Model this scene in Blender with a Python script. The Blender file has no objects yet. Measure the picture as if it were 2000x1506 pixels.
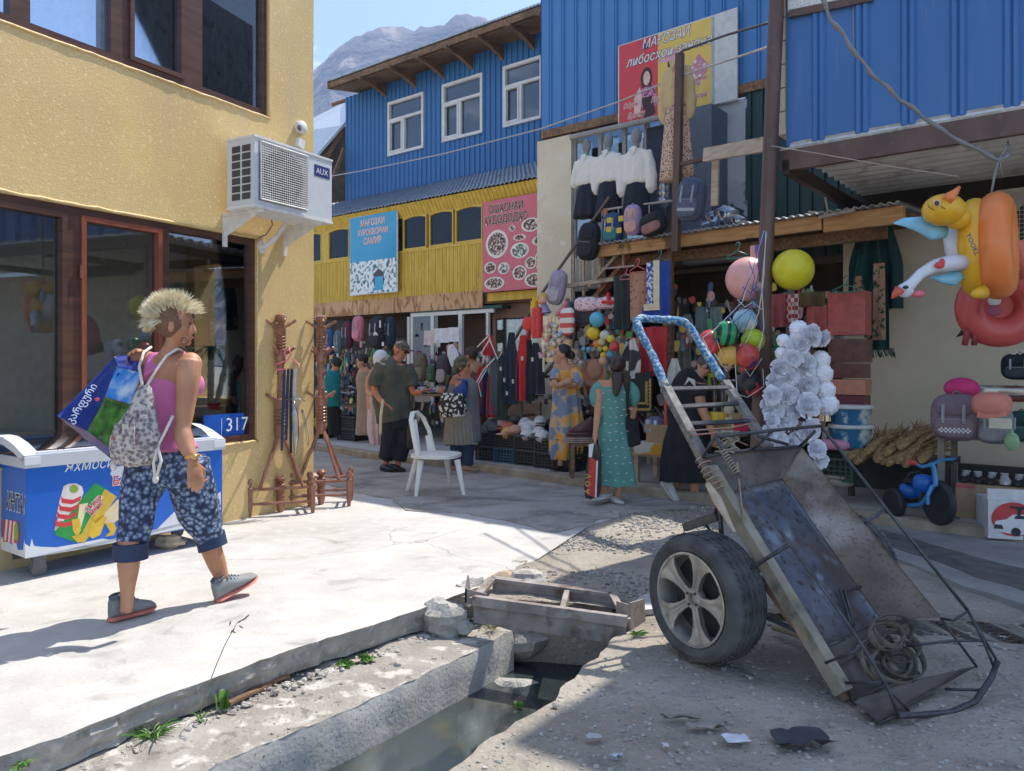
import bpy,bmesh,math,random
import numpy as np
from mathutils import Vector,Matrix,noise as mnoise
R=math.radians
random.seed(7);np.random.seed(7)
S=bpy.context.scene
COL=S.collection
# ---------------------------------------------------------------- camera, sky, sun, exposure
FOC,CX,HY,CAMH=1500.0,1000.0,712.0,1.34 # focal length and horizon of the photograph in its own pixels
cd=bpy.data.cameras.new('camera');cam=bpy.data.objects.new('camera',cd);COL.objects.link(cam)
cam.location=(0,0,CAMH);cam.rotation_euler=(R(90),0,0)
cd.sensor_width=36;cd.lens=FOC/2000*36;cd.shift_y=-(753-HY)/2000
cd.clip_start=.05;cd.clip_end=20000
S.camera=cam
SUN_AZ=math.atan2(.74,.67);SUN_EL=R(60)
W=bpy.data.worlds.new('World');S.world=W;W.use_nodes=True
nt=W.node_tree;bg=nt.nodes['Background']
sky=nt.nodes.new('ShaderNodeTexSky');sky.sky_type='NISHITA';sky.sun_disc=False
sky.sun_elevation=SUN_EL;sky.sun_rotation=SUN_AZ;sky.altitude=300;sky.air_density=1.0;sky.dust_density=1.0
bg.inputs['Strength'].default_value=.15
tc=nt.nodes.new('ShaderNodeTexCoord');mp=nt.nodes.new('ShaderNodeMapping');mp.inputs['Scale'].default_value=(2.2,2.2,6)
nz=nt.nodes.new('ShaderNodeTexNoise');nz.inputs['Scale'].default_value=2.6;nz.inputs['Detail'].default_value=9;nz.inputs['Roughness'].default_value=.62
cr=nt.nodes.new('ShaderNodeValToRGB');cr.color_ramp.elements[0].position=.56;cr.color_ramp.elements[1].position=.78
mx=nt.nodes.new('ShaderNodeMix');mx.data_type='RGBA';mx.inputs[7].default_value=(9,9.3,9.8,1)
L=nt.links.new
mp.inputs['Location'].default_value=(-.3,.2,.9)
L(tc.outputs['Generated'],mp.inputs[0]);L(mp.outputs[0],nz.inputs['Vector']);L(nz.outputs[0],cr.inputs[0])
L(cr.outputs[0],mx.inputs[0]);L(sky.outputs[0],mx.inputs[6]);L(mx.outputs[2],bg.inputs['Color'])
sl=bpy.data.lights.new('sun','SUN');sl.energy=3.9;sl.angle=R(.5);sl.color=(1,.95,.87)
so=bpy.data.objects.new('sun',sl);COL.objects.link(so)
sd=Vector((math.sin(SUN_AZ)*math.cos(SUN_EL),math.cos(SUN_AZ)*math.cos(SUN_EL),math.sin(SUN_EL)))
so.rotation_euler=sd.to_track_quat('Z','Y').to_euler();so.location=sd*40
S.view_settings.view_transform='Standard';S.view_settings.look='None'
S.view_settings.exposure=.98;S.view_settings.gamma=1;S.view_settings.use_curve_mapping=False
S.render.engine='CYCLES'
S.cycles.max_bounces=8;S.cycles.transparent_max_bounces=16;S.cycles.volume_bounces=0
# ---------------------------------------------------------------- places: a pixel of the photograph on a known plane
V=Vector
def D(px,py,d):return V(((px-CX)/FOC*d,d,CAMH-(py-HY)/FOC*d))
def G(px,py,z=0):return D(px,py,(CAMH-z)*FOC/(py-HY))
def T(px,py,C):return D(px,py,C/((px-CX)/FOC+1.25)) # on the street front X+1.25Y=C
FU=V((1.25,-1,0)).normalized();FN=V((-1,-1.25,0)).normalized();UP=V((0,0,1)) # along the fronts, out of them, up
YD=V((-.567,-1,0)).normalized();YN=V((1,-.567,0)).normalized() # yellow house: along towards us, out of wall
YC=V((-1.92,7.42,0))
def YW(px,py,off=0):
 a=(px-CX)/FOC;o=YC+YN*off;k=.567
 y=(o.x-k*o.y)/(a-k);return D(px,py,y)
 # ---------------------------------------------------------------- materials
MATS={}
def mat(name,c1,c2=None,scale=8,lo=.35,hi=.65,rough=.6,metal=0,bump=0,bscale=None,stretch=(1,1,1),detail=6,
kind='noise',spec=.5,trans=0,c3=None,bdist=.01,rot=(0,0,0),sheen=0,emit=None,dist=0):
 m=bpy.data.materials.new(name);m.use_nodes=True;t=m.node_tree;N=t.nodes;K=t.links.new
 b=N['Principled BSDF'];b.inputs['Roughness'].default_value=rough;b.inputs['Metallic'].default_value=metal
 b.inputs['Specular IOR Level'].default_value=spec
 if trans:b.inputs['Transmission Weight'].default_value=trans
 if sheen:b.inputs['Sheen Weight'].default_value=sheen
 b.inputs['Base Color'].default_value=(*c1,1)
 if emit:b.inputs['Emission Color'].default_value=(*emit[0],1);b.inputs['Emission Strength'].default_value=emit[1]
 c=N.new('ShaderNodeTexCoord');p=N.new('ShaderNodeMapping');p.inputs['Scale'].default_value=stretch;p.inputs['Rotation'].default_value=rot
 K(c.outputs['Object'],p.inputs[0])
 if c2 is not None:
  if kind=='noise':
   x=N.new('ShaderNodeTexNoise');x.inputs['Detail'].default_value=detail;x.inputs['Distortion'].default_value=dist;out=x.outputs[0]
  elif kind=='voronoi':
   x=N.new('ShaderNodeTexVoronoi');out=x.outputs['Distance']
  elif kind=='cells':
   x=N.new('ShaderNodeTexVoronoi');out=x.outputs['Color']
  elif kind=='wave':
   x=N.new('ShaderNodeTexWave');x.inputs['Distortion'].default_value=dist;x.inputs['Detail'].default_value=2;out=x.outputs[1]
  elif kind=='checker':
   x=N.new('ShaderNodeTexChecker');out=x.outputs[1]
  x.inputs['Scale'].default_value=scale;K(p.outputs[0],x.inputs['Vector'])
  r=N.new('ShaderNodeValToRGB');e=r.color_ramp.elements
  e[0].position=lo;e[1].position=hi;e[0].color=(*c1,1);e[1].color=(*c2,1)
  if c3 is not None:
   q=e.new((lo+hi)/2);q.color=(*c3,1)
  if kind=='cells':r.color_ramp.interpolation='CONSTANT'
  K(out,r.inputs[0]);K(r.outputs[0],b.inputs['Base Color'])
 if bump:
  x=N.new('ShaderNodeTexNoise');x.inputs['Scale'].default_value=bscale or scale*4;x.inputs['Detail'].default_value=8
  K(p.outputs[0],x.inputs['Vector'])
  q=N.new('ShaderNodeBump');q.inputs['Strength'].default_value=bump;q.inputs['Distance'].default_value=bdist
  K(x.outputs[0],q.inputs['Height']);K(q.outputs[0],b.inputs['Normal'])
 MATS[name]=m
 return m
def layer(m,col,scale,lo,hi,stretch=(1,1,1),amount=1.0,detail=8,seed=0,rough=None,dist=0):
 """second blotch layer (stains, dust, worn paint) over a material's colour"""
 t=m.node_tree;N=t.nodes;K=t.links.new;b=N['Principled BSDF']
 c=N.new('ShaderNodeTexCoord');p=N.new('ShaderNodeMapping');p.inputs['Scale'].default_value=stretch;p.inputs['Location'].default_value=(seed,seed*.7,-seed)
 x=N.new('ShaderNodeTexNoise');x.inputs['Scale'].default_value=scale;x.inputs['Detail'].default_value=detail;x.inputs['Distortion'].default_value=dist
 K(c.outputs['Object'],p.inputs[0]);K(p.outputs[0],x.inputs['Vector'])
 r=N.new('ShaderNodeMapRange');r.inputs[1].default_value=lo;r.inputs[2].default_value=hi;r.inputs[4].default_value=amount
 K(x.outputs[0],r.inputs[0])
 q=N.new('ShaderNodeMix');q.data_type='RGBA';q.inputs[7].default_value=(*col,1)
 s=b.inputs['Base Color']
 if s.links:K(s.links[0].from_socket,q.inputs[6])
 else:q.inputs[6].default_value=s.default_value
 K(r.outputs[0],q.inputs[0]);K(q.outputs[2],s)
 if rough is not None:
  w=N.new('ShaderNodeMix');w.inputs[2].default_value=b.inputs['Roughness'].default_value;w.inputs[3].default_value=rough
  K(r.outputs[0],w.inputs[0]);K(w.outputs[0],b.inputs['Roughness'])
 return m
def cracks(m,scale,width,col=(.10,.09,.08),amount=.9,seed=0):
 t=m.node_tree;N=t.nodes;K=t.links.new;b=N['Principled BSDF']
 c=N.new('ShaderNodeTexCoord');n=N.new('ShaderNodeTexNoise');n.inputs['Scale'].default_value=scale*2.5;n.inputs['Detail'].default_value=6
 q=N.new('ShaderNodeVectorMath');q.operation='MULTIPLY_ADD';q.inputs[1].default_value=(.32/scale,)*3;K(c.outputs['Object'],n.inputs['Vector']);K(n.outputs['Color'],q.inputs[0]);K(c.outputs['Object'],q.inputs[2])
 v=N.new('ShaderNodeTexVoronoi');v.feature='DISTANCE_TO_EDGE';v.inputs['Scale'].default_value=scale;K(q.outputs[0],v.inputs['Vector'])
 r=N.new('ShaderNodeMapRange');r.inputs[1].default_value=width;r.inputs[2].default_value=0;r.inputs[4].default_value=amount;K(v.outputs['Distance'],r.inputs[0])
 k=N.new('ShaderNodeTexNoise');k.inputs['Scale'].default_value=scale*.9;K(c.outputs['Object'],k.inputs['Vector']);g=N.new('ShaderNodeMapRange');g.inputs[1].default_value=.5;g.inputs[2].default_value=.58;K(k.outputs[0],g.inputs[0])
 u=N.new('ShaderNodeMath');u.operation='MULTIPLY';K(r.outputs[0],u.inputs[0]);K(g.outputs[0],u.inputs[1])
 x=N.new('ShaderNodeMix');x.data_type='RGBA';x.inputs[7].default_value=(*col,1);K(b.inputs['Base Color'].links[0].from_socket,x.inputs[6]);K(u.outputs[0],x.inputs[0]);K(x.outputs[2],b.inputs['Base Color'])
def glassmat(name,tint=(1,1,1),refl=.5,rough=.02):
 m=bpy.data.materials.new(name);m.use_nodes=True;t=m.node_tree;N=t.nodes;K=t.links.new
 for n in list(N):
  if n.type=='BSDF_PRINCIPLED':N.remove(n)
 tr=N.new('ShaderNodeBsdfTransparent');tr.inputs[0].default_value=(*tint,1)
 gl=N.new('ShaderNodeBsdfGlossy');gl.inputs['Roughness'].default_value=rough;gl.inputs[0].default_value=(.95,.97,1,1)
 fr=N.new('ShaderNodeFresnel');fr.inputs[0].default_value=1.55
 ml=N.new('ShaderNodeMath');ml.operation='MULTIPLY_ADD';ml.inputs[1].default_value=1.0;ml.inputs[2].default_value=refl
 ms=N.new('ShaderNodeMixShader');K(fr.outputs[0],ml.inputs[0]);K(ml.outputs[0],ms.inputs[0]);K(tr.outputs[0],ms.inputs[1]);K(gl.outputs[0],ms.inputs[2])
 K(ms.outputs[0],N['Material Output'].inputs[0]);MATS[name]=m
 return m
def plain(name,c,rough=.6,metal=0,v=.12,scale=14,**k):
 """a paint / cloth / plastic with a little unevenness"""
 c1=tuple(x*(1-v)for x in c);c2=tuple(min(1,x*(1+v)+.004)for x in c)
 return mat(name,c1,c2,scale=scale,lo=.3,hi=.7,rough=rough,metal=metal,**k)
_pc={}
def P(c,rough=.7,metal=0,**k):
 key=(tuple(round(x,3)for x in c),rough,metal,tuple(sorted(k.items())))
 if key not in _pc:_pc[key]=plain('paint_%d'%len(_pc),c,rough,metal,**k)
 return _pc[key]
 # ---------------------------------------------------------------- mesh builder
class MB:
 def __init__(s):s.v=[];s.f=[];s.m=[];s.mi=0
 def add(s,vs,fs,mi=None):
  o=len(s.v);s.v.extend([tuple(x)for x in vs]);s.f.extend([tuple(i+o for i in f)for f in fs]);s.m.extend([s.mi if mi is None else mi]*len(fs));return s
 def obox(s,o,a,b,c,mi=None):
  """box from corner o along three edge vectors"""
  o,a,b,c=V(o),V(a),V(b),V(c)
  if a.cross(b).dot(c)<0:a,b=b,a
  p=[o,o+a,o+a+b,o+b,o+c,o+a+c,o+a+b+c,o+b+c]
  return s.add(p,[(0,3,2,1),(4,5,6,7),(0,1,5,4),(1,2,6,5),(2,3,7,6),(3,0,4,7)],mi)
 def cbox(s,c,a,b,d,mi=None):
  """box centred at c with full edge vectors"""
  a,b,d=V(a),V(b),V(d);return s.obox(V(c)-(a+b+d)/2,a,b,d,mi)
 def box(s,x0,y0,z0,x1,y1,z1,mi=None):return s.obox((x0,y0,z0),(x1-x0,0,0),(0,y1-y0,0),(0,0,z1-z0),mi)
 def beam(s,p,q,w,h,up=UP,mi=None):
  p,q=V(p),V(q);d=q-p;sd=d.cross(up).normalized()*w;u=sd.cross(d).normalized()*h
  return s.obox(p-sd/2-u/2,d,sd,u,mi)
 def tube(s,pts,r,seg=8,ry=None,cap=True,ref=None,closed=False,mi=None):
  pts=[V(p)for p in pts];n=len(pts);r=[r]*n if not hasattr(r,'__len__')else r
  ry=r if ry is None else([ry]*n if not hasattr(ry,'__len__')else ry)
  vs=[];prev=None
  for i,p in enumerate(pts):
   if closed:d=pts[(i+1)%n]-pts[i-1]
   else:d=pts[min(i+1,n-1)]-pts[max(i-1,0)]
   if d.length<1e-9:d=V((0,0,1))
   d.normalize()
   if prev is None:
    x=V(ref)if ref is not None else(UP if abs(d.z)<.9 else V((1,0,0)))
   else:x=prev
   x=x-d*x.dot(d)
   if x.length<1e-6:x=V((0,1,0))-d*d.y
   x.normalize();y=d.cross(x);prev=x
   for k in range(seg):
    a=2*math.pi*k/seg;vs.append(p+x*(math.cos(a)*r[i])+y*(math.sin(a)*ry[i]))
  fs=[]
  for i in range(n-1 if not closed else n):
   j=(i+1)%n
   for k in range(seg):
    l=(k+1)%seg;fs.append((i*seg+k,i*seg+l,j*seg+l,j*seg+k))
  if cap and not closed:fs.append(tuple(range(seg-1,-1,-1)));fs.append(tuple((n-1)*seg+k for k in range(seg)))
  return s.add(vs,fs,mi)
 def ball(s,c,r,seg=16,rings=10,basis=None,fn=None,mi=None):
  r=(r,r,r)if not hasattr(r,'__len__')else r;c=V(c);B=basis or(V((1,0,0)),V((0,1,0)),UP)
  def pt(th,ph):
   x=V((math.sin(th)*math.cos(ph),math.sin(th)*math.sin(ph),math.cos(th)))
   k=fn(x)if fn else 1.0
   return c+B[0]*(x.x*r[0]*k)+B[1]*(x.y*r[1]*k)+B[2]*(x.z*r[2]*k)
  vs=[pt(0,0)]
  for i in range(1,rings):
   for k in range(seg):vs.append(pt(math.pi*i/rings,2*math.pi*k/seg))
  vs.append(pt(math.pi,0));fs=[]
  for k in range(seg):
   l=(k+1)%seg;fs.append((0,1+k,1+l));e=len(vs)-1;b=1+(rings-2)*seg;fs.append((e,b+l,b+k))
   for i in range(rings-2):a=1+i*seg;fs.append((a+k,a+seg+k,a+seg+l,a+l))
  return s.add(vs,fs,mi)
 def loft(s,rings,cap=True,closed=True,mi=None):
  n=len(rings[0]);vs=[p for r_ in rings for p in r_];fs=[]
  for i in range(len(rings)-1):
   for k in range(n if closed else n-1):
    l=(k+1)%n;fs.append((i*n+k,i*n+l,(i+1)*n+l,(i+1)*n+k))
  if cap:fs.append(tuple(range(n-1,-1,-1)));fs.append(tuple((len(rings)-1)*n+k for k in range(n)))
  return s.add(vs,fs,mi)
 def prism(s,poly,ext,mi=None):
  """flat polygon (3D points) pushed along ext"""
  p=[V(x)for x in poly];e=V(ext);n=len(p);nn=V((0,0,0))
  for i in range(n):nn+=p[i].cross(p[(i+1)%n])
  if nn.dot(e)<0:p.reverse()
  vs=p+[x+e for x in p]
  fs=[tuple(range(n-1,-1,-1)),tuple(range(n,2*n))]+[(i,(i+1)%n,(i+1)%n+n,i+n)for i in range(n)]
  return s.add(vs,fs,mi)
 def lathe(s,o,prof,seg=16,ax=UP,mi=None):
  """prof: (radius, height) pairs"""
  o,ax=V(o),V(ax).normalized();x=(V((1,0,0))if abs(ax.x)<.8 else V((0,1,0)));x=(x-ax*x.dot(ax)).normalized();y=ax.cross(x)
  rings=[[o+ax*h+(x*math.cos(2*math.pi*k/seg)+y*math.sin(2*math.pi*k/seg))*max(r_,1e-4)for k in range(seg)]for r_,h in prof]
  return s.loft(rings,mi=mi)
 def text(s,body,o,U_,V_,size,depth=.002,shear=0,offset=0,align='LEFT',squash=1.0,mi=None,track=1.0):
  cu=bpy.data.curves.new('t','FONT');cu.body=body;cu.size=1;cu.extrude=0;cu.shear=shear;cu.offset=offset;cu.align_x=align
  cu.resolution_u=2;cu.space_character=track
  ob=bpy.data.objects.new('t',cu);COL.objects.link(ob);dg=bpy.context.evaluated_depsgraph_get();me=bpy.data.meshes.new_from_object(ob.evaluated_get(dg))
  o,U_,V_=V(o),V(U_).normalized(),V(V_).normalized();Nn=U_.cross(V_).normalized()*depth
  vs=[o+U_*(v.co.x*size*squash)+V_*(v.co.y*size)+Nn for v in me.vertices]
  s.add(vs,[tuple(p.vertices)for p in me.polygons],mi)
  bpy.data.objects.remove(ob);bpy.data.curves.remove(cu);bpy.data.meshes.remove(me)
  return s
 def bounds(s):a=np.array(s.v);return a.min(0),a.max(0)
ORG={}
def _mesh(name,mb,mats,org,smooth=False,jit=0):
 me=bpy.data.meshes.new(name)
 vs=[(x[0]-org[0],x[1]-org[1],x[2]-org[2])for x in mb.v]
 me.from_pydata(vs,[],mb.f)
 mats=mats if isinstance(mats,(list,tuple))else[mats]
 for m in mats:me.materials.append(m)
 if len(mats)>1:me.polygons.foreach_set('material_index',mb.m)
 if smooth:
  me.polygons.foreach_set('use_smooth',[True]*len(me.polygons))
  if smooth!='all':
   me.set_sharp_from_angle(angle=R(38 if smooth is True else smooth))
 me.update();return me
def tag(o,label=None,cat=None,group=None,kind=None):
 if label:o['label']=label
 if cat:o['category']=cat
 if group:o['group']=group
 if kind:o['kind']=kind
 return o
def thing(name,label,cat,loc,group=None):
 o=bpy.data.objects.new(name,None);COL.objects.link(o);o.location=loc;o.empty_display_size=.1
 ORG[o.name]=V(loc);return tag(o,label,cat,group)
def part(name,mb,m,parent,smooth=False,label=None,kind=None):
 org=ORG[parent.name];ob=bpy.data.objects.new(name,_mesh(name,mb,m,org,smooth));COL.objects.link(ob)
 ob.parent=parent;ORG[ob.name]=org;return tag(ob,label,None,None,kind)
def single(name,mb,m,label,cat,group=None,smooth=False,kind=None):
 a,b=mb.bounds();org=V(((a[0]+b[0])/2,(a[1]+b[1])/2,a[2]))
 ob=bpy.data.objects.new(name,_mesh(name,mb,m,org,smooth));COL.objects.link(ob);ob.location=org;ORG[ob.name]=org
 return tag(ob,label,cat,group,kind)
def struct(name,mb,m,kind='structure',smooth=False):
 return single(name,mb,m,None,None,None,smooth,kind)
def copy_tree(o,parent=None,label=None,loc=None,rz=None,scale=None):
 c=o.copy();COL.objects.link(c)
 if parent:c.parent=parent
 if label:c['label']=label
 if loc is not None:c.location=loc
 if rz is not None:c.rotation_euler=(0,0,rz)
 if scale is not None:c.scale=(scale,scale,scale)if not hasattr(scale,'__len__')else scale
 for ch in[x for x in o.children]:copy_tree(ch,c)
 return c
def remesh(mb,voxel,smooth_it=2,fn=None):
 """fuse overlapping closed shapes into one continuous surface"""
 me=bpy.data.meshes.new('r');me.from_pydata([tuple(x)for x in mb.v],[],mb.f);me.update()
 ob=bpy.data.objects.new('r',me);COL.objects.link(ob)
 md=ob.modifiers.new('r','REMESH');md.mode='VOXEL';md.voxel_size=voxel
 if smooth_it:
  sm=ob.modifiers.new('s','SMOOTH');sm.factor=.5;sm.iterations=smooth_it
 dg=bpy.context.evaluated_depsgraph_get();e=bpy.data.meshes.new_from_object(ob.evaluated_get(dg))
 out=MB();vs=[v.co.copy()for v in e.vertices]
 if fn:
  ns=[v.normal.copy()for v in e.vertices];vs=[fn(p,n)for p,n in zip(vs,ns)]
 out.add(vs,[tuple(p.vertices)for p in e.polygons])
 bpy.data.objects.remove(ob);bpy.data.meshes.remove(me);bpy.data.meshes.remove(e)
 return out
def nz3(p,s,o=0):return mnoise.noise(V(p)*s+V((o,o*1.7,-o)))
def folds(amp,s,vert=.25,o=0):
 """cloth creases: noise stretched along z"""
 def f(p,n):return p+n*(amp*(mnoise.noise(V((p.x*s+o,p.y*s,p.z*s*vert)))+.5*mnoise.noise(V((p.x*s*2.3,p.y*s*2.3+o,p.z*s*vert*2.6)))))
 return f
def rock(c,r,seed,seg=12,rings=8,rough=.35):
 m=MB();m.ball(c,r,seg,rings,fn=lambda x:1+rough*mnoise.noise(x*1.3+V((seed*3.1,seed,0)))+.3*rough*mnoise.noise(x*4+V((seed,0,seed))))
 return m
def qtube(a,b,r=.005,seg=6):m=MB();m.tube([a,b],r,seg);return m
def sag(a,b,d,n=14):a,b=V(a),V(b);return[a.lerp(b,i/n)-UP*(4*d*(i/n)*(1-i/n))for i in range(n+1)]
# ================================================================ setting materials
concrete=mat('pale_concrete',(.44,.42,.385),(.54,.52,.48),scale=3,lo=.3,hi=.7,rough=.9,bump=.6,bscale=45,bdist=.008)
layer(concrete,(.36,.34,.31),1.3,.52,.75,amount=.55,seed=3);layer(concrete,(.28,.26,.24),45,.66,.74,amount=.6,detail=3,seed=5)
layer(concrete,(.60,.58,.54),9,.5,.72,amount=.5,seed=9);layer(concrete,(.20,.185,.165),2.6,.60,.70,amount=.5,seed=21,dist=1);layer(concrete,(.16,.15,.13),90,.70,.76,amount=.8,detail=2,seed=25);cracks(concrete,.42,.0025,amount=.6)
oldconc=mat('weathered_concrete',(.30,.285,.26),(.46,.44,.40),scale=5,lo=.35,hi=.68,rough=.95,bump=.8,bscale=38,bdist=.015)
layer(oldconc,(.09,.085,.075),16,.56,.72,amount=.5,seed=2);layer(oldconc,(.55,.53,.48),22,.58,.7,amount=.7,seed=8)
canalwall=mat('canal_concrete',(.46,.44,.40),(.58,.56,.51),scale=6,rough=.9,bump=.4,bscale=50,bdist=.008)
layer(canalwall,(.07,.065,.06),60,.66,.72,amount=.9,seed=2,detail=2)
dirt=mat('trodden_dirt',(.255,.22,.175),(.39,.345,.285),scale=2.2,lo=.3,hi=.7,rough=.95,bump=.9,bscale=34,bdist=.02)
layer(dirt,(.15,.14,.125),7,.55,.72,amount=.6,seed=4);layer(dirt,(.42,.40,.36),30,.6,.7,amount=.7,seed=6,detail=4);layer(dirt,(.12,.11,.10),55,.62,.7,amount=.7,seed=16,detail=3)
gravelm=mat('gravel_stones',(.17,.155,.135),(.50,.47,.42),scale=23,lo=.3,hi=.7,rough=.9,detail=3)
rockm=mat('broken_rock',(.33,.30,.26),(.52,.49,.43),scale=9,rough=.95,bump=.8,bscale=50,bdist=.01)
layer(rockm,(.2,.18,.16),30,.55,.7,amount=.6,seed=1)
goldwall=mat('ochre_wall_paint',(.61,.43,.185),(.69,.50,.225),scale=1.1,lo=.3,hi=.7,rough=.5,bump=.38,bscale=75,bdist=.008,spec=.4)
layer(goldwall,(.74,.56,.20),1.6,.55,.68,amount=.5,seed=12)
layer(goldwall,(.45,.31,.12),30,.68,.75,amount=.4,seed=15)
layer(goldwall,(.82,.70,.38),40,.58,.66,amount=.5,seed=33);layer(goldwall,(.50,.40,.25),1.5,.56,.72,stretch=(2,2,.35),amount=.45,seed=41)
brownpvc=mat('brown_window_plastic',(.060,.026,.018),(.11,.048,.030),scale=3,stretch=(1,1,8),rough=.38)
redpvc=plain('reddish_frame',(.22,.06,.03),.4)
bluemetal=mat('blue_sheet_metal',(.035,.14,.34),(.045,.175,.40),scale=1.2,rough=.42,metal=0,stretch=(1,1,.3),spec=.55)
layer(bluemetal,(.06,.17,.38),5,.56,.75,stretch=(3,3,.5),amount=.5,seed=2)
layer(bluemetal,(.12,.13,.15),3,.66,.76,stretch=(8,8,.35),amount=.6,seed=6)
paleblue=mat('blue_wide_sheet',(.06,.19,.43),(.075,.225,.48),scale=1.2,rough=.4,stretch=(1,1,.3))
layer(paleblue,(.11,.23,.46),4,.56,.75,stretch=(4,4,.4),amount=.5,seed=2)
zinc=mat('zinc_sheet',(.30,.33,.35),(.45,.47,.48),scale=5,stretch=(3,3,1),rough=.5,metal=.35)
layer(zinc,(.14,.11,.09),6,.55,.7,amount=.6,seed=3,rough=.8)
darksteel=mat('dark_green_sheet',(.012,.045,.045),(.02,.065,.062),scale=2,rough=.5,stretch=(2,2,.4))
yplank=mat('yellow_plank_paint',(.60,.38,.045),(.74,.50,.075),scale=2,stretch=(6,6,1),rough=.65,bump=.25,bscale=30)
layer(yplank,(.30,.22,.10),5,.58,.72,stretch=(5,5,1),amount=.7,seed=4)
rustboard=mat('rusty_fascia_sheet',(.55,.30,.14),(.66,.42,.22),scale=1.5,rough=.75)
layer(rustboard,(.30,.11,.035),3.2,.50,.60,stretch=(2.4,2.4,1),amount=.8,seed=8,dist=1.2)
oldwood=mat('old_wood',(.16,.085,.045),(.30,.18,.10),scale=3,stretch=(9,9,9),rough=.85,bump=.4,bscale=12)
layer(oldwood,(.07,.045,.03),2.5,.5,.7,amount=.7,seed=3)
honeywood=mat('honey_wood_beam',(.42,.21,.08),(.56,.32,.14),scale=2.6,stretch=(1.6,1.6,14),rough=.75,bump=.2,bscale=20)
layer(honeywood,(.10,.055,.03),3,.6,.66,amount=.85,seed=3);
rawwood=mat('raw_timber',(.40,.31,.22),(.52,.43,.33),scale=2.6,stretch=(2,2,12),rough=.8)
layer(rawwood,(.22,.16,.11),6,.6,.68,amount=.7,seed=5)
creamwall=mat('cream_plaster',(.66,.56,.40),(.73,.64,.48),scale=1.6,rough=.9,bump=.4,bscale=9,bdist=.03)
layer(creamwall,(.50,.40,.28),2.2,.58,.75,amount=.6,seed=4);layer(creamwall,(.8,.75,.62),5,.62,.68,amount=.6,seed=9)
beigewall=mat('beige_plaster',(.60,.52,.385),(.67,.59,.45),scale=1.2,rough=.88,bump=.25,bscale=14,bdist=.02)
layer(beigewall,(.40,.34,.25),1.4,.52,.75,amount=.5,seed=7)
greywall=mat('grey_plaster',(.42,.43,.45),(.50,.50,.52),scale=3,rough=.9,bump=.3)
layer(greywall,(.20,.19,.18),3.4,.64,.70,amount=.9,seed=3)
brownsteel=mat('brown_painted_steel',(.085,.045,.035),(.13,.075,.058),scale=6,stretch=(1,1,.4),rough=.5)
layer(brownsteel,(.17,.13,.11),14,.6,.74,amount=.5,seed=3)
whitepaint=mat('white_frame_paint',(.66,.64,.60),(.76,.74,.70),scale=5,rough=.5)
layer(whitepaint,(.45,.40,.33),8,.6,.75,amount=.5,seed=2)
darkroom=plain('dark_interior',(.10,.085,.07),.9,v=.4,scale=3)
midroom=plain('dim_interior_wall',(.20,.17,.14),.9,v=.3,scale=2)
curtainm=mat('sheer_curtain',(.55,.56,.55),(.75,.76,.74),scale=4,stretch=(6,6,.4),rough=.9)
glass=glassmat('window_glass',(.80,.86,.88),.10)
darkglass=glassmat('dark_window_glass',(.78,.82,.83),.05)
skyglass=glassmat('upper_window_glass',(.85,.9,.96),.06)
watermat=mat('murky_water',(.012,.018,.020),(.055,.068,.068),scale=1.5,rough=.06,spec=.6,bump=.10,bscale=5,bdist=.02,stretch=(1,.35,1),rot=(0,0,-.6))
layer(watermat,(.17,.185,.18),2.2,.50,.72,stretch=(2.2,.6,1),amount=.7,seed=4);layer(watermat,(.10,.09,.05),3.5,.55,.7,amount=.6,seed=8)
black=plain('black_plastic',(.015,.015,.017),.5,v=.3)
skin=mat('skin',(.47,.235,.14),(.55,.29,.18),scale=14,rough=.55,spec=.35,bump=.12,bscale=120,bdist=.002)
skin_tan=mat('tanned_skin',(.40,.185,.10),(.50,.25,.145),scale=9,rough=.5,spec=.4,bump=.15,bscale=130,bdist=.002)
skin_red=mat('weathered_skin',(.42,.16,.095),(.52,.23,.14),scale=12,rough=.6,spec=.3)
# ================================================================ ground
def jag(p,amp,s=6):return V((p.x+amp*mnoise.noise(V((p.x*s,p.y*s,1))),p.y+amp*mnoise.noise(V((p.x*s,p.y*s,7))),p.z))
def densify(pts,step):
 out=[]
 for a,b in zip(pts[:-1],pts[1:]):
  n=max(1,int((b-a).length/step));out+=[a.lerp(b,i/n)for i in range(n)]
 return out+[pts[-1]]
 # wide terrain that everything stands on
m=MB();m.add([(-4000,-400,-.75),(4000,-400,-.75),(4000,4000,-.75),(-4000,4000,-.75)],[(0,1,2,3)]);struct('ground',m,dirt)
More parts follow.
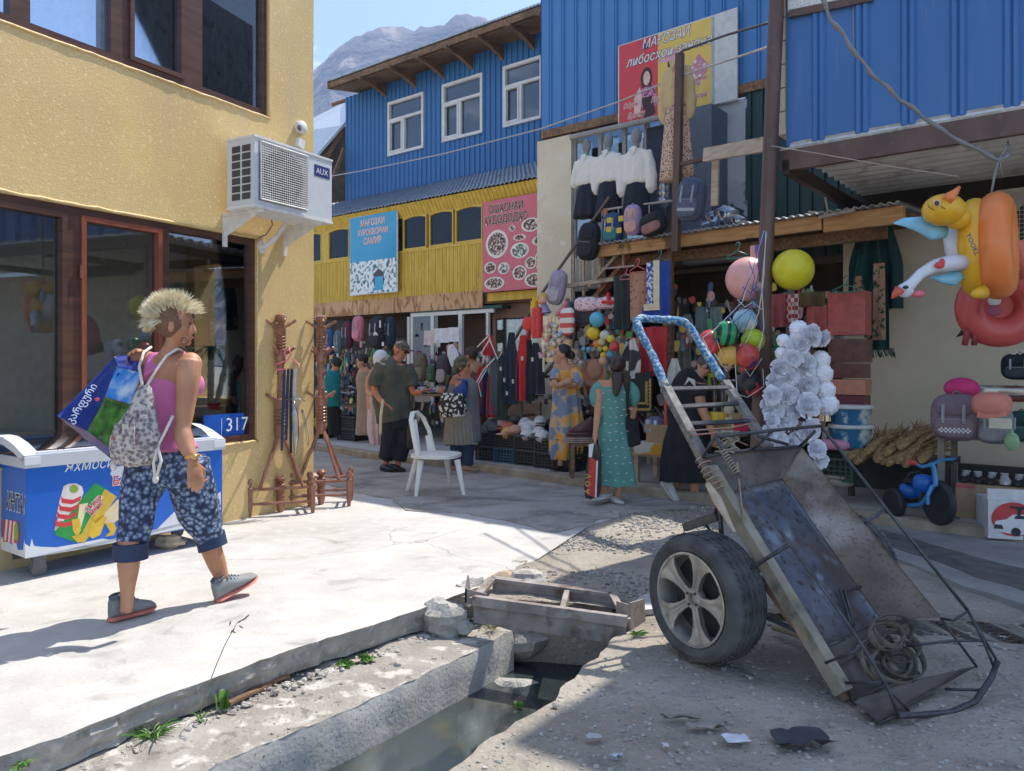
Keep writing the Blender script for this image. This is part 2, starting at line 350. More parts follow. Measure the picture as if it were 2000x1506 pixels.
# concrete slab (street side of the yellow house): its broken edge runs along the canal
edge=[V((-3.9,.9,0)),G(-60,1504),G(0,1478),G(150,1427),G(300,1366),G(450,1312),G(600,1258),G(700,1230),G(820,1190),G(900,1160),G(960,1140),G(1005,1118),G(1080,1072),G(1150,1028),G(1225,1003),G(1390,986)]
edge_j=[jag(p,.013,11)for p in densify(edge,.05)]
def strip(name,nearline,far_fn,nrow,m_,zfn=None,thick=0,kind='structure'):
 """sheet between a front line and the points far_fn(p); thick = height of the visible front edge"""
 mb=MB();n=len(nearline);rows=[]
 for j in range(nrow+1):
  t=(j/nrow)**1.6;rows.append([nearline[i].lerp(far_fn(nearline[i]),t)for i in range(n)])
 vs=[V((p.x,p.y,p.z+(zfn(p,j/nrow)if zfn else 0)))for j,r_ in enumerate(rows)for p in r_];fs=[]
 for j in range(nrow):
  for i in range(n-1):fs.append((j*n+i,j*n+i+1,(j+1)*n+i+1,(j+1)*n+i))
 mb.add(vs,fs)
 if thick:
  nr=6;base=len(mb.v);vv=[]
  for k in range(nr+1):
   for i in range(n):
    p=vs[i];o=.018*mnoise.noise(V((p.x*11,p.y*11,k*.7)))+.006*mnoise.noise(V((p.x*40,p.y*40,k*2.2)));o=o if k else 0
    vv.append(V((p.x+o-.02*(k/nr),p.y-o+.03*(k/nr),p.z-thick*k/nr)))
  mb.add(vv,[(k*n+i,(k+1)*n+i,(k+1)*n+i+1,k*n+i+1)for k in range(nr)for i in range(n-1)],1)
 return struct(name,mb,[m_,oldconc],kind,smooth='all' if not thick else True)
street=mat('dirty_shaded_street',(.30,.27,.235),(.41,.38,.335),scale=2.5,rough=.95,bump=.9,bscale=40,bdist=.012);layer(street,(.13,.12,.11),2.2,.54,.66,stretch=(.5,1,1),amount=.7,seed=2,dist=.8);layer(street,(.46,.44,.41),14,.58,.7,amount=.6,seed=6);layer(street,(.10,.095,.085),60,.66,.72,amount=.7,seed=9,detail=2)  # darker than the slab: cast shade and dirt both in this colour
def slabz(p,t):return.004*mnoise.noise(p*1.2)+.0015*mnoise.noise(p*9)
kerbC=11.35
def to_kerb(p):
 d=(kerbC-p.x-1.25*p.y);k=d/(1.25+0*1.0)
 return V((p.x-.0,p.y+k,0))if p.x>-4.6 else V((p.x,16,0))
sl_=strip('road_slab',edge_j,to_kerb,60,concrete,slabz,.13)
# dirty street sheet over the slab, with the buildings' shade put into its colour
op=[G(600,935),G(690,962),G(760,975),G(800,1000),G(900,1003),G(1000,1020),G(1080,1042),G(1150,1026),G(1225,1003),G(1400,986)]+[G(1300,974),G(1140,953),G(933,921),G(732,898),G(640,884),G(600,879),V((-5,13,0)),V((-5,10.5,0))]
m=MB();pj=[jag(V((p.x,p.y,.009)),.06,6)for p in densify(op+[op[0]],.08)[:-1]];m.prism(pj,(0,0,-.02));struct('shaded_street',m,street)
m=MB();m.add([(-9,.5,-.004),(-3.9,.5,-.004),(-3.9,13.2,-.004),(-9,13.2,-.004)],[(0,1,2,3)]);struct('yard',m,concrete)
# broken lower ledge between slab and canal
ldg=[V((-2.6,1.6,-.15)),G(395,1508,-.15),G(520,1450,-.15),G(640,1403,-.15),G(780,1340,-.15),G(905,1280,-.15),G(1002,1232,-.15)]
ldgd=[jag(p,.006,9)for p in densify(ldg,.04)]
m=MB();n=len(ldgd);rows=[]
back=[V((p.x-.85,p.y+.55,-.16))for p in ldgd]
for j in range(19):
 t=j/18;rows.append([V((*(ldgd[i].lerp(back[i],t)).xy,-.15+.014*mnoise.noise(ldgd[i].lerp(back[i],t)*7)+.02*mnoise.noise(ldgd[i].lerp(back[i],t)*2.1)*min(1,t*5)))for i in range(n)])
m.add([p for r_ in rows for p in r_],[(j*n+i,j*n+i+1,(j+1)*n+i+1,(j+1)*n+i)for j in range(18)for i in range(n-1)],0)
vv=[]
for k in range(9):
 for i in range(n):
  p=rows[0][i];o=.005*mnoise.noise(V((p.x*14,p.y*14,k*.9)))+.002*mnoise.noise(V((p.x*50,p.y*50,k*3)))+(.006 if k>0 else 0);vv.append(V((p.x+o,p.y-o,p.z-.42*k/8)))
m.add(vv,[(k*n+i,(k+1)*n+i,(k+1)*n+i+1,k*n+i+1)for k in range(8)for i in range(n-1)],1)
m.add([rows[0][-1],rows[-1][-1],rows[-1][-1]-UP*.45,rows[0][-1]-UP*.45],[(0,1,2,3)],1)
ledgem=mat('ledge_crust',(.25,.225,.19),(.36,.33,.285),scale=4,rough=.95,bump=.9,bscale=34,bdist=.014);layer(ledgem,(.56,.53,.47),9,.53,.62,amount=.8,seed=4);layer(ledgem,(.12,.105,.085),12,.60,.68,amount=.7,seed=14)
struct('canal_ledge',m,[ledgem,canalwall],smooth=True)
# water and far canal wall
m=MB();g0=[V((-1.9,1.0,-.365)),V((.6,1.0,-.365)),V((2.2,6,-.365)),V((-.6,6.2,-.365))]
N_=40;m.add([g0[0].lerp(g0[1],i/N_).lerp(g0[3].lerp(g0[2],i/N_),j/N_)for j in range(N_+1)for i in range(N_+1)],[(j*(N_+1)+i,j*(N_+1)+i+1,(j+1)*(N_+1)+i+1,(j+1)*(N_+1)+i)for j in range(N_)for i in range(N_)])
struct('canal_water',m,watermat,smooth='all')
# dirt road on the other bank: dense lumpy sheet
bank=[V((-.75,1.3,-.03)),V((-.45,2.1,-.03)),G(862,1512,-.01),G(940,1455,-.01),G(1010,1410,-.01),G(1075,1370,-.01),G(1140,1305,-.01),G(1190,1262,-.01),G(1243,1215,-.01),V((.72,4.2,-.02)),V((.62,4.34,-.03)),V((.3,4.35,-.03)),V((-.05,4.42,-.03)),V((-.34,4.5,-.03)),V((-.25,5.0,-.03)),V((-.1,5.6,-.03)),V((.2,6.4,-.03)),V((.8,7.3,-.03)),V((1.2,8.1,-.03))]
bj=[jag(p,.03,7)for p in densify(bank,.055)]
def dz(p):
 q=V((p.x,p.y,0));a=.022*mnoise.noise(q*1.1)+.012*mnoise.noise(q*4)+.006*abs(mnoise.noise(q*11))+.0045*mnoise.noise(q*24)
 return a
m=MB();n=len(bj);NX=150;rows=[]
for j in range(NX+1):
 t=(j/NX)**2.0;row=[]
 for p in bj:
  q=V((p.x+(9.5-p.x)*t,p.y-.35*(9.5-p.x)*t*(1 if p.y<4.4 else.4)+(0 if p.y<4.4 else 0),0));z=dz(q)-.012
  if j==0:z-=.03
  row.append(V((q.x,q.y,z)))
 rows.append(row)
m.add([p for r_ in rows for p in r_],[(j*n+i,(j+1)*n+i,(j+1)*n+i+1,j*n+i+1)for j in range(NX)for i in range(n-1)],0)
vv=[]
for k in range(8):
 for i in range(n):
  p=rows[0][i];o=.04*mnoise.noise(V((p.x*8,p.y*8,k*.6)));vv.append(V((p.x+(o if k else 0)+.02*k,p.y,p.z-.55*k/7)))
m.add(vv,[(k*n+i,k*n+i+1,(k+1)*n+i+1,(k+1)*n+i)for k in range(7)for i in range(n-1)],0)
struct('dirt_road',m,dirt,smooth='all')
# paved shop walk behind the kerb, raised 10 cm, and the pale lane in front of the wall on the far side
def line_pt(C,u):return V((-.0,C/1.25,0))+V((1.25,-1,0))*u
kb=[V((-7.5,15.2,0)),G(560,871),G(639,884),G(732,899),G(870,914),G(933,922),G(1040,938),G(1140,954),G(1300,976),G(1420,991),G(1560,1006),V((3.3,6.1,0)),V((4.6,5.1,0)),V((9,1.2,0))]
kd=[jag(p,.015,9)for p in densify(kb,.09)]
m=MB();n=len(kd);hk=.10
r0=[V((p.x,p.y,-.03))for p in kd];r1=[V((p.x+.008*mnoise.noise(p*9),p.y,hk-.015))for p in kd];r2=[V((p.x+.02,p.y+.02,hk))for p in kd];r3=[V((p.x+.10,p.y+.12,hk))for p in kd]
r4=[V((p.x+3.4,p.y+4.2,hk))for p in kd]
vs=r0+r1+r2+r3+r4
m.add(vs,[(k*n+i,k*n+i+1,(k+1)*n+i+1,(k+1)*n+i)for k in range(3)for i in range(n-1)],1)
m.add([],[],0);m.f+=[(3*n+i,3*n+i+1,4*n+i+1,4*n+i)for i in range(n-1)];m.m+=[0]*(n-1)
walkm=mat('walk_concrete',(.42,.385,.335),(.52,.485,.43),scale=3,rough=.9,bump=.3,bscale=40);layer(walkm,(.27,.255,.235),1.4,.5,.7,amount=.6,seed=3)
kerbm=mat('kerb_edge',(.26,.21,.15),(.38,.32,.24),scale=6,rough=.95,bump=.5,bscale=30)
struct('shop_walk',m,[walkm,kerbm],smooth=True)
# paler hard lane right of the cart with a damp gutter line
lane=mat('grey_lane_concrete',(.23,.22,.205),(.32,.31,.29),scale=4,rough=.92,bump=.5,bscale=40,bdist=.012);layer(lane,(.22,.21,.2),3,.52,.7,amount=.6,seed=3)
lp=[G(1480,1000,0),G(1600,1020,0),G(1700,1075,0),G(1790,1110),G(1880,1150),G(2000,1185),G(2200,1235),V((5.6,2.6,0)),V((7.5,3.4,0)),V((3.6,6.4,0)),V((2.4,7.3,0))]
m=MB();pj=[jag(V((p.x,p.y,.018)),.04,3)for p in densify(lp,.15)];m.prism(pj,(0,0,-.08));struct('lane_paving',m,lane)
wet=mat('damp_gutter',(.085,.08,.075),(.15,.145,.135),scale=9,rough=.6,bump=.6,bscale=40,bdist=.01)
lp=[G(1640,1022),G(1720,1038),G(1800,1062),G(1900,1092),G(2000,1118),G(2100,1145),G(2100,1195),G(2000,1160),G(1900,1130),G(1820,1098),G(1740,1072),G(1660,1050)]
m=MB();pj=[jag(V((p.x,p.y,.022)),.045,7)for p in densify(lp+[lp[0]],.09)[:-1]];m.prism(pj,(0,0,-.02));struct('damp_gutter',m,wet)
lp=[G(1640,1205),G(1760,1195),G(1890,1180),G(2000,1175),G(2000,1195),G(1900,1215),G(1750,1225)]
# loose gravel: joined stones, too many to count
def scatter(name,n,where,rmin,rmax,m_,seed,flat=.55,z0=0):
 rnd=random.Random(seed);m=MB();protos=[]
 for k in range(6):
  b=MB();b.ball((0,0,0),1,6,4,fn=lambda x,k=k:1+.45*mnoise.noise(x*1.7+V((k*5,0,k))));protos.append(b)
 for i in range(n):
  p=where(rnd)
  if p is None:continue
  r_=rmin+(rmax-rmin)*rnd.random()**3.5;a=rnd.random()*6.28;ca,sa=math.cos(a),math.sin(a);b=protos[i%6]
  m.add([(p.x+(v[0]*ca-v[1]*sa)*r_,p.y+(v[0]*sa+v[1]*ca)*r_*.8,p.z+v[2]*r_*flat)for v in b.v],b.f)
 return struct(name,m,m_,kind='stuff',smooth=False)
def inpoly(p,poly):
 c=False;j=len(poly)-1
 for i in range(len(poly)):
  if(poly[i].y>p.y)!=(poly[j].y>p.y)and p.x<(poly[j].x-poly[i].x)*(p.y-poly[i].y)/(poly[j].y-poly[i].y)+poly[i].x:c=not c
  j=i
 return c
gp=[G(985,1145),G(1050,1075),G(1140,1015),G(1230,990),G(1460,975),G(1450,1100),G(1290,1230),G(1230,1180),G(1190,1160)]
def wg(r):
 for _ in range(9):
  p=V((r.uniform(-.2,2.2),r.uniform(4.2,7.6),0))
  if inpoly(p,gp)and r.random()<.35+1.3*mnoise.noise(p*1.6+V((3,1,0))):p.z=dz(p)-.008;return p
scatter('gravel',4200,wg,.004,.020,gravelm,3)
def wd(r):
 d=2.3+r.random()**1.5*5;x=r.uniform(-.15,.75)*d;p=V((x,d,0))
 bx=-.22+(d-2.53)*.62
 if x<bx+.04 or x+1.25*d>11:return None
 if d>3.9 and x>.3*d:return None
 p.z=dz(p)-.010;return p
scatter('dirt_grit',8000,wd,.002,.013,mat('grit',(.25,.235,.21),(.45,.43,.39),scale=30,rough=.95),5)
def ws(r):
 t=r.random();p=ldg[1].lerp(ldg[-1],t)+V((-.75,.45,0))*(r.random());p.z=-.150;return p
scatter('ledge_rubble',700,ws,.003,.014,rockm,9)
def we(r):
 i=r.randrange(len(edge_j)*6//10);p=edge_j[i];return V((p.x+r.uniform(-.03,.05),p.y-r.uniform(.0,.08),-.14))
scatter('edge_rubble',900,we,.004,.020,rockm,11)
# mountain behind, 1.5 km away
mount=mat('mountain_rock',(.035,.035,.04),(.13,.115,.105),scale=.010,rough=1,detail=15,bump=1,bscale=.02,bdist=30)
layer(mount,(.34,.28,.22),.014,.53,.60,stretch=(1,1,.5),amount=.8,seed=2)
prof=[(300,330),(480,250),(560,190),(600,150),(640,112),(668,85),(700,68),(730,55),(760,51),(790,53),(806,60),(815,52),(850,50),(870,42),(890,28),(905,25),(925,30),(945,33),(965,44),(1000,60),(1100,95),(1300,120),(1600,200),(2000,300),(2500,420)]
m=MB();nx=190;ny=60
for j in range(ny+1):
 for i in range(nx+1):
  px=300+2200*i/nx;k=0
  while prof[k+1][0]<px and k<len(prof)-2:k+=1
  t=(px-prof[k][0])/(prof[k+1][0]-prof[k][0]);py=prof[k][1]*(1-t)+prof[k+1][1]*t
  s_=j/ny;top=(HY-py)/FOC*1500;y=1500-900*(1-s_);x=(px-CX)/FOC*1500*(1-.35*(1-s_));q=V((x/260,y/260,.3))
  h=top*(s_**1.25);rid=mnoise.hetero_terrain(q*1.6,.8,2.1,5,.6)
  z=h-60*(1-s_)*s_*4*abs(mnoise.noise(q*2.2))-34*abs(mnoise.noise(q*6))*(1-s_**6)+10*mnoise.noise(q*16)*(1-s_**3*.6)+5*mnoise.noise(q*40)
  m.v.append((x,y,max(z,-.9)))
m.f=[(j*(nx+1)+i,j*(nx+1)+i+1,(j+1)*(nx+1)+i+1,(j+1)*(nx+1)+i)for j in range(ny)for i in range(nx)];m.m=[0]*len(m.f)
# back slope so it is a solid hill
b=len(m.v);m.v+=[(m.v[ny*(nx+1)+i][0]*1.2,2300,-.9)for i in range(nx+1)]
m.f+=[(ny*(nx+1)+i,ny*(nx+1)+i+1,b+i+1,b+i)for i in range(nx)];m.m+=[0]*nx
struct('mountain',m,mount,smooth='all')
hz=bpy.data.materials.new('haze_air');hz.use_nodes=True;t=hz.node_tree;t.nodes.remove(t.nodes['Principled BSDF'])
pv=t.nodes.new('ShaderNodeVolumePrincipled');pv.inputs['Color'].default_value=(.50,.66,1,1);pv.inputs['Density'].default_value=.00036;pv.inputs['Anisotropy'].default_value=.1
t.links.new(pv.outputs[0],t.nodes['Material Output'].inputs['Volume'])
m=MB();m.box(-4100,-420,-1.9,4100,4100,720);o=struct('haze',m,hz,'stuff')
# ================================================================ yellow corner house
def YP(t,z,n=0):return YC+YD*t+YN*n+UP*z
def yt(px,py=500):p=YW(px,py);return(V((p.x,p.y,0))-YC).dot(YD)
house=thing('corner_house','ochre plastered corner house with brown framed windows on two floors','building',YC)
def yblock(mb,t0,t1,z0,z1,n0=-.26,n1=0,mi=0):mb.obox(YP(t0,z0,n0),YD*(t1-t0),YN*(n1-n0),UP*(z1-z0),mi)
L0,L1,LZ0,LZ1=yt(500),5.2,.672,2.452
U0,U1,UZ0,UZ1=yt(523),5.2,3.575,5.4
m=MB()
def ysurf(mb,t0,t1,z0,z1): # lumpy hand-plastered face
 nt_,nz_=max(2,int((t1-t0)/.09)),max(2,int((z1-z0)/.09));b=len(mb.v)
 for j in range(nz_+1):
  for i in range(nt_+1):
   t,z=t0+(t1-t0)*i/nt_,z0+(z1-z0)*j/nz_;q=V((t*1.1,z*1.1,0));e=.006*mnoise.noise(q)+.003*mnoise.noise(q*4)
   mb.v.append(tuple(YP(t,z,.004+e)))
 mb.f+=[(b+j*(nt_+1)+i,b+(j+1)*(nt_+1)+i,b+(j+1)*(nt_+1)+i+1,b+j*(nt_+1)+i+1)for j in range(nz_)for i in range(nt_)];mb.m+=[0]*(nt_*nz_)
for a in[(0,L0,0,LZ1),(L0,L1,0,LZ0),(0,6.5,LZ1,UZ0),(0,U0,UZ0,6.2),(L1,6.5,0,LZ1),(U1,6.5,UZ0,6.2),(U0,U1,UZ1,6.2)]:
 yblock(m,*a,n1=-.006);ysurf(m,*a)
 # other outside walls; the corner one has an opening added to let sun in
m.obox(YP(.001,0,-4.2),YD*.25,YN*3.94,UP*1.0);m.obox(YP(.001,2.35,-4.2),YD*.25,YN*3.94,UP*.95);m.obox(YP(.001,1.0,-4.2),YD*.25,YN*2.8,UP*1.35);m.obox(YP(.001,1.0,-.45),YD*.25,YN*.19,UP*1.35)
m.obox(YP(0,0,-4.2),YD*6.5,-YN*.2,UP*3.2);m.obox(YP(6.25,0,-4.2),YD*.25,YN*3.94,UP*3.2)
part('wall',m,goldwall,house,True)
m=MB();yblock(m,-.1,6.6,6.2,6.4,-1.6,.1);part('roof',m,zinc,house)
m=MB();yblock(m,.26,6.2,2.95,3.15,-4.1,-.27);part('floor_slab',m,plain('white_ceiling',(.66,.66,.66),.9),house)
m=MB();yblock(m,.0,6.2,5.6,5.7,-1.5,-.27);part('ceiling',m,MATS['white_ceiling'],house)
m=MB();m.obox(YP(.27,0.02,-1.5),YD*5.9,-YN*.05,UP*2.9);part('room_wall',m,plain('room_wall_grey',(.42,.40,.38),.9),house)
m=MB();yblock(m,.27,6.2,.0,.03,-2.4,-.27);part('room_floor',m,plain('room_floor_tile',(.22,.17,.13),.5),house)
m=MB();yblock(m,L0+.02,L0+1.2,.66,.70,-.75,-.27);part('window_sill',m,whitepaint,house)
# ragged plaster bead round the windows
m=MB()
for(t0,t1,z,off)in[(L0-.02,5.2,LZ1+.012,0),(U0-.02,5.2,UZ0-.014,3),(L0-.02,5.2,LZ0-.014,5)]:
 pts=[YP(t0+(t1-t0)*i/70,z+.012*mnoise.noise(V((i*.5,off,0))),.005)for i in range(71)];m.tube(pts,[.012+.006*mnoise.noise(V((i*.9,off,3)))for i in range(71)],6)
for(t,z0,z1)in[(L0-.012,LZ0,LZ1),(U0-.012,UZ0,5.4)]:
 m.tube([YP(t+.006*mnoise.noise(V((i*.6,9,0))),z0+(z1-z0)*i/30,.005)for i in range(31)],.013,6)
part('plaster_edge',m,MATS['ochre_wall_paint'],house,'all')
def ywin(name,t0,t1,z0,z1,posts,gl,sashes=()):
 w=MB();fr=.055
 w.obox(YP(t0,z0,-.10),YD*(t1-t0),YN*.085,UP*fr);w.obox(YP(t0,z1-fr,-.10),YD*(t1-t0),YN*.085,UP*fr);w.obox(YP(t0,z0+fr,-.10),YD*fr,YN*.085,UP*(z1-z0-2*fr))
 for a,b in posts:w.obox(YP(a,z0+fr,-.098),YD*(b-a),YN*.08,UP*(z1-z0-2*fr))
 f=part('window_frame',w,brownpvc,house)
 for a,b,mm in sashes:
  w=MB();e=.035
  w.obox(YP(a,z0+fr,-.09),YD*(b-a),YN*.09,UP*e);w.obox(YP(a,z1-fr-e,-.09),YD*(b-a),YN*.09,UP*e)
  w.obox(YP(a,z0+fr+e,-.09),YD*e,YN*.09,UP*(z1-z0-2*fr-2*e));w.obox(YP(b-e,z0+fr+e,-.09),YD*e,YN*.09,UP*(z1-z0-2*fr-2*e))
  part('sash',w,mm,f)
 xs=[t0]+[x for p in posts for x in p]+[t1]
 for a,b in zip(xs[0::2],xs[1::2]):
  g=MB();g.obox(YP(a,z0+.02,-.062),YD*(b-a),YN*.008,UP*(z1-z0-.04));part('pane',g,gl,f)
ywin('w',L0,L1,LZ0,LZ1,[(yt(333),yt(318)),(yt(160),yt(132)),(yt(-150),yt(-190))],darkglass,[(yt(318),yt(160),redpvc),(yt(132),yt(-150),brownpvc)])
ywin('w',U0,U1,UZ0,UZ1,[(yt(398),yt(362)),(yt(255),yt(220)),(yt(62),yt(22))],skyglass,[(yt(362),yt(255),brownpvc)])
# far windows of the upper room (sky shows through)
m=MB()
for t in[.27,1.15,2.1,2.9,3.8,4.9]:m.obox(YP(t,3.6,-1.5),YD*.09,YN*.07,UP*2)
m.obox(YP(.0,3.3,-1.5),YD*6,YN*.05,UP*.4);m.obox(YP(.27,4.9,-1.5),YD*5.9,YN*.05,UP*.07);part('far_window_frame',m,plain('far_frame_grey',(.25,.28,.33),.6),house)
# hinge on the middle sash
m=MB()
for z in(1.0,1.95):m.tube([YP(yt(158),z,.006),YP(yt(158),z+.09,.006)],.012,8)
part('hinge',m,redpvc,house)
# blue number panel standing in the window
pl=thing('number_panel','blue panel with white number inside the house window corner','sign',YP(.9,LZ0+.05,-.05))
m=MB();a,b=yt(484),yt(405);zt=YW(450,808,-.05).z;m.obox(YP(a,LZ0+.055,-.052),YD*(b-a),YN*.008,UP*(zt-LZ0-.055));part('panel',m,plain('panel_blue',(.01,.09,.42),.4),pl)
m=MB();m.text('317',YP(yt(447),LZ0+.095,-.042),-YD,UP,.165,.001);m.obox(YP(yt(440),LZ0+.06,-.043),YD*.004,YN*.001,UP*.15);part('number',m,P((.85,.88,.9)),pl)
# palms in the room behind the glass
def palm(o,h,heads,label,seed):
 r=random.Random(seed);t=thing('potted_palm',label,'plant',o)
 m=MB();m.lathe(V(o),[(.10,0),(.14,.24),(.15,.25),(.13,.25)]);part('pot',m,P((.30,.14,.08)),t,True)
 m=MB();lf=MB()
 for hx,hy,hh in heads:
  top=V(o)+V((hx,hy,hh));pts=[V(o)+V((hx*.2,hy*.2,.2)),V(o)+V((hx*.8,hy*.8,hh*.5)),top]
  pts=[pts[0].lerp(pts[1],k/8)for k in range(8)]+[pts[1].lerp(pts[2],k/8)for k in range(9)]
  m.tube(pts,[.026+.009*(k%2)for k in range(len(pts))],8)
  for k in range(34):
   a=r.random()*6.28;ln=r.uniform(.20,.32);d=V((math.cos(a),math.sin(a),r.uniform(.1,1.2))).normalized();w=d.cross(UP).normalized()*.013
   q=[top+d*ln*s_-UP*(ln*1.0*s_*s_*.8)for s_ in(0,.3,.6,.85,1)]
   for i in range(4):ww=w*(1-i/4.5);w2=w*(1-(i+1)/4.5);lf.add([q[i]-ww,q[i]+ww,q[i+1]+w2,q[i+1]-w2],[(0,1,2,3)])
 part('trunk',m,plain('palm_trunk',(.22,.07,.06),.8,v=.4,scale=40),t,True);part('foliage',lf,plain('palm_leaf',(.09,.30,.20),.45,v=.4),t)
palm(YP(.66,.70,-.66),1.4,[(0,.02,.78),(.16,.14,1.42)],'tall potted palm standing behind the house window',1)
palm(YP(1.08,.70,-.66),1.2,[(0,0,1.32),(-.05,.18,.62)],'shorter potted palm behind the window, nearer the door sash',2)
# air conditioner on the corner wall
ac=thing('air_conditioner','white outdoor air conditioner unit bracketed high on the ochre wall','air conditioner',YW(560,410))
o0=YW(498,405,.06);t0=(V((o0.x,o0.y,0))-YC).dot(YD); # front left bottom reference
def AY(px,py,n):return YW(px,py,n)
n1=.46;A_=AY(497,400,n1);B_=AY(648,432,n1);tA=(V((A_.x,A_.y,0))-YC).dot(YD);tB=(V((B_.x,B_.y,0))-YC).dot(YD)
zb,zt=(A_.z+B_.z)/2,(AY(497,270,n1).z+AY(648,313,n1).z)/2;n0=.14
m=MB();bm_=bmesh.new()
m.obox(YP(tB,zb,n0),YD*(tA-tB),YN*(n1-n0),UP*(zt-zb));part('housing',m,plain('ac_white',(.62,.64,.66),.45,v=.04),ac)
m=MB();m.obox(YP(tB-.008,zt,n0-.005),YD*(tA-tB+.016),YN*(n1-n0+.012),UP*.018);part('lid',m,P((.72,.72,.70)),ac)
m=MB();m.obox(YP(tB-.008,zb-.02,n0-.005),YD*(tA-tB+.016),YN*(n1-n0+.012),UP*.022);part('rim',m,P((.72,.72,.70)),ac)
wA=tA-tB;gx0,gx1=tB+wA*.36,tA-.05;gz0,gz1=zb+.05,zt-.03
m=MB();m.obox(YP(gx0-.01,gz0-.01,n1+.0005),YD*(gx1-gx0+.02),YN*.002,UP*(gz1-gz0+.02));part('grille_back',m,P((.22,.22,.23)),ac)
m=MB();cxy=YP((gx0+gx1)/2,(gz0+gz1)/2,n1+.004);m.lathe(cxy,[(.0,0),((gz1-gz0)*.47,0),((gz1-gz0)*.47,.003),(0,.003)],28,YN);part('fan_opening',m,plain('fan_dark',(.05,.05,.055),.6),ac)
m=MB()
for k in range(3):
 a=k*2.094;m.cbox(cxy+YN*.009+(YD*math.cos(a)+UP*math.sin(a))*.1,(YD*math.cos(a)+UP*math.sin(a))*.2,(YD*-math.sin(a)+UP*math.cos(a))*.12,YN*.004)
part('fan_blade',m,P((.12,.12,.13)),ac)
m=MB();nv,nh=22,24
for i in range(nv+1):t=gx0+(gx1-gx0)*i/nv;m.tube([YP(t,gz0,n1+.022),YP(t,gz1,n1+.022)],.0022 if 0<i<nv else.006,4)
for i in range(nh+1):z=gz0+(gz1-gz0)*i/nh;m.tube([YP(gx0,z,n1+.024),YP(gx1,z,n1+.024)],.0022 if 0<i<nh else.006,4)
part('grille',m,P((.74,.72,.68)),ac)
sv=MB()
for i in range(7):
 for j in range(2):
  z=zb+.05+(zt-zb-.09)*i/7;sv.obox(YP(tA,z,n0+.06+j*.12),YD*.004,YN*.095,UP*(zt-zb-.09)/7*.8)
part('side_vent',sv,P((.06,.06,.065)),ac)
m=MB();m.obox(YP(tB+.03,zt-.17,n1+.001),YD*(wA*.215),YN*.002,UP*.10);part('badge',m,P((.01,.03,.16)),ac)
m=MB();m.text('AUX',YP(tB+.03+wA*.195,zt-.145,n1+.005),-YD,UP,.072,.001);part('badge_letters',m,P((.8,.8,.8)),ac)
for t in(tA-.10,tB+.12):
 m=MB();m.obox(YP(t,zb-.05,.0),YD*.035,YN*.46,UP*.03);m.obox(YP(t,zb-.30,.0),YD*.035,YN*.025,UP*.25)
 m.prism([YP(t+.015,zb-.05,.02),YP(t+.015,zb-.05,.42),YP(t+.015,zb-.22,.02)],YD*.004);part('bracket',m,P((.68,.66,.62)),ac)
m=MB();q0=AY(590,425,.25);q1=AY(545,455,.10);q2=AY(508,483,.03)
m.tube([AY(560,425,.2),AY(556,440,.18),AY(540,462,.10),AY(522,478,.05),AY(508,484,.0)],.026,10);m.lathe(AY(510,483,.0),[(.06,0),(.06,.012),(.04,.02),(0,.02)],18,YN);part('pipe_sleeve',m,P((.66,.62,.58)),ac,True)
m=MB();m.tube([AY(530,425,.1),AY(532,440,.05),AY(520,458,.02),AY(502,466,.01)],.005,6);part('drain_hose',m,P((.1,.09,.09)),ac)
cc=thing('security_camera','white round security camera at the ochre corner above the air conditioner','camera',YW(583,250))
m=MB();m.lathe(YW(584,250,0),[(.055,0),(.062,.02),(.06,.05),(.035,.065),(0,.066)],20,YN);part('dome',m,P((.7,.68,.62)),cc,True)
m=MB();m.lathe(YW(584,250,.066),[(.026,0),(.028,.004),(0,.006)],14,YN);part('lens',m,P((.12,.11,.11),.3),cc)
m=MB();c=YW(586,281,.03);m.cbox(c,YD*.075+UP*.02,UP*.085-YD*.02,YN*.045);m.tube([YW(584,262,.01),YW(586,280,.01),YW(575,293,.01)],.004,5)
part('junction_box',m,P((.72,.70,.66)),cc)
# ================================================================ blue house far left of the street (behind the yellow timber front)
def fp(C,X,z=0):return V((X,(C-X)/1.25,z))
def fX(px,C):y=C/((px-CX)/FOC+1.25);return(px-CX)/FOC*y
def fZ(px,py,C):return T(px,py,C).z
def siding(mb,C,X0,X1,z0,z1,prof,pitch,holes=()):
 """ribbed sheet; prof = [(fraction of pitch, proud)] ; holes = (X0,X1,z0,z1)"""
 xs=[];x=X0;L_=1/FU.x
 while x<X1:
  for f_,d in prof:
   xx=x+f_*pitch*FU.x
   if xx<=X1:xs.append((xx,d))
  x+=pitch*FU.x
 for h in holes:xs+=[(h[0],0),(h[1],0)]
 xs.append((X1,0));xs.sort()
 for(a,da),(b,db)in zip(xs[:-1],xs[1:]):
  if b-a<1e-5:continue
  mid=(a+b)/2;cuts=[(z0,z1)]
  for h in holes:
   if h[0]<mid<h[1]:
    cuts=[c for lo,hi in cuts for c in((lo,min(hi,h[2])),(max(lo,h[3]),hi))if c[1]-c[0]>.001]
  for lo,hi in cuts:
   pa,pb=fp(C,a)+FN*da,fp(C,b)+FN*db
   mb.add([pa+UP*lo,pb+UP*lo,pb+UP*hi,pa+UP*hi],[(0,1,2,3)])
def fwall(mb,C,X0,X1,z0,z1,th=.2,mi=None):mb.obox(fp(C,X0,z0),fp(C,X1)-fp(C,X0),-FN*th,UP*(z1-z0),mi)
C1=17.0
blue1=thing('blue_house','blue sheet clad upper house with three white windows and wooden eaves','building',fp(C1,-1.5))
wins=[]
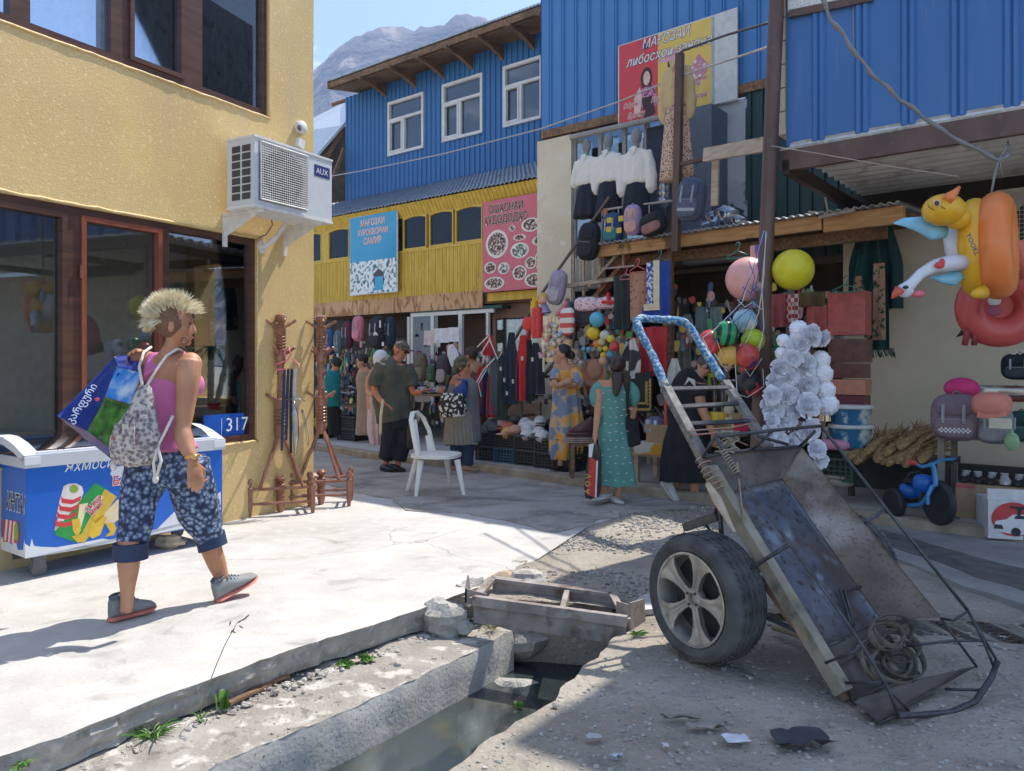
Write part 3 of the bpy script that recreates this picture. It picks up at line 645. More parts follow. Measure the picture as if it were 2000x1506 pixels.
for a,b,ta,tb,ba,bb in[(760,830,199,183,305,291),(866,945,167,143,280,259),(985,1062,130,110,251,231)]:
 wins.append((fX(a,C1),fX(b,C1),(fZ(a,ba,C1)+fZ(b,bb,C1))/2,(fZ(a,ta,C1)+fZ(b,tb,C1))/2))
X0b=fX(675,C1);m=MB();rp=[(0,0),(.18,0),(.28,.022),(.5,.022),(.6,0)]
siding(m,C1,X0b,1.4,4.4,7.05,rp,.125,wins);part('siding',m,bluemetal,blue1)
m=MB();m.obox(fp(C1,X0b,0)-FN*.06,FU*.05,-FN*4,UP*7.05);fwall(m,C1+.6,X0b+.05,1.4,0,4.4,.1)
for a,b in zip([X0b+.05]+[w[1]for w in wins],[w[0]for w in wins]+[1.4]):
 if b>a:fwall(m,C1+.15,a,b,4.4,7.0,.05)
part('wall',m,bluemetal,blue1)
m=MB();fwall(m,C1+2.2,X0b+.1,1.4,4.4,7.0,.05);part('room_wall',m,midroom,blue1)
for w in wins:
 f=MB();wd_=(w[1]-w[0])/FU.x;h=w[3]-w[2];e=.055;o=fp(C1,w[0],w[2])
 def fb(u0,u1,v0,v1,n0=-.04,n1=.05):f.obox(o+FU*u0+UP*v0+FN*n0,FU*(u1-u0),FN*(n1-n0),UP*(v1-v0))
 fb(0,wd_,0,e);fb(0,wd_,h-e,h);fb(0,e,e,h-e);fb(wd_-e,wd_,e,h-e);fb(e,wd_-e,h*.63,h*.63+.05,-.03,.045);fb(wd_*.42,wd_*.42+.055,e,h*.63,-.03,.045)
 fo=part('window',f,whitepaint,blue1)
 s_=MB()
 for(u0,u1,v0,v1)in[(e,wd_*.42,e,h*.63)]:
  for q in[(u0,u1,v0,v0+.035),(u0,u1,v1-.035,v1),(u0,u0+.03,v0+.035,v1-.035),(u1-.03,u1,v0+.035,v1-.035)]:s_.obox(o+FU*q[0]+UP*q[2]+FN*.0,FU*(q[1]-q[0]),FN*.06,UP*(q[3]-q[2]))
 part('sash',s_,whitepaint,fo)
 for(u0,u1,v0,v1)in[(e,wd_-e,h*.63+.05,h-e),(e,wd_*.42,e,h*.63),(wd_*.42+.055,wd_-e,e,h*.63)]:
  g=MB();g.obox(o+FU*u0+UP*v0-FN*.012,FU*(u1-u0),FN*.008,UP*(v1-v0));part('pane',g,glass,fo)
 cu=MB();k=40
 for(u0,u1,v0,v1)in[(e,wd_-e,h*.55,h-e),(wd_*.62,wd_-e,e,h*.6)]:
  top=[o+FU*(u0+(u1-u0)*i/k)+UP*v1-FN*(.14+.02*math.sin(i*1.35+v0))for i in range(k+1)];bot=[p-UP*(v1-v0)for p in top]
  cu.add(top+bot,[(i,i+1,k+2+i,k+1+i)for i in range(k)])
 part('curtain',cu,curtainm,fo,'all')
 # roof with rafters and overhang
zr=7.13;Cr=15.9;XL=fX(639,Cr)
m=MB();o=fp(Cr,XL,zr);e=fp(Cr,1.5,zr)-o;bk=-FN*5+UP*.9;kk=90
for i in range(kk):
 for j,hgt in((0,.0),(1,.025)):
  pass
top=[]
for i in range(kk*2+1):top.append(o+e*(i/(kk*2))+UP*(.03+.018*(i%2)))
m.add(top+[p+bk for p in top]+[p-UP*.03 for p in top]+[p+bk-UP*.03 for p in top],[(i,i+1,len(top)+i+1,len(top)+i)for i in range(len(top)-1)]+[(i,2*len(top)+i,2*len(top)+i+1,i+1)for i in range(len(top)-1)]+[(2*len(top)+i,3*len(top)+i,3*len(top)+i+1,2*len(top)+i+1)for i in range(len(top)-1)])
part('roof',m,zinc,blue1)
m=MB();m.obox(o-UP*.12+FN*-.02,e,-FN*.03,UP*.11);m.obox(o-UP*.10-FN*.1+FU*.0,e,bk*.18,-UP*.02);m.obox(o-UP*.14,FU*.04,bk*.25,UP*.15);part('eaves_board',m,oldwood,blue1)
for px in[700,757,812,868,928,990,1048]:
 p=fp(Cr,fX(px,Cr),zr-.12);r_=MB();r_.prism([p+FN*.02,p-FN*.85,p-FN*.85-UP*.34,p-FN*.6-UP*.17,p-FN*.3-UP*.08,p+FN*.02-UP*.05],FU*.07);part('rafter',r_,oldwood,blue1)
 # little shed behind with a pale roof
sh=thing('shed','low shed with pale zinc roof wedged between ochre house and blue house','building',D(640,420,19))
m=MB();q=[D(560,262,19),D(674,205,19.5),D(676,243,16.6),D(600,330,16.2)];m.prism(q,(0,0,.08));part('roof',m,plain('pale_zinc',(.52,.56,.58),.4,metal=.3),sh)
m=MB();m.prism([D(560,300,19),D(690,240,19.2),D(690,560,19.2),D(560,560,19)],(0,.1,0));part('wall',m,darkroom,sh)
m=MB();m.beam(D(612,350,16.3),D(672,250,16.7),.08,.08);m.beam(D(650,348,16),D(672,290,16.2),.06,.06);m.beam(D(648,205,17),D(680,195,17),.06,.06);part('rafter',m,oldwood,sh)
# ---- yellow timber front with lean-to roof
C2=14.7
yf=thing('timber_front','yellow plank upper storey under a lean-to zinc roof','building',fp(C2,-1.5))
XL2,XR2=-4.6,fX(1060,C2)
m=MB();na=230;Ce=14.42
top=[];bot=[]
for i in range(na+1):
 X=XL2+(XR2+.1-XL2)*i/na;w=.018*math.sin(i*math.pi/1.5)
 bot.append(fp(Ce,X,4.10+w+.010*mnoise.noise(V((i*.1,0,0)))));top.append(fp(C1-.03,X,4.84+w))
m.add(bot+top+[p-UP*.012 for p in bot],[(i,i+1,na+2+i,na+1+i)for i in range(na)]+[(2*(na+1)+i,2*(na+1)+i+1,i+1,i)for i in range(na)]);part('lean_to_roof',m,zinc,yf)
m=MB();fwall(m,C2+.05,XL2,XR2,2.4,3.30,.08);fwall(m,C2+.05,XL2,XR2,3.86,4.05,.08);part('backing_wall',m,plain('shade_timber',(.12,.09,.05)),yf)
# planks one by one
pw=.082;pm=None;i=0;X=XL2
while X<XR2:
 r_=random.random();a=MB();o=fp(C2,X,2.47+.015*r_);a.obox(o,FU*(pw-.009),-FN*.03,UP*(.83))
 a.obox(o+FU*(pw*.35)+FN*.004,FU*.012,-FN*.01,UP*.83)
 part('plank',a,yplank,yf);a=MB()
 o=fp(C2-.02,X,3.86);a.prism([o,o+FU*(pw-.008),o+FU*(pw-.008)+UP*.21+FN*.13,o+UP*.21+FN*.13],-FN*.02)
 part('plank',a,yplank,yf);X+=pw*FU.x;i+=1
m=MB();o=fp(C2-.03,XL2,2.24);m.obox(o,fp(C2-.03,fX(942,C2))-fp(C2-.03,XL2),-FN*.02,UP*.27);part('fascia',m,rustboard,yf)
m=MB();o=fp(C2-.01,fX(952,C2),2.33);m.obox(o,fp(C2,XR2)-fp(C2,fX(952,C2)),-FN*.06,UP*.13);part('yellow_rail',m,yplank,yf)
# glazed openings with arched heads
thinglass=glassmat('clean_glass',(.8,.8,.8),.0)
yframe=plain('yellow_frame',(.66,.44,.07),.6)
pxs=[(575,628),(641,682),(787,833),(838,885),(889,942)]
for k,(a,b)in enumerate(pxs):
 xa,xb=fX(a,C2),fX(b,C2);wdt=(xb-xa)/FU.x;o=fp(C2-.03,xa,3.30);f=MB();h=.585;n=14
 f.obox(o,FU*.022,-FN*.06,UP*h);f.obox(o+FU*(wdt-.022),FU*.022,-FN*.06,UP*h);f.obox(o+FU*.022,FU*(wdt-.044),-FN*.06,UP*.03)
 arc=[o+FU*(.022+(wdt-.044)*i/n)+UP*(h-.06+.035*math.sin(math.pi*i/n)**.8)for i in range(n+1)];f.prism(arc+[o+FU*(wdt-.022)+UP*h,o+FU*.022+UP*h],-FN*.05)
 fo=part('window',f,yframe,yf);g=MB();g.obox(o+FU*.022+UP*.03-FN*.03,FU*(wdt-.044),-FN*.006,UP*(h-.05));part('pane',g,thinglass,fo)
m=MB();fwall(m,C2-.02,fX(628,C2),fX(641,C2),3.30,3.86,.05);fwall(m,C2-.02,XL2,XR2,3.265,3.30,.06);part('post',m,yframe,yf)
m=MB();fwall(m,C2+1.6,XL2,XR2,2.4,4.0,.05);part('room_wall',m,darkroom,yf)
m=MB();fwall(m,C2+.1,XL2,XR2,2.3,2.4,1.6);part('floor',m,oldwood,yf)
# signs on it
foodpic=mat('food_photo',(.03,.03,.025),(.75,.70,.60),scale=30,kind='noise',lo=.42,hi=.62,rough=.4,c3=(.32,.12,.08),detail=3)
foodpic2=mat('food_photo_green',(.04,.09,.05),(.8,.8,.72),scale=26,lo=.42,hi=.6,rough=.4,c3=(.35,.3,.25),detail=3)
icepic=mat('ice_photo',(.02,.16,.22),(.82,.86,.85),scale=16,lo=.40,hi=.50,rough=.35,c3=(.35,.42,.35),detail=5)
def sign_frame(C,a,b,tl,tr,bl,br):
 p=[T(a,bl,C),T(b,br,C),T(b,tr,C),T(a,tl,C)];return p
def sgn(name,label,corners,m_,th=.02,parent=None):
 t=thing(name,label,'sign',corners[0]);mb=MB();mb.prism(corners,-FN*th);part('board',mb,m_,t);return t
s=sign_frame(C2-.16,683,776,426,411,578,570);s1=sgn('grocery_sign','tall blue and white grocery banner hung on yellow planks',s,P((.75,.78,.78)))
o,ux,uy=s[0],(s[1]-s[0]),(s[3]-s[0]);U_,V_=ux.normalized(),uy.normalized();wS,hS=ux.length,uy.length
def sq(u0,u1,v0,v1,n=.004):return[o+U_*(wS*u)+V_*(hS*v)+FN*n for u,v in((u0,v0),(u1,v0),(u1,v1),(u0,v1))]
m=MB();m.prism(sq(.015,.985,.42,.99),FN*.002);part('sky_print',m,mat('sign_sky',(.10,.46,.68),(.02,.28,.52),scale=.8,lo=.3,hi=.7,rough=.35),s1)
m=MB();m.prism(sq(.015,.985,.01,.42),FN*.002);
for k in range(26):
 u=.02+.96*k/25;h=.44+.17*random.random();m.prism(sq(max(.015,u-.03),min(.985,u+.035),.42,h-(.05 if 6<k<12 else 0),.0045+.0002*(k%3)),FN*.001)
part('goods_print',m,icepic,s1)
m=MB();m.prism([o+U_*(wS*(.63+.11*math.cos(a)))+V_*(hS*(.17+.13*math.sin(a)))+FN*.008 for a in[k*math.pi*2/20 for k in range(20)]],FN*.001);part('door_print',m,P((.1,.08,.1)),s1)
m=MB();m.prism(sq(.55,.72,.04,.21,.0095),FN*.001);part('blue_print',m,P((.08,.42,.66)),s1)
m=MB();m2=MB();cu=o+FN*.008
for k,(tx,v,sc)in enumerate([('МАҒОЗАИ',.86,1.0),('ХУРОКВОРИИ',.745,.9),('САМИР',.63,1.0)]):
 sz=hS*.115*sc;c0=o+U_*(wS*.5)+V_*(hS*v)
 m.text(tx,c0+FN*.007,U_,V_,sz,.001,align='CENTER',offset=.045,squash=.80);m2.text(tx,c0+FN*.009,U_,V_,sz,.001,align='CENTER',offset=.008,squash=.80)
part('letter_outline',m,P((.72,.2,.16)),s1);part('letters',m2,P((.8,.72,.70)),s1)
s=sign_frame(C2-.16,943,1062,396,374,571,562);s2=sgn('canteen_sign','pink canteen banner printed with plates of food beside cream pillar',s,plain('sign_pink',(.66,.15,.18),.45,v=.05))
o,ux,uy=s[0],(s[1]-s[0]),(s[3]-s[0]);U_,V_=ux.normalized(),uy.normalized();wS,hS=ux.length,uy.length
m=MB();m2=MB()
for tx,v in(('ОШХОНАИ',.865),('ХУДОДОДХО',.745)):
 c0=o+U_*(wS*(.10 if v>.8 else.02))+V_*(hS*v);m.text(tx,c0+FN*.004,U_,V_,hS*.125,.001,offset=.05,squash=.74);m2.text(tx,c0+FN*.006,U_,V_,hS*.125,.001,offset=.012,squash=.74)
part('letter_outline',m,P((.80,.62,.52)),s2);part('letters',m2,P((.02,.035,.02)),s2)
m=MB()
for k,(u,v,ru,rv)in enumerate([(.245,.52,.19,.155),(.50,.67,.05,.035),(.80,.68,.15,.075),(.62,.56,.10,.035),(.62,.42,.15,.085),(.92,.50,.10,.05),(.13,.265,.10,.065),(.36,.245,.095,.065),(.62,.18,.115,.08),(.80,.275,.09,.065),(.95,.33,.08,.05),(.20,.09,.17,.07),(.86,.09,.16,.075),(.96,.22,.07,.04)]):
 ang=[q*math.pi*2/24 for q in range(24)];c0=o+U_*(wS*u)+V_*(hS*v)
 def el(s_,n):return[c0+U_*(wS*ru*s_*math.cos(a))+V_*(hS*rv*s_*math.sin(a))+FN*n for a in ang if u+ru*s_*math.cos(a)<1.02]
 m.prism(el(1.0,.003),FN*.001);m2=MB();m2.prism(el(.80,.0045),FN*.001);part('food_print',m2,foodpic if k%3!=1 else foodpic2,s2)
part('plate_print',m,P((.80,.76,.66)),s2)
# ---- shop row under the yellow storey
sr=thing('shop_row','open fronted shop row under the yellow planks with white glazed screen','building',fp(C2+1.5,-1.5))
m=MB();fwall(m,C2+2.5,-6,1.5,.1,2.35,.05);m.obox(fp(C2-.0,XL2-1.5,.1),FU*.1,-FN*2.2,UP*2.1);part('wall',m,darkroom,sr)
m=MB();fwall(m,C2+.35,fX(952,C2+.35),fX(1075,C2+.35),.1,1.45,.06);o=fp(C2+.34,fX(962,C2+.35),1.45);m.obox(o,FU*1.1,-FN*.06,UP*.10);m.obox(o+UP*.62,FU*1.1,-FN*.06,UP*.25);m.obox(o+UP*.1,FU*.07,-FN*.06,UP*.52)
part('panelled_wall',m,plain('brown_panel',(.20,.12,.08),.6),sr)
m=MB();m.obox(fp(C2+.36,fX(965,C2+.35),1.5),FU*1.0,-FN*.01,UP*.55);part('pane',m,darkglass,sr)
m=MB();o=fp(C2+.02,fX(795,C2),.1);tot=(fX(955,C2)-fX(795,C2))/FU.x
for a,w in[(fX(795,C2),.06),(fX(802,C2),.05),(fX(841,C2),.07),(fX(895,C2),.08),(fX(949,C2),.05)]:m.obox(fp(C2,a,.6),FU*w,-FN*.05,UP*1.56)
m.obox(fp(C2,fX(802,C2),2.155),FU*(tot),-FN*.05,UP*.06);part('glazing_bar',m,whitepaint,sr)
m=MB();m.obox(fp(C2-.02,fX(800,C2),2.215),FU*(tot+.2),-FN*.3,UP*.05);part('lintel',m,darksteel,sr)
m=MB();m.obox(fp(C2+.03,fX(803,C2),.7),FU*.63,-FN*.006,UP*1.45);part('pane',m,glass,sr)
wires=MB()
for i in range(12):X=fX(803,C2)+.035*i;wires.tube([fp(C2+.12,X,1.3),fp(C2+.12,X,2.1)],.004,4)
for i in range(12):wires.tube([fp(C2+.12,fX(803,C2),1.35+.065*i),fp(C2+.12,fX(803,C2)+.42,1.35+.065*i)],.004,4)
part('wire_mesh',wires,P((.35,.34,.32)),sr)
m=MB();fwall(m,C2+1.4,fX(895,C2),fX(955,C2),.1,2.2,.05);part('inner_wall',m,plain('inner_brown',(.16,.10,.06)),sr)
m=MB();m.obox(fp(C2+1.4,-5,1.35),FU*5,-FN*.5,UP*.03);m.obox(fp(C2+1.4,-5,.8),FU*5,-FN*.5,UP*.03);part('shelf',m,oldwood,sr)
# ================================================================ tall blue shop in the middle
C3=14.2;XA,XB=fX(1056,C3),3.27
shop=thing('blue_shop','tall blue sheet clad shop over cream plastered wall with balcony doorway','building',fp(C3,1.5))
zb3=4.66
def zline(px,py):return fZ(px,py,C3)
ribs=[(0,0),(.62,0),(.68,.028),(.76,.028),(.80,.012),(.84,.028),(.92,.028),(.98,0)]
m=MB();siding(m,C3,XA,XB,zline(1056,262),6.8,ribs,.215);part('siding',m,paleblue,shop)
m=MB();fwall(m,C3+.03,XA+.02,XB,zline(1056,262),6.78,.2);m.obox(fp(C3,XA),FU*.02,-FN*3.6,UP*6.8);part('wall',m,bluemetal,shop)
m=MB();fwall(m,C3-.05,XA-.1,XB+.1,6.8,6.86,4.2);part('roof',m,zinc,shop)
zz=(zline(1056,262)+zline(1440,190))/2
m=MB();m.obox(fp(C3-.08,XA,zline(1056,274)),fp(C3-.08,XB)-fp(C3-.08,XA),-FN*.15,UP*.11);part('beam',m,oldwood,shop)
za=zline(1056,278)
m=MB();x0,x1=fX(1050,C3-.02),fX(1116,C3);nn=14
def plaster(mb,C,X0_,X1_,z0,z1,th,seed):
 nx_,nz_=max(3,int((X1_-X0_)/.08)),max(3,int((z1-z0)/.1));fwall(mb,C+.02,X0_,X1_,z0,z1,th);b=len(mb.v)
 for j in range(nz_+1):
  for i in range(nx_+1):
   X,z=X0_+(X1_-X0_)*i/nx_,z0+(z1-z0)*j/nz_;e=.016*mnoise.noise(V((X*2.3,z*2.3,seed)))+.006*mnoise.noise(V((X*9,z*9,seed)));e=0 if i in(0,nx_)or j in(0,nz_)else e
   mb.v.append(tuple(fp(C,X,z)+FN*(e+.012)))
 mb.f+=[(b+j*(nx_+1)+i,b+j*(nx_+1)+i+1,b+(j+1)*(nx_+1)+i+1,b+(j+1)*(nx_+1)+i)for j in range(nz_)for i in range(nx_)];mb.m+=[0]*(nx_*nz_)
plaster(m,C3-.06,x0,x1,.1,za,.5,1);part('cream_wall',m,creamwall,shop,True)
m=MB();plaster(m,C3,fX(1335,C3),fX(1462,C3),2.6,zline(1400,205),.2,5);part('grey_wall',m,greywall,shop,True)
m=MB();siding(m,C3-.02,fX(1455,C3),4.6,2.55,zline(1480,170),[(0,0),(.4,0),(.45,.03),(.55,.03),(.6,0)],.14);part('green_sheet',m,darksteel,shop)
m=MB();fwall(m,C3+1.5,x1,4.6,2.6,4.6,.1);fwall(m,C3+.1,fX(1290,C3),fX(1340,C3),2.6,4.4,.2);part('inner_wall',m,midroom,shop)
# balcony doorway with dark frames
m=MB()
for px in(1118,1168,1215,1258,1290):m.obox(fp(C3,fX(px,C3),2.75),FU*.055,-FN*.06,UP*1.75)
m.obox(fp(C3-.01,fX(1118,C3),4.05),FU*1.1,-FN*.05,UP*.06);m.tube([fp(C3-.2,x1-.02,4.46),fp(C3-.2,2.0,4.46)],.04,8);part('door_frame',m,P((.33,.31,.29)),shop)
for k,px in enumerate((1122,1172,1219)):
 g=MB();g.obox(fp(C3+.03,fX(px,C3),2.8),FU*.29,-FN*.005,UP*1.6);part('pane',g,glass,shop)
m=MB();m.obox(fp(C3-.02,fX(1262,C3),2.78),FU*.24,-FN*.05,UP*1.62);part('door_leaf',m,P((.03,.035,.06)),shop)
m=MB();m.obox(fp(C3-.75,fX(1318,C3-.5),2.75),FU*.42,-FN*.5,UP*1.62);part('metal_cabinet',m,plain('cabinet_grey',(.13,.16,.21),.5),shop)
# shop ground floor interior
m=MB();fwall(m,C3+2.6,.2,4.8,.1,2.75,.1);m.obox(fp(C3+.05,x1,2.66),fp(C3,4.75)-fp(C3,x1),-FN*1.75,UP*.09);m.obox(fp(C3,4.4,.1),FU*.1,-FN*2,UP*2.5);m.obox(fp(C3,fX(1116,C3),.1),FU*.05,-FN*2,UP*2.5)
part('back_wall',m,darkroom,shop)
# ---- porch roof / balcony deck with front beam
b0,b1=V((.88,9.45,2.64)),V((3.50,6.87,2.64))
pr=thing('porch','timber and zinc porch roof with honey coloured front beam above the stalls','building',(b0+b1)/2-UP*2.64)
bd=(b1-b0).normalized();bn=V((bd.y,-bd.x,0));bn=bn if bn.y<0 else-bn
m=MB();L3=(b1-b0).length;n=24;zs=[b0+(b1-b0)*i/n+UP*.006*mnoise.noise(V((i*.4,1,2)))for i in range(n+1)]
m.obox(b0,bd*L3*.80,-bn*.06,UP*.13);m.obox(b0+bd*L3*.805-UP*.03,bd*L3*.195,-bn*.06,UP*.155);part('front_beam',m,honeywood,pr)
m=MB();n=160;r0=[];r1=[]
for i in range(n+1):
 X=i/n;p=b0.lerp(b1,X)+UP*(.145+.014*math.sin(i*1.9));r0.append(p+bn*.10+UP*.008*mnoise.noise(V((i*.3,3,3))));q=p-bn*2.0;r1.append(q+UP*.08)
m.add(r0+r1+[p-UP*.01 for p in r0]+[p-UP*.01 for p in r1],[(i,i+1,n+2+i,n+1+i)for i in range(n)]+[(2*(n+1)+i,3*(n+1)+i,3*(n+1)+i+1,2*(n+1)+i+1)for i in range(n)]+[(i,2*(n+1)+i,2*(n+1)+i+1,i+1)for i in range(n)]);part('roof_sheet',m,zinc,pr)
m=MB();n=26
for i in range(n): # darkened inner battens that carry the sheets
 p=b0-bn*(.25+i*.07)+UP*(.06+.003*i);m.obox(p,bd*L3,-bn*.028,UP*.03)
part('batten',m,oldwood,pr,kind='stuff')
m=MB();m.obox(b0-bn*.35+bd*.1-UP*.10,bd*(L3*.9),-bn*.06,UP*.12);part('inner_beam',m,oldwood,pr)
for s_ in(.30,.62):
 m=MB();p=b0.lerp(b1,s_)-bn*.15;m.obox(V((p.x,p.y,.1)),bd*.06,-bn*.06,UP*2.56);part('post',m,oldwood,pr)
 # railing and rusty post on the balcony
m=MB();Cq=12.75;P0=T(1183,482,Cq);m.tube([P0,T(1183,408,Cq)],.028,8);part('orange_post',m,plain('orange_rust',(.45,.17,.09),.7),pr)
m=MB();m.tube([T(1180,410,Cq),T(1240,401,Cq),T(1325,391,Cq)],.014,6);m.tube([T(1175,525,Cq),T(1240,519,Cq)],.012,6)
for px in(1176,1208,1268):m.tube([T(px,411-(px-1180)*.13,Cq),T(px,492-(px-1180)*.13,Cq)],.009,5)
part('railing',m,P((.42,.36,.33),.5),pr)
m=MB();Cq2=12.2;m.beam(T(1320,492,Cq2),T(1328,104,Cq2),.075,.075,FN);m.beam(T(1325,322,Cq2),T(1383,309,Cq2),.04,.04);part('steel_post',m,brownsteel,pr)
m=MB();m.beam(T(1377,303,11.6),T(1500,281,10.9),.05,.13);m.beam(T(1398,312,11.8),T(1396,402,11.8),.07,.04,FN);part('loose_timber',m,rawwood,pr)
# ---- outside stair with sloping rails in front of the cream wall
st=thing('outside_stair','steep outside stair with orange stringer climbing to the balcony','stairs',T(985,830,13.0))
Cs=13.2
m=MB();m.beam(T(968,815,Cs),T(1235,500,Cs),.05,.16,FN);part('stringer',m,plain('stringer_orange',(.34,.13,.07),.7,v=.3),st)
m=MB();m.beam(T(1010,792,Cs-.1),T(1100,690,Cs-.1),.03,.05,FN);m.tube([T(1008,785,Cs-.3),T(1110,685,Cs-.3)],.015,6);part('brace',m,P((.32,.30,.28)),st)
m=MB();m.tube([T(943,772,12.7),T(1050,585,12.7),T(1190,385,12.75)],.020,8);m.tube([T(985,560,12.7),T(985,561,12.7)],.01,4);part('handrail',m,P((.14,.09,.07),.5),st)
m=MB()
for k in range(9):
 f_=k/8;m.beam(T(968+267*f_,815-315*f_,Cs),T(968+267*f_,815-315*f_,Cs)-FN*.8,.2,.035)
part('tread',m,oldwood,st)
m=MB()
for px,py,b in((1140,460,600),(1120,487,640),(1240,555,640),(1218,430,520),(1172,480,560)):m.beam(T(px,py,13.0),T(px,b,13.0),.03,.03,FN)
m.beam(T(1100,560,12.9),T(1245,538,12.9),.05,.05);m.beam(T(1150,560,12.9),T(1230,470,12.9),.03,.03);part('baluster',m,rawwood,st)
# ================================================================ right hand house over the canopy
C4=10.445
rh=thing('canopy_house','house clad in wide blue sheets standing out over a corrugated canopy','building',fp(C4,3.2))
x0=fX(1536,C4)
m=MB();siding(m,C4,x0,8.4,fZ(1535,287,C4),4.9,ribs,.335);part('siding',m,mat('right_blue_sheet',(.04,.14,.36),(.055,.17,.42),scale=1.2,rough=.42,stretch=(1,1,.3)),rh)
layer(MATS['right_blue_sheet'],(.10,.19,.40),4,.56,.75,stretch=(4,4,.3),amount=.45,seed=2);layer(MATS['right_blue_sheet'],(.30,.28,.26),4,.66,.74,stretch=(10,10,.3),amount=.6,seed=5)
m=MB();fwall(m,C4+.03,x0,8.4,3.35,4.9,.3);m.obox(fp(C4+.5,x0+.3,3.35),FU*.1,-FN*4,UP*1.4);part('wall',m,oldconc,rh)
m=MB();m.prism([fp(C4,3.28,4.9),fp(C4,8.4,4.9),fp(C4,8.4,4.9)-FN*3.6,fp(C4,3.28,4.9)-FN*3.6],UP*2.8);part('shade_block',m,zinc,rh)  # unseen block added above, sized for the shade it throws on cart and canal
m=MB();m.prism([fp(C4-.02,fX(1539,C4),fZ(1540,27,C4)),fp(C4-.02,fX(1690,C4),fZ(1690,-2,C4)),fp(C4-.02,fX(1690,C4),5.0),fp(C4-.02,fX(1539,C4),5.0)],FN*.02);part('white_panel',m,plain('perforated_white',(.62,.62,.60),.6,v=.2,scale=60),rh)
m=MB();m.beam(fp(C4-.05,fX(1538,C4),fZ(1538,32,C4)),fp(C4-.05,fX(1700,C4),fZ(1700,0,C4)),.03,.06);part('panel_edge',m,brownsteel,rh)
m=MB()
for i in range(8):m.obox(fp(C4+.03,x0-.05,3.3+i*.2),FU*(.07+.01*(i%2)),-FN*.2,UP*.188)
part('block_edge',m,creamwall,rh)
# canopy
zc=3.035;q0=fp(C4-.05,fX(1523,C4-.05),zc);q1=fp(C4-.05,8.4,zc)
m=MB();m.obox(q0-UP*.06,q1-q0,-FN*.06,UP*.17);part('front_beam',m,brownsteel,rh)
m=MB();m.obox(q0+UP*.112,q1-q0,-FN*.08,UP*.02);m.obox(q0+UP*.14+FU*.1-FN*.02,(q1-q0)*.98,-FN*.1,UP*.035);part('slab_edge',m,oldconc,rh)
m=MB();m.beam(q0-UP*.03+FU*.05,q0-UP*.03+FU*.05-FN*2.35,.06,.12);part('side_beam',m,plain('dark_beam',(.045,.025,.02),.6),rh)
for dx in(2.05,4.3):m=MB();m.beam(q0+FU*dx-UP*.05,q0+FU*dx-FN*2.35-UP*.05,.06,.1);part('cross_beam',m,brownsteel,rh)
m=MB();n=78;ra=[];rb=[]
for i in range(n+1): # corrugations run along the front
 s_=i/n;z=zc+.13+.042*math.sin(i*math.pi/3)+.0*s_;p=q0-FN*(2.5*s_)+FU*.08;ra.append(V((p.x,p.y,z+.01*mnoise.noise(V((i*.3,0,0))))));p=p+FU*6.5;rb.append(V((p.x,p.y,z)))
m.add(ra+rb,[(i,i+1,n+2+i,n+1+i)for i in range(n)]);part('canopy_sheet',m,mat('canopy_zinc',(.62,.61,.58),(.76,.75,.72),scale=5,stretch=(1,1,1),rough=.5,metal=.1),rh,'all')
layer(MATS['canopy_zinc'],(.20,.17,.14),5,.55,.7,amount=.6,seed=3)
# beige wall under the canopy
C5=14.0
bw=MB();plaster(bw,C5,fX(1648,C5),8.5,.1,3.02,.2,9);wallb=thing('beige_wall','beige plastered shop wall under the corrugated canopy','wall',fp(C5,5,.1));part('plaster',bw,beigewall,wallb,True)
m=MB();m.obox(fp(C5-.03,fX(1640,C5),2.93),FU*4.5,-FN*.2,UP*.24);part('dark_lintel',m,plain('dark_edge',(.05,.045,.04),.9),wallb)  # plain dark band along the top of the wall
# leaning steel pole at the corner of the canopy
m=MB();pb=G(1474,1002,.10);m.tube([pb,D(1521,-90,6.46)],.062,14);single('street_pole',m,brownsteel,'brown painted steel pole leaning at the canopy corner','pole',smooth=True)
# second outdoor unit at the far right of the beige wall
a2=thing('air_conditioner','grey outdoor air conditioner on the beige wall behind the swim rings','air conditioner',T(1975,420,C5-.1))
o=T(1946,520,C5-.75);m=MB();hh=(T(1946,372,C5-.75)-o).z;m.obox(o,FU*.85,-FN*.3,UP*hh);part('housing',m,P((.42,.41,.36)),a2)
m=MB()
for i in range(20):m.tube([o+FU*(.04+.035*i)+FN*.02+UP*.05,o+FU*(.04+.035*i)+FN*.02+UP*(hh-.05)],.003,4)
for i in range(16):m.tube([o+FU*.04+FN*.022+UP*(.05+(hh-.1)*i/15),o+FU*.72+FN*.022+UP*(.05+(hh-.1)*i/15)],.003,4)
part('grille',m,P((.5,.48,.42)),a2)
m=MB();m.lathe(o+FU*.38+UP*hh*.5+FN*.004,[(0,0),(.26,0),(.26,.003),(0,.003)],24,FN);part('fan_opening',m,P((.03,.03,.03)),a2)
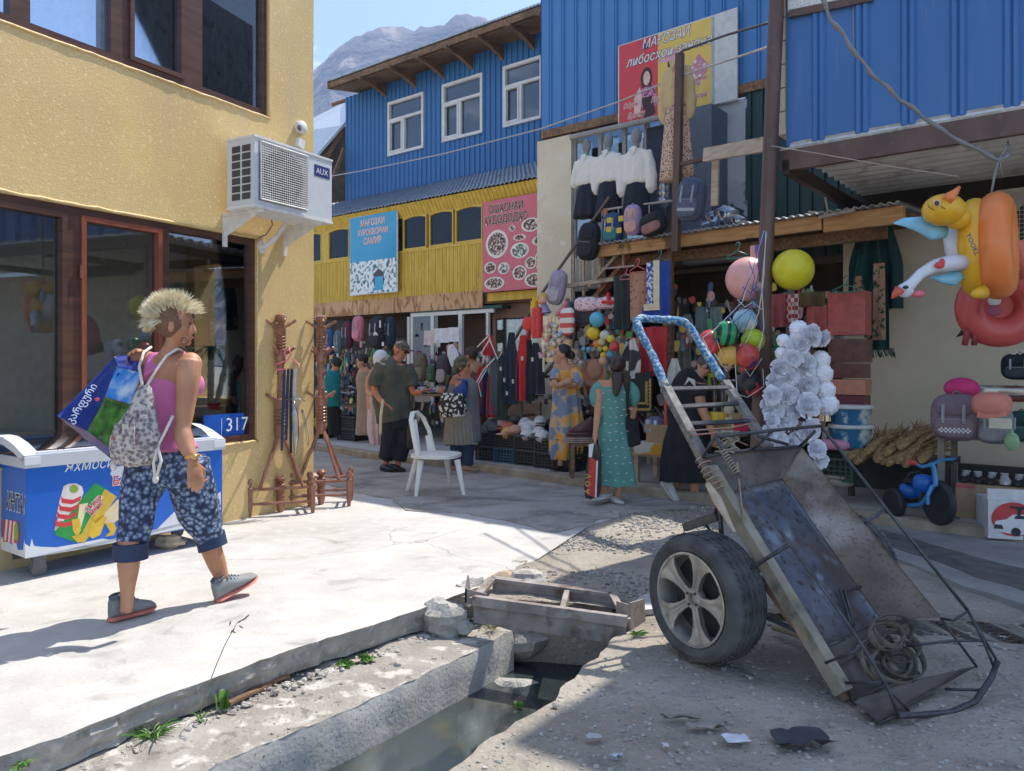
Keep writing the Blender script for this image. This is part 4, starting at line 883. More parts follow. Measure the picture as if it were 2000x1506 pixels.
# clothing shop billboard on the tall blue shop
s=sign_frame(C3-.16,1207,1440,90,14,249,193)
bb=thing('clothing_sign','red and yellow clothing shop board with two printed women','sign',s[0]);m=MB();m.prism(s,-FN*.03);part('board',m,P((.62,.62,.58)),bb)
o,ux,uy=s[0],s[1]-s[0],s[3]-s[0];U_,wS=ux.normalized(),ux.length;V_=UP;hS=uy.length
def bq(u0,u1,v0,v1,n):return[o+ux*u+uy*v+FN*n for u,v in((u0,v0),(u1,v0),(u1,v1),(u0,v1))]
m=MB();m.prism(bq(.012,.36,.01,.99,.002),FN*.002);part('red_print',m,plain('sign_red',(.62,.055,.06),.4,v=.06),bb)
m=MB();m.prism(bq(.36,.80,.01,.99,.002),FN*.002);part('yellow_print',m,plain('sign_yellow',(.74,.50,.10),.4,v=.08,scale=3),bb)
V_=uy.normalized()
def tx(txt,u,v,sz,outl,fill,sh=.25,sq_=.8,off=.04):
 a,b=MB(),MB();c0=o+ux*u+uy*v;a.text(txt,c0+FN*.006,U_,V_,sz*hS,.001,shear=sh,offset=off,squash=sq_);b.text(txt,c0+FN*.008,U_,V_,sz*hS,.001,shear=sh,offset=.005,squash=sq_)
 part('letter_outline',a,outl,bb);part('letters',b,fill,bb)
wht,drk,redd=P((.78,.78,.76)),P((.06,.06,.10)),P((.60,.07,.05))
tx('МАҒОЗАИ',.22,.865,.155,drk,wht);tx('либосҳои занона',.08,.70,.155,drk,wht,sq_=.86)
tx('Обувь',.05,.205,.085,wht,redd,.3,.8,.06);tx('Платья',.30,.20,.085,wht,redd,.3,.8,.06);tx('Брюки',.09,.07,.09,wht,redd,.3,.8,.06)
tx('Пижамы',.58,.31,.085,wht,redd,.3,.8,.06);tx('белье',.64,.115,.085,wht,redd,.3,.8,.06)
def blob(pts,n,m_,nm):
 q=MB();q.prism([o+ux*u+uy*v+FN*n for u,v in pts],FN*.0006);part(nm,q,m_,bb)
def ell(u,v,ru,rv,a0=0,n=18):return[(u+ru*math.cos(k*6.283/n),v+rv*math.sin(k*6.283/n))for k in range(n)]
hairp,facep,clp=P((.06,.03,.03)),P((.72,.48,.38)),mat('print_blouse',(.08,.02,.05),(.70,.25,.40),scale=40,lo=.42,hi=.56)
for dx,dy,f_ in((.26,.50,1),(.50,.60,1.1)):
 blob(ell(dx,dy,.052*f_,.14*f_),.0042,hairp,'hair_print');blob(ell(dx+.002,dy+.005,.03*f_,.085*f_),.0052,facep,'face_print')
 blob([(dx-.09,dy-.34),(dx+.10,dy-.34),(dx+.075,dy-.10),(dx-.05,dy-.10)],.0046,clp,'blouse_print')
blob(ell(.49,.70,.075,.05),.0056,P((.62,.30,.34)),'hat_print');blob(ell(.46,.655,.095,.03),.0058,P((.66,.34,.38)),'hat_brim_print')
blob([(.60,.42),(.70,.62),(.79,.45),(.70,.24)],.0046,mat('print_scarf',(.78,.72,.66),(.55,.22,.28),scale=18,kind='voronoi',lo=.2,hi=.5),'bedding_print')
blob([(.15,.30),(.20,.42),(.22,.30),(.20,.06),(.15,.12)],.0048,P((.7,.5,.42)),'arm_print');blob([(.22,.28),(.31,.28),(.34,.06),(.24,.02)],.0048,hairp,'skirt_print')
blob([(.805,.01),(.825,.01),(.825,.99),(.805,.99)],.001,P((.4,.4,.4)),'seam')
# ---- cables
def cable(pts,r,m_,label,seg=6):
 out=[]
 for a,b in zip(pts[:-1],pts[1:]):out+=[a.lerp(b,k/6)for k in range(6)]
 m=MB();m.tube(out+[pts[-1]],r,seg);return single('cable',m,m_,label,'cable',smooth='all')
dk=P((.06,.05,.05),.5);pale=P((.45,.42,.38),.5)
cable([D(600,352,16.0),D(700,335,14.6),D(864,301,12.6),D(1055,252,10.8),D(1208,199,9.4),D(1330,148,8.4),D(1500,92,6.5)],.011,pale,'long sagging cable running across the blue fronts to the pole')
cable([D(1327,106,7.85),D(1335,98,7.8),D(1420,68,7.1),D(1504,44,6.5)],.012,dk,'short upper wire from rusty balcony post to the pole')
tw=[]
for a,b in zip([(1597,-20),(1625,40),(1655,80),(1690,130),(1720,160),(1760,195),(1800,225),(1850,262),(1900,288),(1950,313)],[(1625,40),(1655,80),(1690,130),(1720,160),(1760,195),(1800,225),(1850,262),(1900,288),(1950,313),(1975,300)]):
 for k in range(4):f_=k/4;px,py=a[0]+(b[0]-a[0])*f_,a[1]+(b[1]-a[1])*f_;tw.append(D(px+3*math.sin(len(tw)*1.2),py,5.2))
m=MB();m.tube(tw,[.014+.004*math.sin(i*1.5)for i in range(len(tw))],7);m.tube([D(1950,313,5.2),D(1942,345,5.2),D(1935,385,5.2)],.009,6);m.tube([D(1950,312,5.2),D(1965,290,5.2),D(1968,275,5.2),D(1978,300,5.2),D(1952,314,5.2),D(1958,345,5.2)],.006,6)
single('cable',m,P((.20,.20,.21),.45),'thick twisted grey cable hanging diagonally before the blue sheets','cable',smooth='all')
cable([D(1500,284,6.4),D(1600,300,6.2),D(1740,325,6.0),D(1872,345,5.75)],.0035,P((.5,.4,.35)),'thin string tied from the pole to the duck swim ring')
# ================================================================ canal side
def rk(name,c,r,seed,label,m_=rockm,group=None,**k):return single(name,rock(c,r,seed,11,8,**k),m_,label,'rock',group,smooth=14)
rk('rock',G(868,1236,-.15)+UP*.075,(.135,.10,.105),3,'large angular concrete lump lying on the canal ledge',rough=.55)
rk('rock',G(907,1232,-.12)+UP*.02,(.055,.04,.035),5,'small stone touching the big concrete lump',rough=.5)
rk('rock',G(895,1205,-.12)+UP*.03,(.04,.04,.03),8,'little stone wedged behind the big concrete lump')
rk('rock',G(925,1185,-.13)+UP*.06,(.12,.09,.09),12,'rubble clump under the left end of the steel frame',oldconc,rough=.7)
rk('rock',G(1030,1130,0)+UP*.0,(.13,.08,.055),14,'flat pale rock lying behind the steel frame',rough=.4)
rk('rock',G(985,1127,0)+UP*.0,(.09,.06,.035),16,'low orange tinted rock at the slab corner',plain('tan_rock',(.45,.33,.22),.9))
rk('rock',G(1015,1240,-.22)+UP*.0,(.20,.14,.13),19,'big rough stone under the steel frame at the end of the canal ledge',oldconc,rough=.5)
rk('rock',G(1010,1345,-.40)-UP*.02,(.20,.10,.07),23,'grey stone half sunk in the canal water',oldconc,rough=.3)
rk('rock',G(333,1063,.03)+UP*.02,(.105,.055,.055),27,'pale rock pushed under the ice cream freezer',plain('pale_rock',(.46,.37,.26),.9,bump=.6,bscale=40),rough=.5)
for k,(px,py,r_,z)in enumerate([(560,1315,.02,-.15),(777,1300,.018,-.15),(575,1345,.016,-.15),(1225,1300,.013,0),(1085,1380,.015,0),(1700,1390,.012,0),(1395,1455,.010,0),(1340,1455,.010,0),(1600,1445,.011,0)]):
 single('pebble',rock(G(px,py,z)+UP*r_*.5,(r_,r_*.8,r_*.6),40+k,10,6),rockm,'loose small pebble on the worn ground by the canal','pebble','scattered pebbles',smooth=30)
 # fallen crack board on the ledge
m=MB();m.beam(G(430,1365,-.13),G(560,1318,-.13),.05,.015);m.beam(G(445,1374,-.12),G(530,1335,-.14),.03,.012);single('board',m,oldwood,'splintered grey board lying against the slab edge','board')
# steel channel frame bridging the canal
rust=mat('rusty_steel',(.20,.165,.15),(.34,.30,.275),scale=7,rough=.7,bump=.3,bscale=40,bdist=.004);layer(rust,(.10,.055,.04),9,.55,.68,amount=.8,seed=3);layer(rust,(.42,.38,.34),22,.6,.7,amount=.5,seed=7)
fr=thing('channel_grate','rusty dusty steel channel frame laid across the end of the canal','frame',G(1080,1200))
def GZ(px,py,z):return G(px,py,z)
zf=.05
fl,frr,bl,br=GZ(925,1172,zf),GZ(1225,1213,zf),GZ(962,1130,zf),GZ(1195,1160,zf)
m=MB();m.beam(fl,frr,.035,.05);m.obox(fl-UP*.13+V((0,.02,0)),frr-fl,V((0,.012,0)),UP*.11);part('front_channel',m,rust,fr)
m=MB();m.beam(bl,br,.06,.02);m.obox(bl-UP*.12+V((0,-.02,0)),br-bl,V((0,.012,0)),UP*.11);part('rear_channel',m,rust,fr)
m=MB();m.beam(fl,bl,.05,.02);part('cross_bar',m,rust,fr);m=MB();m.beam(frr,br,.04,.02);part('cross_bar',m,rust,fr)
m=MB();m.beam(GZ(1098,1200,zf-.03),GZ(1110,1152,zf-.03),.03,.06);part('cross_bar',m,rust,fr)
m=MB();e=GZ(908,1185,0);m.prism([e,e+UP*.10,e+UP*.16+V((.01,.05,0)),e+V((.02,.13,.02)),e+V((.02,.12,-.04))],(.01,0,0));m.prism([e+UP*.10,e+UP*.10+V((.12,0,-.03)),e+V((.13,.01,-.01)),e+UP*.02],(0,.01,0));part('end_plate',m,rust,fr)
m=MB();e=GZ(1228,1235,-.02);m.prism([e,e+UP*.15,e+UP*.13+V((.09,.13,0)),e+V((.10,.14,0))],(.012,0,0));m.prism([e+UP*.0,e+UP*.14,e+UP*.13+V((-.05,.09,0)),e+V((-.05,.1,0))],(.0,.012,0));m.obox(e+V((-.02,.02,-.02)),V((.13,.0,.0)),V((0,.16,0)),UP*.02);part('end_plate',m,rust,fr)
m=MB();e=GZ(1192,1224,.02);m.tube([e,e-UP*.09,e-UP*.13+V((.01,0,0))],[.022,.016,.003],6,ry=.008);part('rag',m,P((.22,.17,.14)),fr)
m=MB();m.prism([V((-.42,4.52,-.06)),V((.74,4.36,-.06)),V((.74,4.36,-.7)),V((-.42,4.52,-.7))],(0,.02,0));struct('canal_end_sheet',m,P((.03,.032,.03),.9))  # near-black sheet closing the canal under the frame
# straw debris in the frame
m=MB();r=random.Random(4)
for k in range(60):
 p=fl.lerp(frr,r.random()*.9+.05).lerp(bl.lerp(br,.5),r.random()*.5)-UP*.05;d=V((r.uniform(-1,1),r.uniform(-.5,.5),r.uniform(-.2,.5)))*.06;m.tube([p,p+d*.5+UP*.01,p+d],.0018,4)
tag(single('debris',m,P((.34,.28,.20)),None,None,kind='stuff'))
# weeds
green=plain('grass_green',(.10,.22,.03),.6,v=.4);dryg=plain('dry_grass',(.25,.22,.12),.8)
def tuft(c,n,h,spread,seed,label,leaf=.006,m_=None,broad=False):
 r=random.Random(seed);m=MB()
 for k in range(n):
  a=r.random()*6.28;ln=h*r.uniform(.5,1.1);d=V((math.cos(a)*spread,math.sin(a)*spread,1)).normalized();w=d.cross(V((r.uniform(-1,1),r.uniform(-1,1),.2))).normalized()*leaf*(r.uniform(.6,1.3))
  q=[c+V((r.uniform(-.02,.02),r.uniform(-.02,.02),0))];q+=[q[0]+d*ln*s_-UP*ln*.5*s_*s_ for s_ in(.4,.75,1)]
  wd=(1,2.2,1.6,.1)if broad else(1,.9,.6,.05)
  for i in range(3):m.add([q[i]-w*wd[i],q[i]+w*wd[i],q[i+1]+w*wd[i+1],q[i+1]-w*wd[i+1]],[(0,1,2,3)])
 return single('weed',m,m_ or green,label,'plant')
tuft(G(297,1442,-.14),46,.16,.9,1,'grass weed sprouting from the slab crack, largest tuft',.004)
tuft(G(395,1408,-.14),9,.10,.6,11,'thin grass blades between the big tuft and the upright weed',.004)
tuft(G(432,1388,-.14),7,.16,.12,2,'upright bright green weed against the slab edge',.007,broad=True)
tuft(G(672,1300,-.14),16,.06,.9,3,'round leafed weed in the ledge corner nearer the tall grass stem',.009,broad=True)
tuft(G(715,1290,-.14),22,.07,.9,4,'wider leafy weed in the ledge corner beside a red scrap',.008,broad=True)
tuft(G(960,1228,-.13),60,.12,1.3,5,'dry bushy weed on the end of the canal ledge',.002,dryg)
tuft(G(945,1210,-.13),5,.19,.35,6,'fresh maize like seedling growing through the steel frame',.009,broad=True)
tuft(G(42,1500,-.05),22,.07,1,7,'grass tuft at the nearest end of the slab edge',.004)
tuft(G(1243,1240,0),26,.07,1.2,8,'small green weed at the end plate of the steel frame',.004)
tuft(G(1010,1382,-.36),4,.07,.3,9,'single green leaf standing in the canal water',.010,broad=True)
gs=thing('grass_stem','single tall dry grass stem with seed head rising over the slab','plant',G(388,1405,-.14));b=G(388,1405,-.14);d0=b.y
m=MB();pts=[D(px,py,d0)for px,py in[(388,1405),(402,1352),(424,1295),(438,1262),(450,1240),(462,1218),(482,1205)]];m.tube(pts,[.0024,.0022,.002,.002,.0017,.0014,.001],5);part('stem',m,dryg,gs)
m=MB()
for px,py,dx,dy in[(462,1218,12,-8),(470,1213,12,-6),(478,1208,10,-8),(450,1236,9,-8),(466,1222,10,5),(452,1232,10,5),(448,1222,3,-10)]:m.tube([D(px,py,d0),D(px+dx*.5,py+dy*.5,d0),D(px+dx,py+dy,d0)],[.001,.0038,.0005],5)
part('seed_head',m,P((.14,.11,.07)),gs)
# litter
def scrap(px,py,z,s_,col,label,seed,pts=7):
 r=random.Random(seed);c=G(px,py,z);m=MB();n=5;vs=[]
 for j in range(n+1):
  for i in range(n+1):
   u,v=i/n-.5,j/n-.5;q=V((u*s_[0]*(1+.4*mnoise.noise(V((v*3,seed,0)))),v*s_[1]*(1+.5*mnoise.noise(V((u*3,0,seed)))),0));q.z=.3*max(s_)*abs(mnoise.noise(V((u*3.3,v*3.3,seed))))+.012;vs.append(c+q)
 m.add(vs,[(j*(n+1)+i,j*(n+1)+i+1,(j+1)*(n+1)+i+1,(j+1)*(n+1)+i)for j in range(n)for i in range(n)]);return single('litter',m,P(col),label,'litter',smooth='all')
scrap(1565,1452,0,(.20,.12),(.04,.045,.055),'crumpled black plastic scrap on the dirt in front of the cart',3)
scrap(1435,1450,0,(.09,.05),(.6,.62,.66),'torn white paper scrap on the dirt beside the black plastic',5)
scrap(1300,1462,0,(.02,.03),(.6,.58,.55),'tiny white cigarette paper on the dirt',6)
scrap(1160,1445,0,(.05,.03),(.42,.42,.40),'greyish crumpled paper by the shadow edge near the canal',8)
scrap(1205,1482,0,(.04,.02),(.50,.56,.60),'light blue wrapper on the sunlit dirt at the canal bank',9)
scrap(1330,1408,0,(.14,.03),(.25,.22,.19),'flattened brown leaf litter near the wheel',12)
scrap(1380,1425,0,(.14,.04),(.30,.27,.23),'curled brown bark strip in front of the wheel',13)
scrap(693,1296,-.14,(.05,.03),(.6,.35,.33),'faded red and white wrapper among the ledge weeds',14)
# ================================================================ ice cream chest freezer
fA=D(51,1092,4.737);fd=(V(((434-1000)/1500*5.806,5.806,0))-V((fA.x,fA.y,0)));fLen=fd.length;fd.normalize();fn=V((fd.y,-fd.x,0)) # fn out of the front
f0=V((fA.x,fA.y,0));zb_,zr_,zt_=.145,.70,.79
fz=thing('chest_freezer','blue ice cream chest freezer with curved glass lid on casters','freezer',f0)
def FP(u,z,n=0):return f0+fd*u+UP*z+fn*n
DEP=.50
m=MB();m.obox(FP(0,zb_,-DEP),fd*fLen,fn*DEP,UP*(zr_-zb_));part('cabinet',m,plain('freezer_blue',(.012,.13,.55),.3,v=.10,scale=2),fz)
whitep=plain('freezer_white',(.72,.74,.78),.32,v=.03)
m=MB();side=[FP(-.015,zr_,.015),FP(-.015,zt_-.02,.02),FP(-.015,zt_,-.02),FP(-.015,zt_+.05,-.16),FP(-.015,zt_+.085,-.32),FP(-.015,zt_+.09,-DEP-.01),FP(-.015,zr_,-DEP-.01)]
def rimstrip(u0,u1):
 top=side[1:6];bot=[p-UP*.05 for p in top];mm=MB();ring=top+bot[::-1];mm.prism([p+fd*u0 for p in ring],fd*(u1-u0));return mm
m=MB();m.obox(FP(-.015,zr_,.018),fd*(fLen+.03),-fn*.035,UP*(zt_-zr_-.01));m.obox(FP(-.015,zr_,-.017),fd*.02,-fn*(DEP-.02),UP*(zt_-zr_-.03));m.obox(FP(fLen-.005,zr_,-.017),fd*.02,-fn*(DEP-.02),UP*(zt_-zr_-.03));m.obox(FP(-.015,zr_,-DEP),fd*(fLen+.03),-fn*.03,UP*.18)
part('rim',m,plain('freezer_rim',(.55,.58,.60),.4,v=.03),fz)
for nm_,u0,u1 in(('lid_frame',0,.09),('lid_frame',fLen-.06,fLen+.03)):part(nm_,rimstrip(u0,u1),whitep,fz,True)
m=MB();m.obox(FP(.06,zt_-.035,-.0),fd*(fLen-.1),-fn*.07,UP*.038);part('lid_frame',m,whitep,fz)
m=MB()
for(u0,u1)in((.09,fLen*.52),(fLen*.50,fLen-.06)):
 a=[side[2]+fn*-.05+UP*(.01),side[3],side[4],side[5]];k=.012 if u0>.1 else 0;m.add([p+fd*(u0)+UP*k for p in a]+[p+fd*u1+UP*k for p in a],[(i,i+1,5+i,4+i)for i in range(3)])
part('glass_lid',m,glassmat('lid_glass',(.85,.9,.92),.04,.10),fz,'all')
m=MB();m.obox(FP(.03,.52,-.03),fd*(fLen-.06),-fn*(DEP-.06),UP*.02);part('inner_bin',m,P((.6,.62,.64)),fz)
r=random.Random(5)
m=MB()
for k in range(16):c=FP(.15+r.random()*(fLen-.3),.57+.05*r.random(),-.1-.3*r.random());m.cbox(c,V((.16,.05*r.uniform(-1,1),0)),V((0,.09,.02)),UP*.03)
part('ice_cream_pack',m,P((.55,.56,.60)),fz,kind='stuff')
for u,n in((.10,-.08),(fLen-.12,-.08),(.10,-.42),(fLen-.12,-.42)):
 m=MB();c=FP(u,.045,n);m.tube([c-fn*.015,c+fn*.015],.045,14);m.cbox(c+UP*.055,fd*.07,fn*.05,UP*.08);part('caster',m,P((.12,.12,.13),.5),fz)
 # printed art on the front
def Fpoly(mb,pts,n):mb.prism([FP(u,z,n)for u,z in pts],fn*.0005)
def fpx(px,py): # pixel of the front face -> (u,z)
 a=(px-CX)/FOC;k=fd.x/fd.y;y=(f0.x-k*f0.y)/(a-k);p=D(px,py,y);return((V((p.x,p.y,0))-f0).dot(fd),p.z)
def art(pxs,n,m_,nm):q=MB();Fpoly(q,[fpx(*p)for p in pxs],n);return part(nm,q,m_,fz)
art([(49,1091),(49,1062),(58,1068),(62,1052),(66,1066),(80,1068),(110,1069),(150,1062),(200,1052),(240,1057),(300,1040),(340,1000),(370,980),(400,985),(431,960),(431,1010),(300,1040),(150,1074)],.001,whitep,'milk_wave_print')
art([(49,1091),(49,1070),(110,1074),(240,1057),(431,1005),(431,1018)],.0014,whitep,'milk_wave_print')
stripe=[]
art([(106,1035),(112,1012),(119,1016),(112,1040)],.001,P((.72,.45,.35)),'stick_print')
bx=[(110,1008),(117,975),(124,950),(133,945),(148,944),(160,950),(163,962),(158,975),(150,1002),(142,1018),(128,1020),(115,1016)]
art(bx,.0012,P((.78,.70,.66)),'lolly_print')
for k in range(4):
 y=968+k*15;x=122-k*4;art([(x-3,y),(x+2,y+6),(x+20,y+8),(x+37,y),(x+34,y+10),(x+18,y+17),(x-2,y+14)],.0018,plain('art_red',(.62,.05,.06),.35),'stripe_print')
art([(138+9*math.cos(a*.5)+6,955+8*math.sin(a*.5))for a in range(13)],.0018,P((.25,.38,.05)),'lolly_top_print')
art([(107,1038),(185,943),(212,958),(205,975),(150,1060),(108,1045)],.0014,plain('art_green',(.02,.30,.06),.35),'packet_print')
art([(205,955),(228,970),(165,1060),(152,1056)],.0016,plain('art_gold',(.66,.45,.06),.35),'packet_edge_print')
art([(196,1010),(230,975),(251,972),(250,1000),(222,1022),(205,1022)],.0018,P((.76,.62,.40)),'banana_print')
for pts in([(155,985),(172,982),(165,1005),(158,1030),(150,1025)],):art(pts,.002,P((.78,.70,.42)),'banana_print')
bananay=plain('banana_yellow',(.74,.48,.04),.35)
for pts in([(140,1015),(155,1012),(158,1035),(150,1050),(142,1035)],[(172,1045),(178,1020),(200,1005),(208,1012),(195,1045),(180,1052)],[(205,1022),(222,1020),(227,1032),(222,1045),(205,1048),(215,1038)],[(180,1012),(200,998),(205,1004),(185,1024)],[(140,1048),(168,1040),(160,1058),(152,1060)]):art(pts,.0024,bananay,'banana_print')
def ftext(t,px,py,size,n,m_,off=0,shear=0,sq_=1,nm='letters',rot=0):
 u,z=fpx(px,py);q=MB();U2=fd*math.cos(rot)+UP*math.sin(rot);V2=UP*math.cos(rot)-fd*math.sin(rot);q.text(t,FP(u,z,n),U2,V2,size,.0006,shear=shear,offset=off,squash=sq_);part(nm,q,m_,fz)
ftext('Яхмоси',125,922,.098,.002,P((.82,.84,.86)),.0,.25,.86)
ftext('БАРФ',219,948,.080,.002,P((.80,.78,.76)),.08,.05,.9,'letter_outline');ftext('БАРФ',219,948,.080,.0032,MATS['art_red'],.02,.05,.9)
ftext('Съешь',170,1002,.050,.0026,P((.8,.76,.7)),.09,.2,.8,'letter_outline',.75);ftext('Съешь',170,1002,.050,.0036,MATS['art_red'],.02,.2,.8,'letters',.75)
ftext('меня!',178,1008,.050,.0026,P((.8,.76,.7)),.09,.2,.8,'letter_outline',.75);ftext('меня!',178,1008,.050,.0036,MATS['art_red'],.02,.2,.8,'letters',.75)
ftext('С',232,1012,.10,.0026,P((.8,.76,.7)),.06,.1,.9,'letter_outline');ftext('С',232,1012,.10,.0036,MATS['art_red'],.02,.1,.9)
art([(215,925),(222,912),(240,910),(250,918),(250,932),(240,928),(232,935),(226,930),(224,938)],.0012,whitep,'splash_print')
q=MB();u,z=fpx(100,879);q.text('VIKING'[1:]if False else ' \\ ING',FP(u,z+.0,.0195),fd,UP,.028,.0006,offset=.02);part('rim_letters',q,P((.04,.04,.05)),fz)
# art on the left end
def FS(v,z,n=.001):return f0-fn*v+UP*z-fd*n
m=MB();m.text('ИНТА!',FS(.30,.42,.002),fn,UP,.15,.0006,shear=.2,offset=.05,squash=.62);part('letter_outline',m,P((.8,.82,.84)),fz)
m=MB();m.text('ИНТА!',FS(.30,.42,.003),fn,UP,.15,.0006,shear=.2,offset=.01,squash=.62);part('letters',m,P((.03,.03,.05)),fz)
m=MB();m.prism([FS(v,z,.002)for v,z in((.35,.20),(.12,.22),(.09,.27),(.12,.36),(.35,.34))],-fd*.0005);part('roll_print',m,MATS['art_red'],fz)
m=MB()
for k in range(3):m.prism([FS(v,z,.003)for v,z in((.33-k*.06,.21),(.30-k*.06,.21),(.27-k*.06,.35),(.30-k*.06,.35))],-fd*.0005)
part('roll_stripe_print',m,whitep,fz);m=MB();m.prism([FS(.14+.035*math.cos(a),.29+.06*math.sin(a),.0035)for a in[k*6.283/14 for k in range(14)]],-fd*.0005);part('roll_top_print',m,P((.25,.38,.05)),fz)
m=MB();m.prism([FS(v,z,.0015)for v,z in((.5,zb_),(0,zb_),(0,.19),(.02,.26),(.04,.19),(.12,.18),(.16,.25),(.2,.20),(.5,.24))],-fd*.0005);part('milk_wave_print',m,whitep,fz)
# ================================================================ turned wooden coat racks
wood=mat('polished_brown_wood',(.20,.075,.04),(.34,.15,.085),scale=5,stretch=(3,3,1),rough=.28,spec=.6)
def coat_rack(base,H,label,rz):
 t=thing('coat_rack',label,'coat rack',base,'turned wooden coat racks');b=V(base)
 def q(u,v,z):return b+V((u*math.cos(rz)-v*math.sin(rz),u*math.sin(rz)+v*math.cos(rz),z))
 pr_=[(0,.80),(.035,.80),(.062,.86),(.066,.90)]
 for k in range(5):z=.93+k*.038;pr_+=[(.058,z),(.067,z+.012),(.067,z+.022),(.056,z+.032)]
 pr_+=[(.066,1.13),(.068,1.22),(.040,1.235),(.038,1.30),(.045,1.32),(.036,1.34),(.036,1.48),(.044,1.50),(.036,1.52),(.038,1.60),(.055,1.62),(.056,1.72)]
 for k in range(5):z=1.74+k*.034;pr_+=[(.048,z),(.057,z+.011),(.057,z+.02),(.046,z+.03)]
 pr_+=[(.055,1.92),(.056,2.02),(.03,2.035),(.028,2.05),(.055,2.07),(.065,2.10),(.055,2.13),(.02,2.15),(0,2.15)]
 s_=H/2.15;m=MB();m.lathe(b,[(r_*s_,h*s_)for r_,h in pr_],16);part('column',m,wood,t,35)
 for z,a0 in((1.20,.4),(1.70,1.1),(2.0,.2)):
  for k in range(4):
   a=a0+k*math.pi/2+rz;d=V((math.cos(a),math.sin(a),.62)).normalized();o=b+UP*z*s_+V((math.cos(a),math.sin(a),0))*.04*s_
   m=MB();m.tube([o,o+d*.06*s_,o+d*.08*s_,o+d*.145*s_,o+d*.15*s_],[.011,.017,.012,.015,.008],9);part('peg',m,wood,t,True)
 leg_pts=[]
 for k in range(4):
  a=math.pi/4+k*math.pi/2;o=q(0,0,.84*s_)+V((math.cos(a+rz),math.sin(a+rz),0))*.03;e=q(math.cos(a)*.26,math.sin(a)*.26,.30*s_);m=MB()
  pts=[o.lerp(e,i/14)for i in range(15)];m.tube(pts,[.015+.005*(1 if i%4==2 else 0)for i in range(15)],8);part('strut',m,wood,t,True)
 R_=.27
 posts=[(R_,R_*.55),(R_,-R_*.55),(-R_,R_*.55),(-R_,-R_*.55)]
 for(u,v)in posts:
  pf=[(0,0),(.018,0),(.026,.06),(.032,.10),(.026,.12),(.032,.14),(.026,.16),(.032,.18),(.026,.20),(.032,.23),(.033,.30),(.02,.315),(.018,.325),(.032,.345),(.034,.37),(.02,.395),(0,.40)]
  m=MB();m.lathe(q(u,v,0),[(a_*s_,h*s_)for a_,h in pf],14);part('foot',m,wood,t,35)
 m=MB();m.lathe(q(0,0,0),[(a_*1.6*s_,h*s_)for a_,h in pf[1:]],14);part('centre_post',m,wood,t,35)
 for z in(.13,.285):
  for(p0,p1)in((posts[0],posts[1]),(posts[2],posts[3]),(posts[0],posts[2]),(posts[1],posts[3])):
   m=MB();A,B=q(*p0,z*s_),q(*p1,z*s_);pts=[A.lerp(B,i/8)for i in range(9)];m.tube(pts,[.012+.005*(i in(2,6))for i in range(9)],7);part('rail',m,wood,t,True)
 return t
c1=G(548,1000);h1=(HY-612)/FOC*c1.y+CAMH;coat_rack(c1,h1,'turned brown coat rack with hanger and straps, nearer the house window',.35)
c2=G(615,985);h2=(HY-615)/FOC*c2.y+CAMH;coat_rack(c2+V((.06,0,0)),h2,'turned brown coat rack standing at the house corner, nothing hung on it',.15)
hg=thing('clothes_hanger','pink plastic hanger with dark straps on the coat rack','hanger',D(566,720,c1.y-.1));dd=c1.y-.12
m=MB();m.tube([D(557,700,dd),D(556,685,dd),D(564,678,dd),D(568,692,dd),D(562,703,dd),D(540,712,dd),D(540,722,dd),D(584,722,dd),D(584,712,dd),D(570,700,dd)],.006,7);part('hook_frame',m,plain('pink_plastic',(.80,.18,.24),.35),hg,'all')
for k,(x,w,y1,c_)in enumerate([(556,6,880,(.02,.035,.08)),(563,5,860,(.02,.03,.06)),(570,4,885,(.012,.012,.02)),(577,4,870,(.45,.45,.47))]):
 m=MB();pts=[D(x,720,dd-.01*k),D(x-2,770,dd-.02),D(x-4+k,830,dd-.01),D(x-6+2*k,y1,dd)];m.tube(pts,[.012,.014,.013,.011],6,ry=.003,ref=V((1,0,0)));part('strap',m,P(c_),hg,True)
bgp=MB();bgp.tube([D(572,780,dd-.05),D(576,810,dd-.05),D(578,850,dd-.04),D(577,890,dd-.04)],[.012,.03,.028,.01],8,ry=.008,ref=V((1,0,0)));bgp.tube([D(560,782,dd-.05),D(580,778,dd-.05),D(596,784,dd-.04)],[.01,.012,.004],5,ry=.003);bgp.tube([D(590,800,dd-.03),D(600,850,dd-.03),D(602,870,dd-.03)],[.012,.010,.01],5,ry=.002);part('clear_bag',bgp,glassmat('clear_plastic',(.9,.9,.92),.15,.15),hg,'all')
# ================================================================ white plastic chair
ch=thing('plastic_chair','white plastic chair standing empty at the shade edge','chair',G(850,965));cy=7.95;wp=plain('chair_white',(.74,.72,.66),.4,v=.03)
def Q(px,py,d):return D(px,py,d)
legs=[((815,895),(795,960),8.1),((822,900),(812,971),7.76),((872,897),(880,952),8.25),((893,898),(906,968),7.80)]
for(a,b,d)in legs:m=MB();B=G(b[0],b[1]);A=D(a[0],a[1],(B.y+8.0)/2);m.tube([A,A.lerp(B,.5),B],[.033,.026,.018],8,ry=[.03,.02,.014]);part('leg',m,wp,ch,True)
sc_=D(852,886,8.0);ex=V((.92,-.25,0)).normalized();ey=V((.25,.92,0)).normalized();m=MB()
ring=[[sc_+ex*(.25*(abs(math.cos(a))**.7)*math.copysign(1,math.cos(a))*k)+ey*(.235*(abs(math.sin(a))**.7)*math.copysign(1,math.sin(a))*k)+UP*z for a in[i*6.283/28 for i in range(28)]]for k,z in((.96,-.035),(1,-.03),(1.0,0),(.93,.008),(.6,-.008),(.1,-.012))]
m.loft(ring);part('seat',m,wp,ch,40)
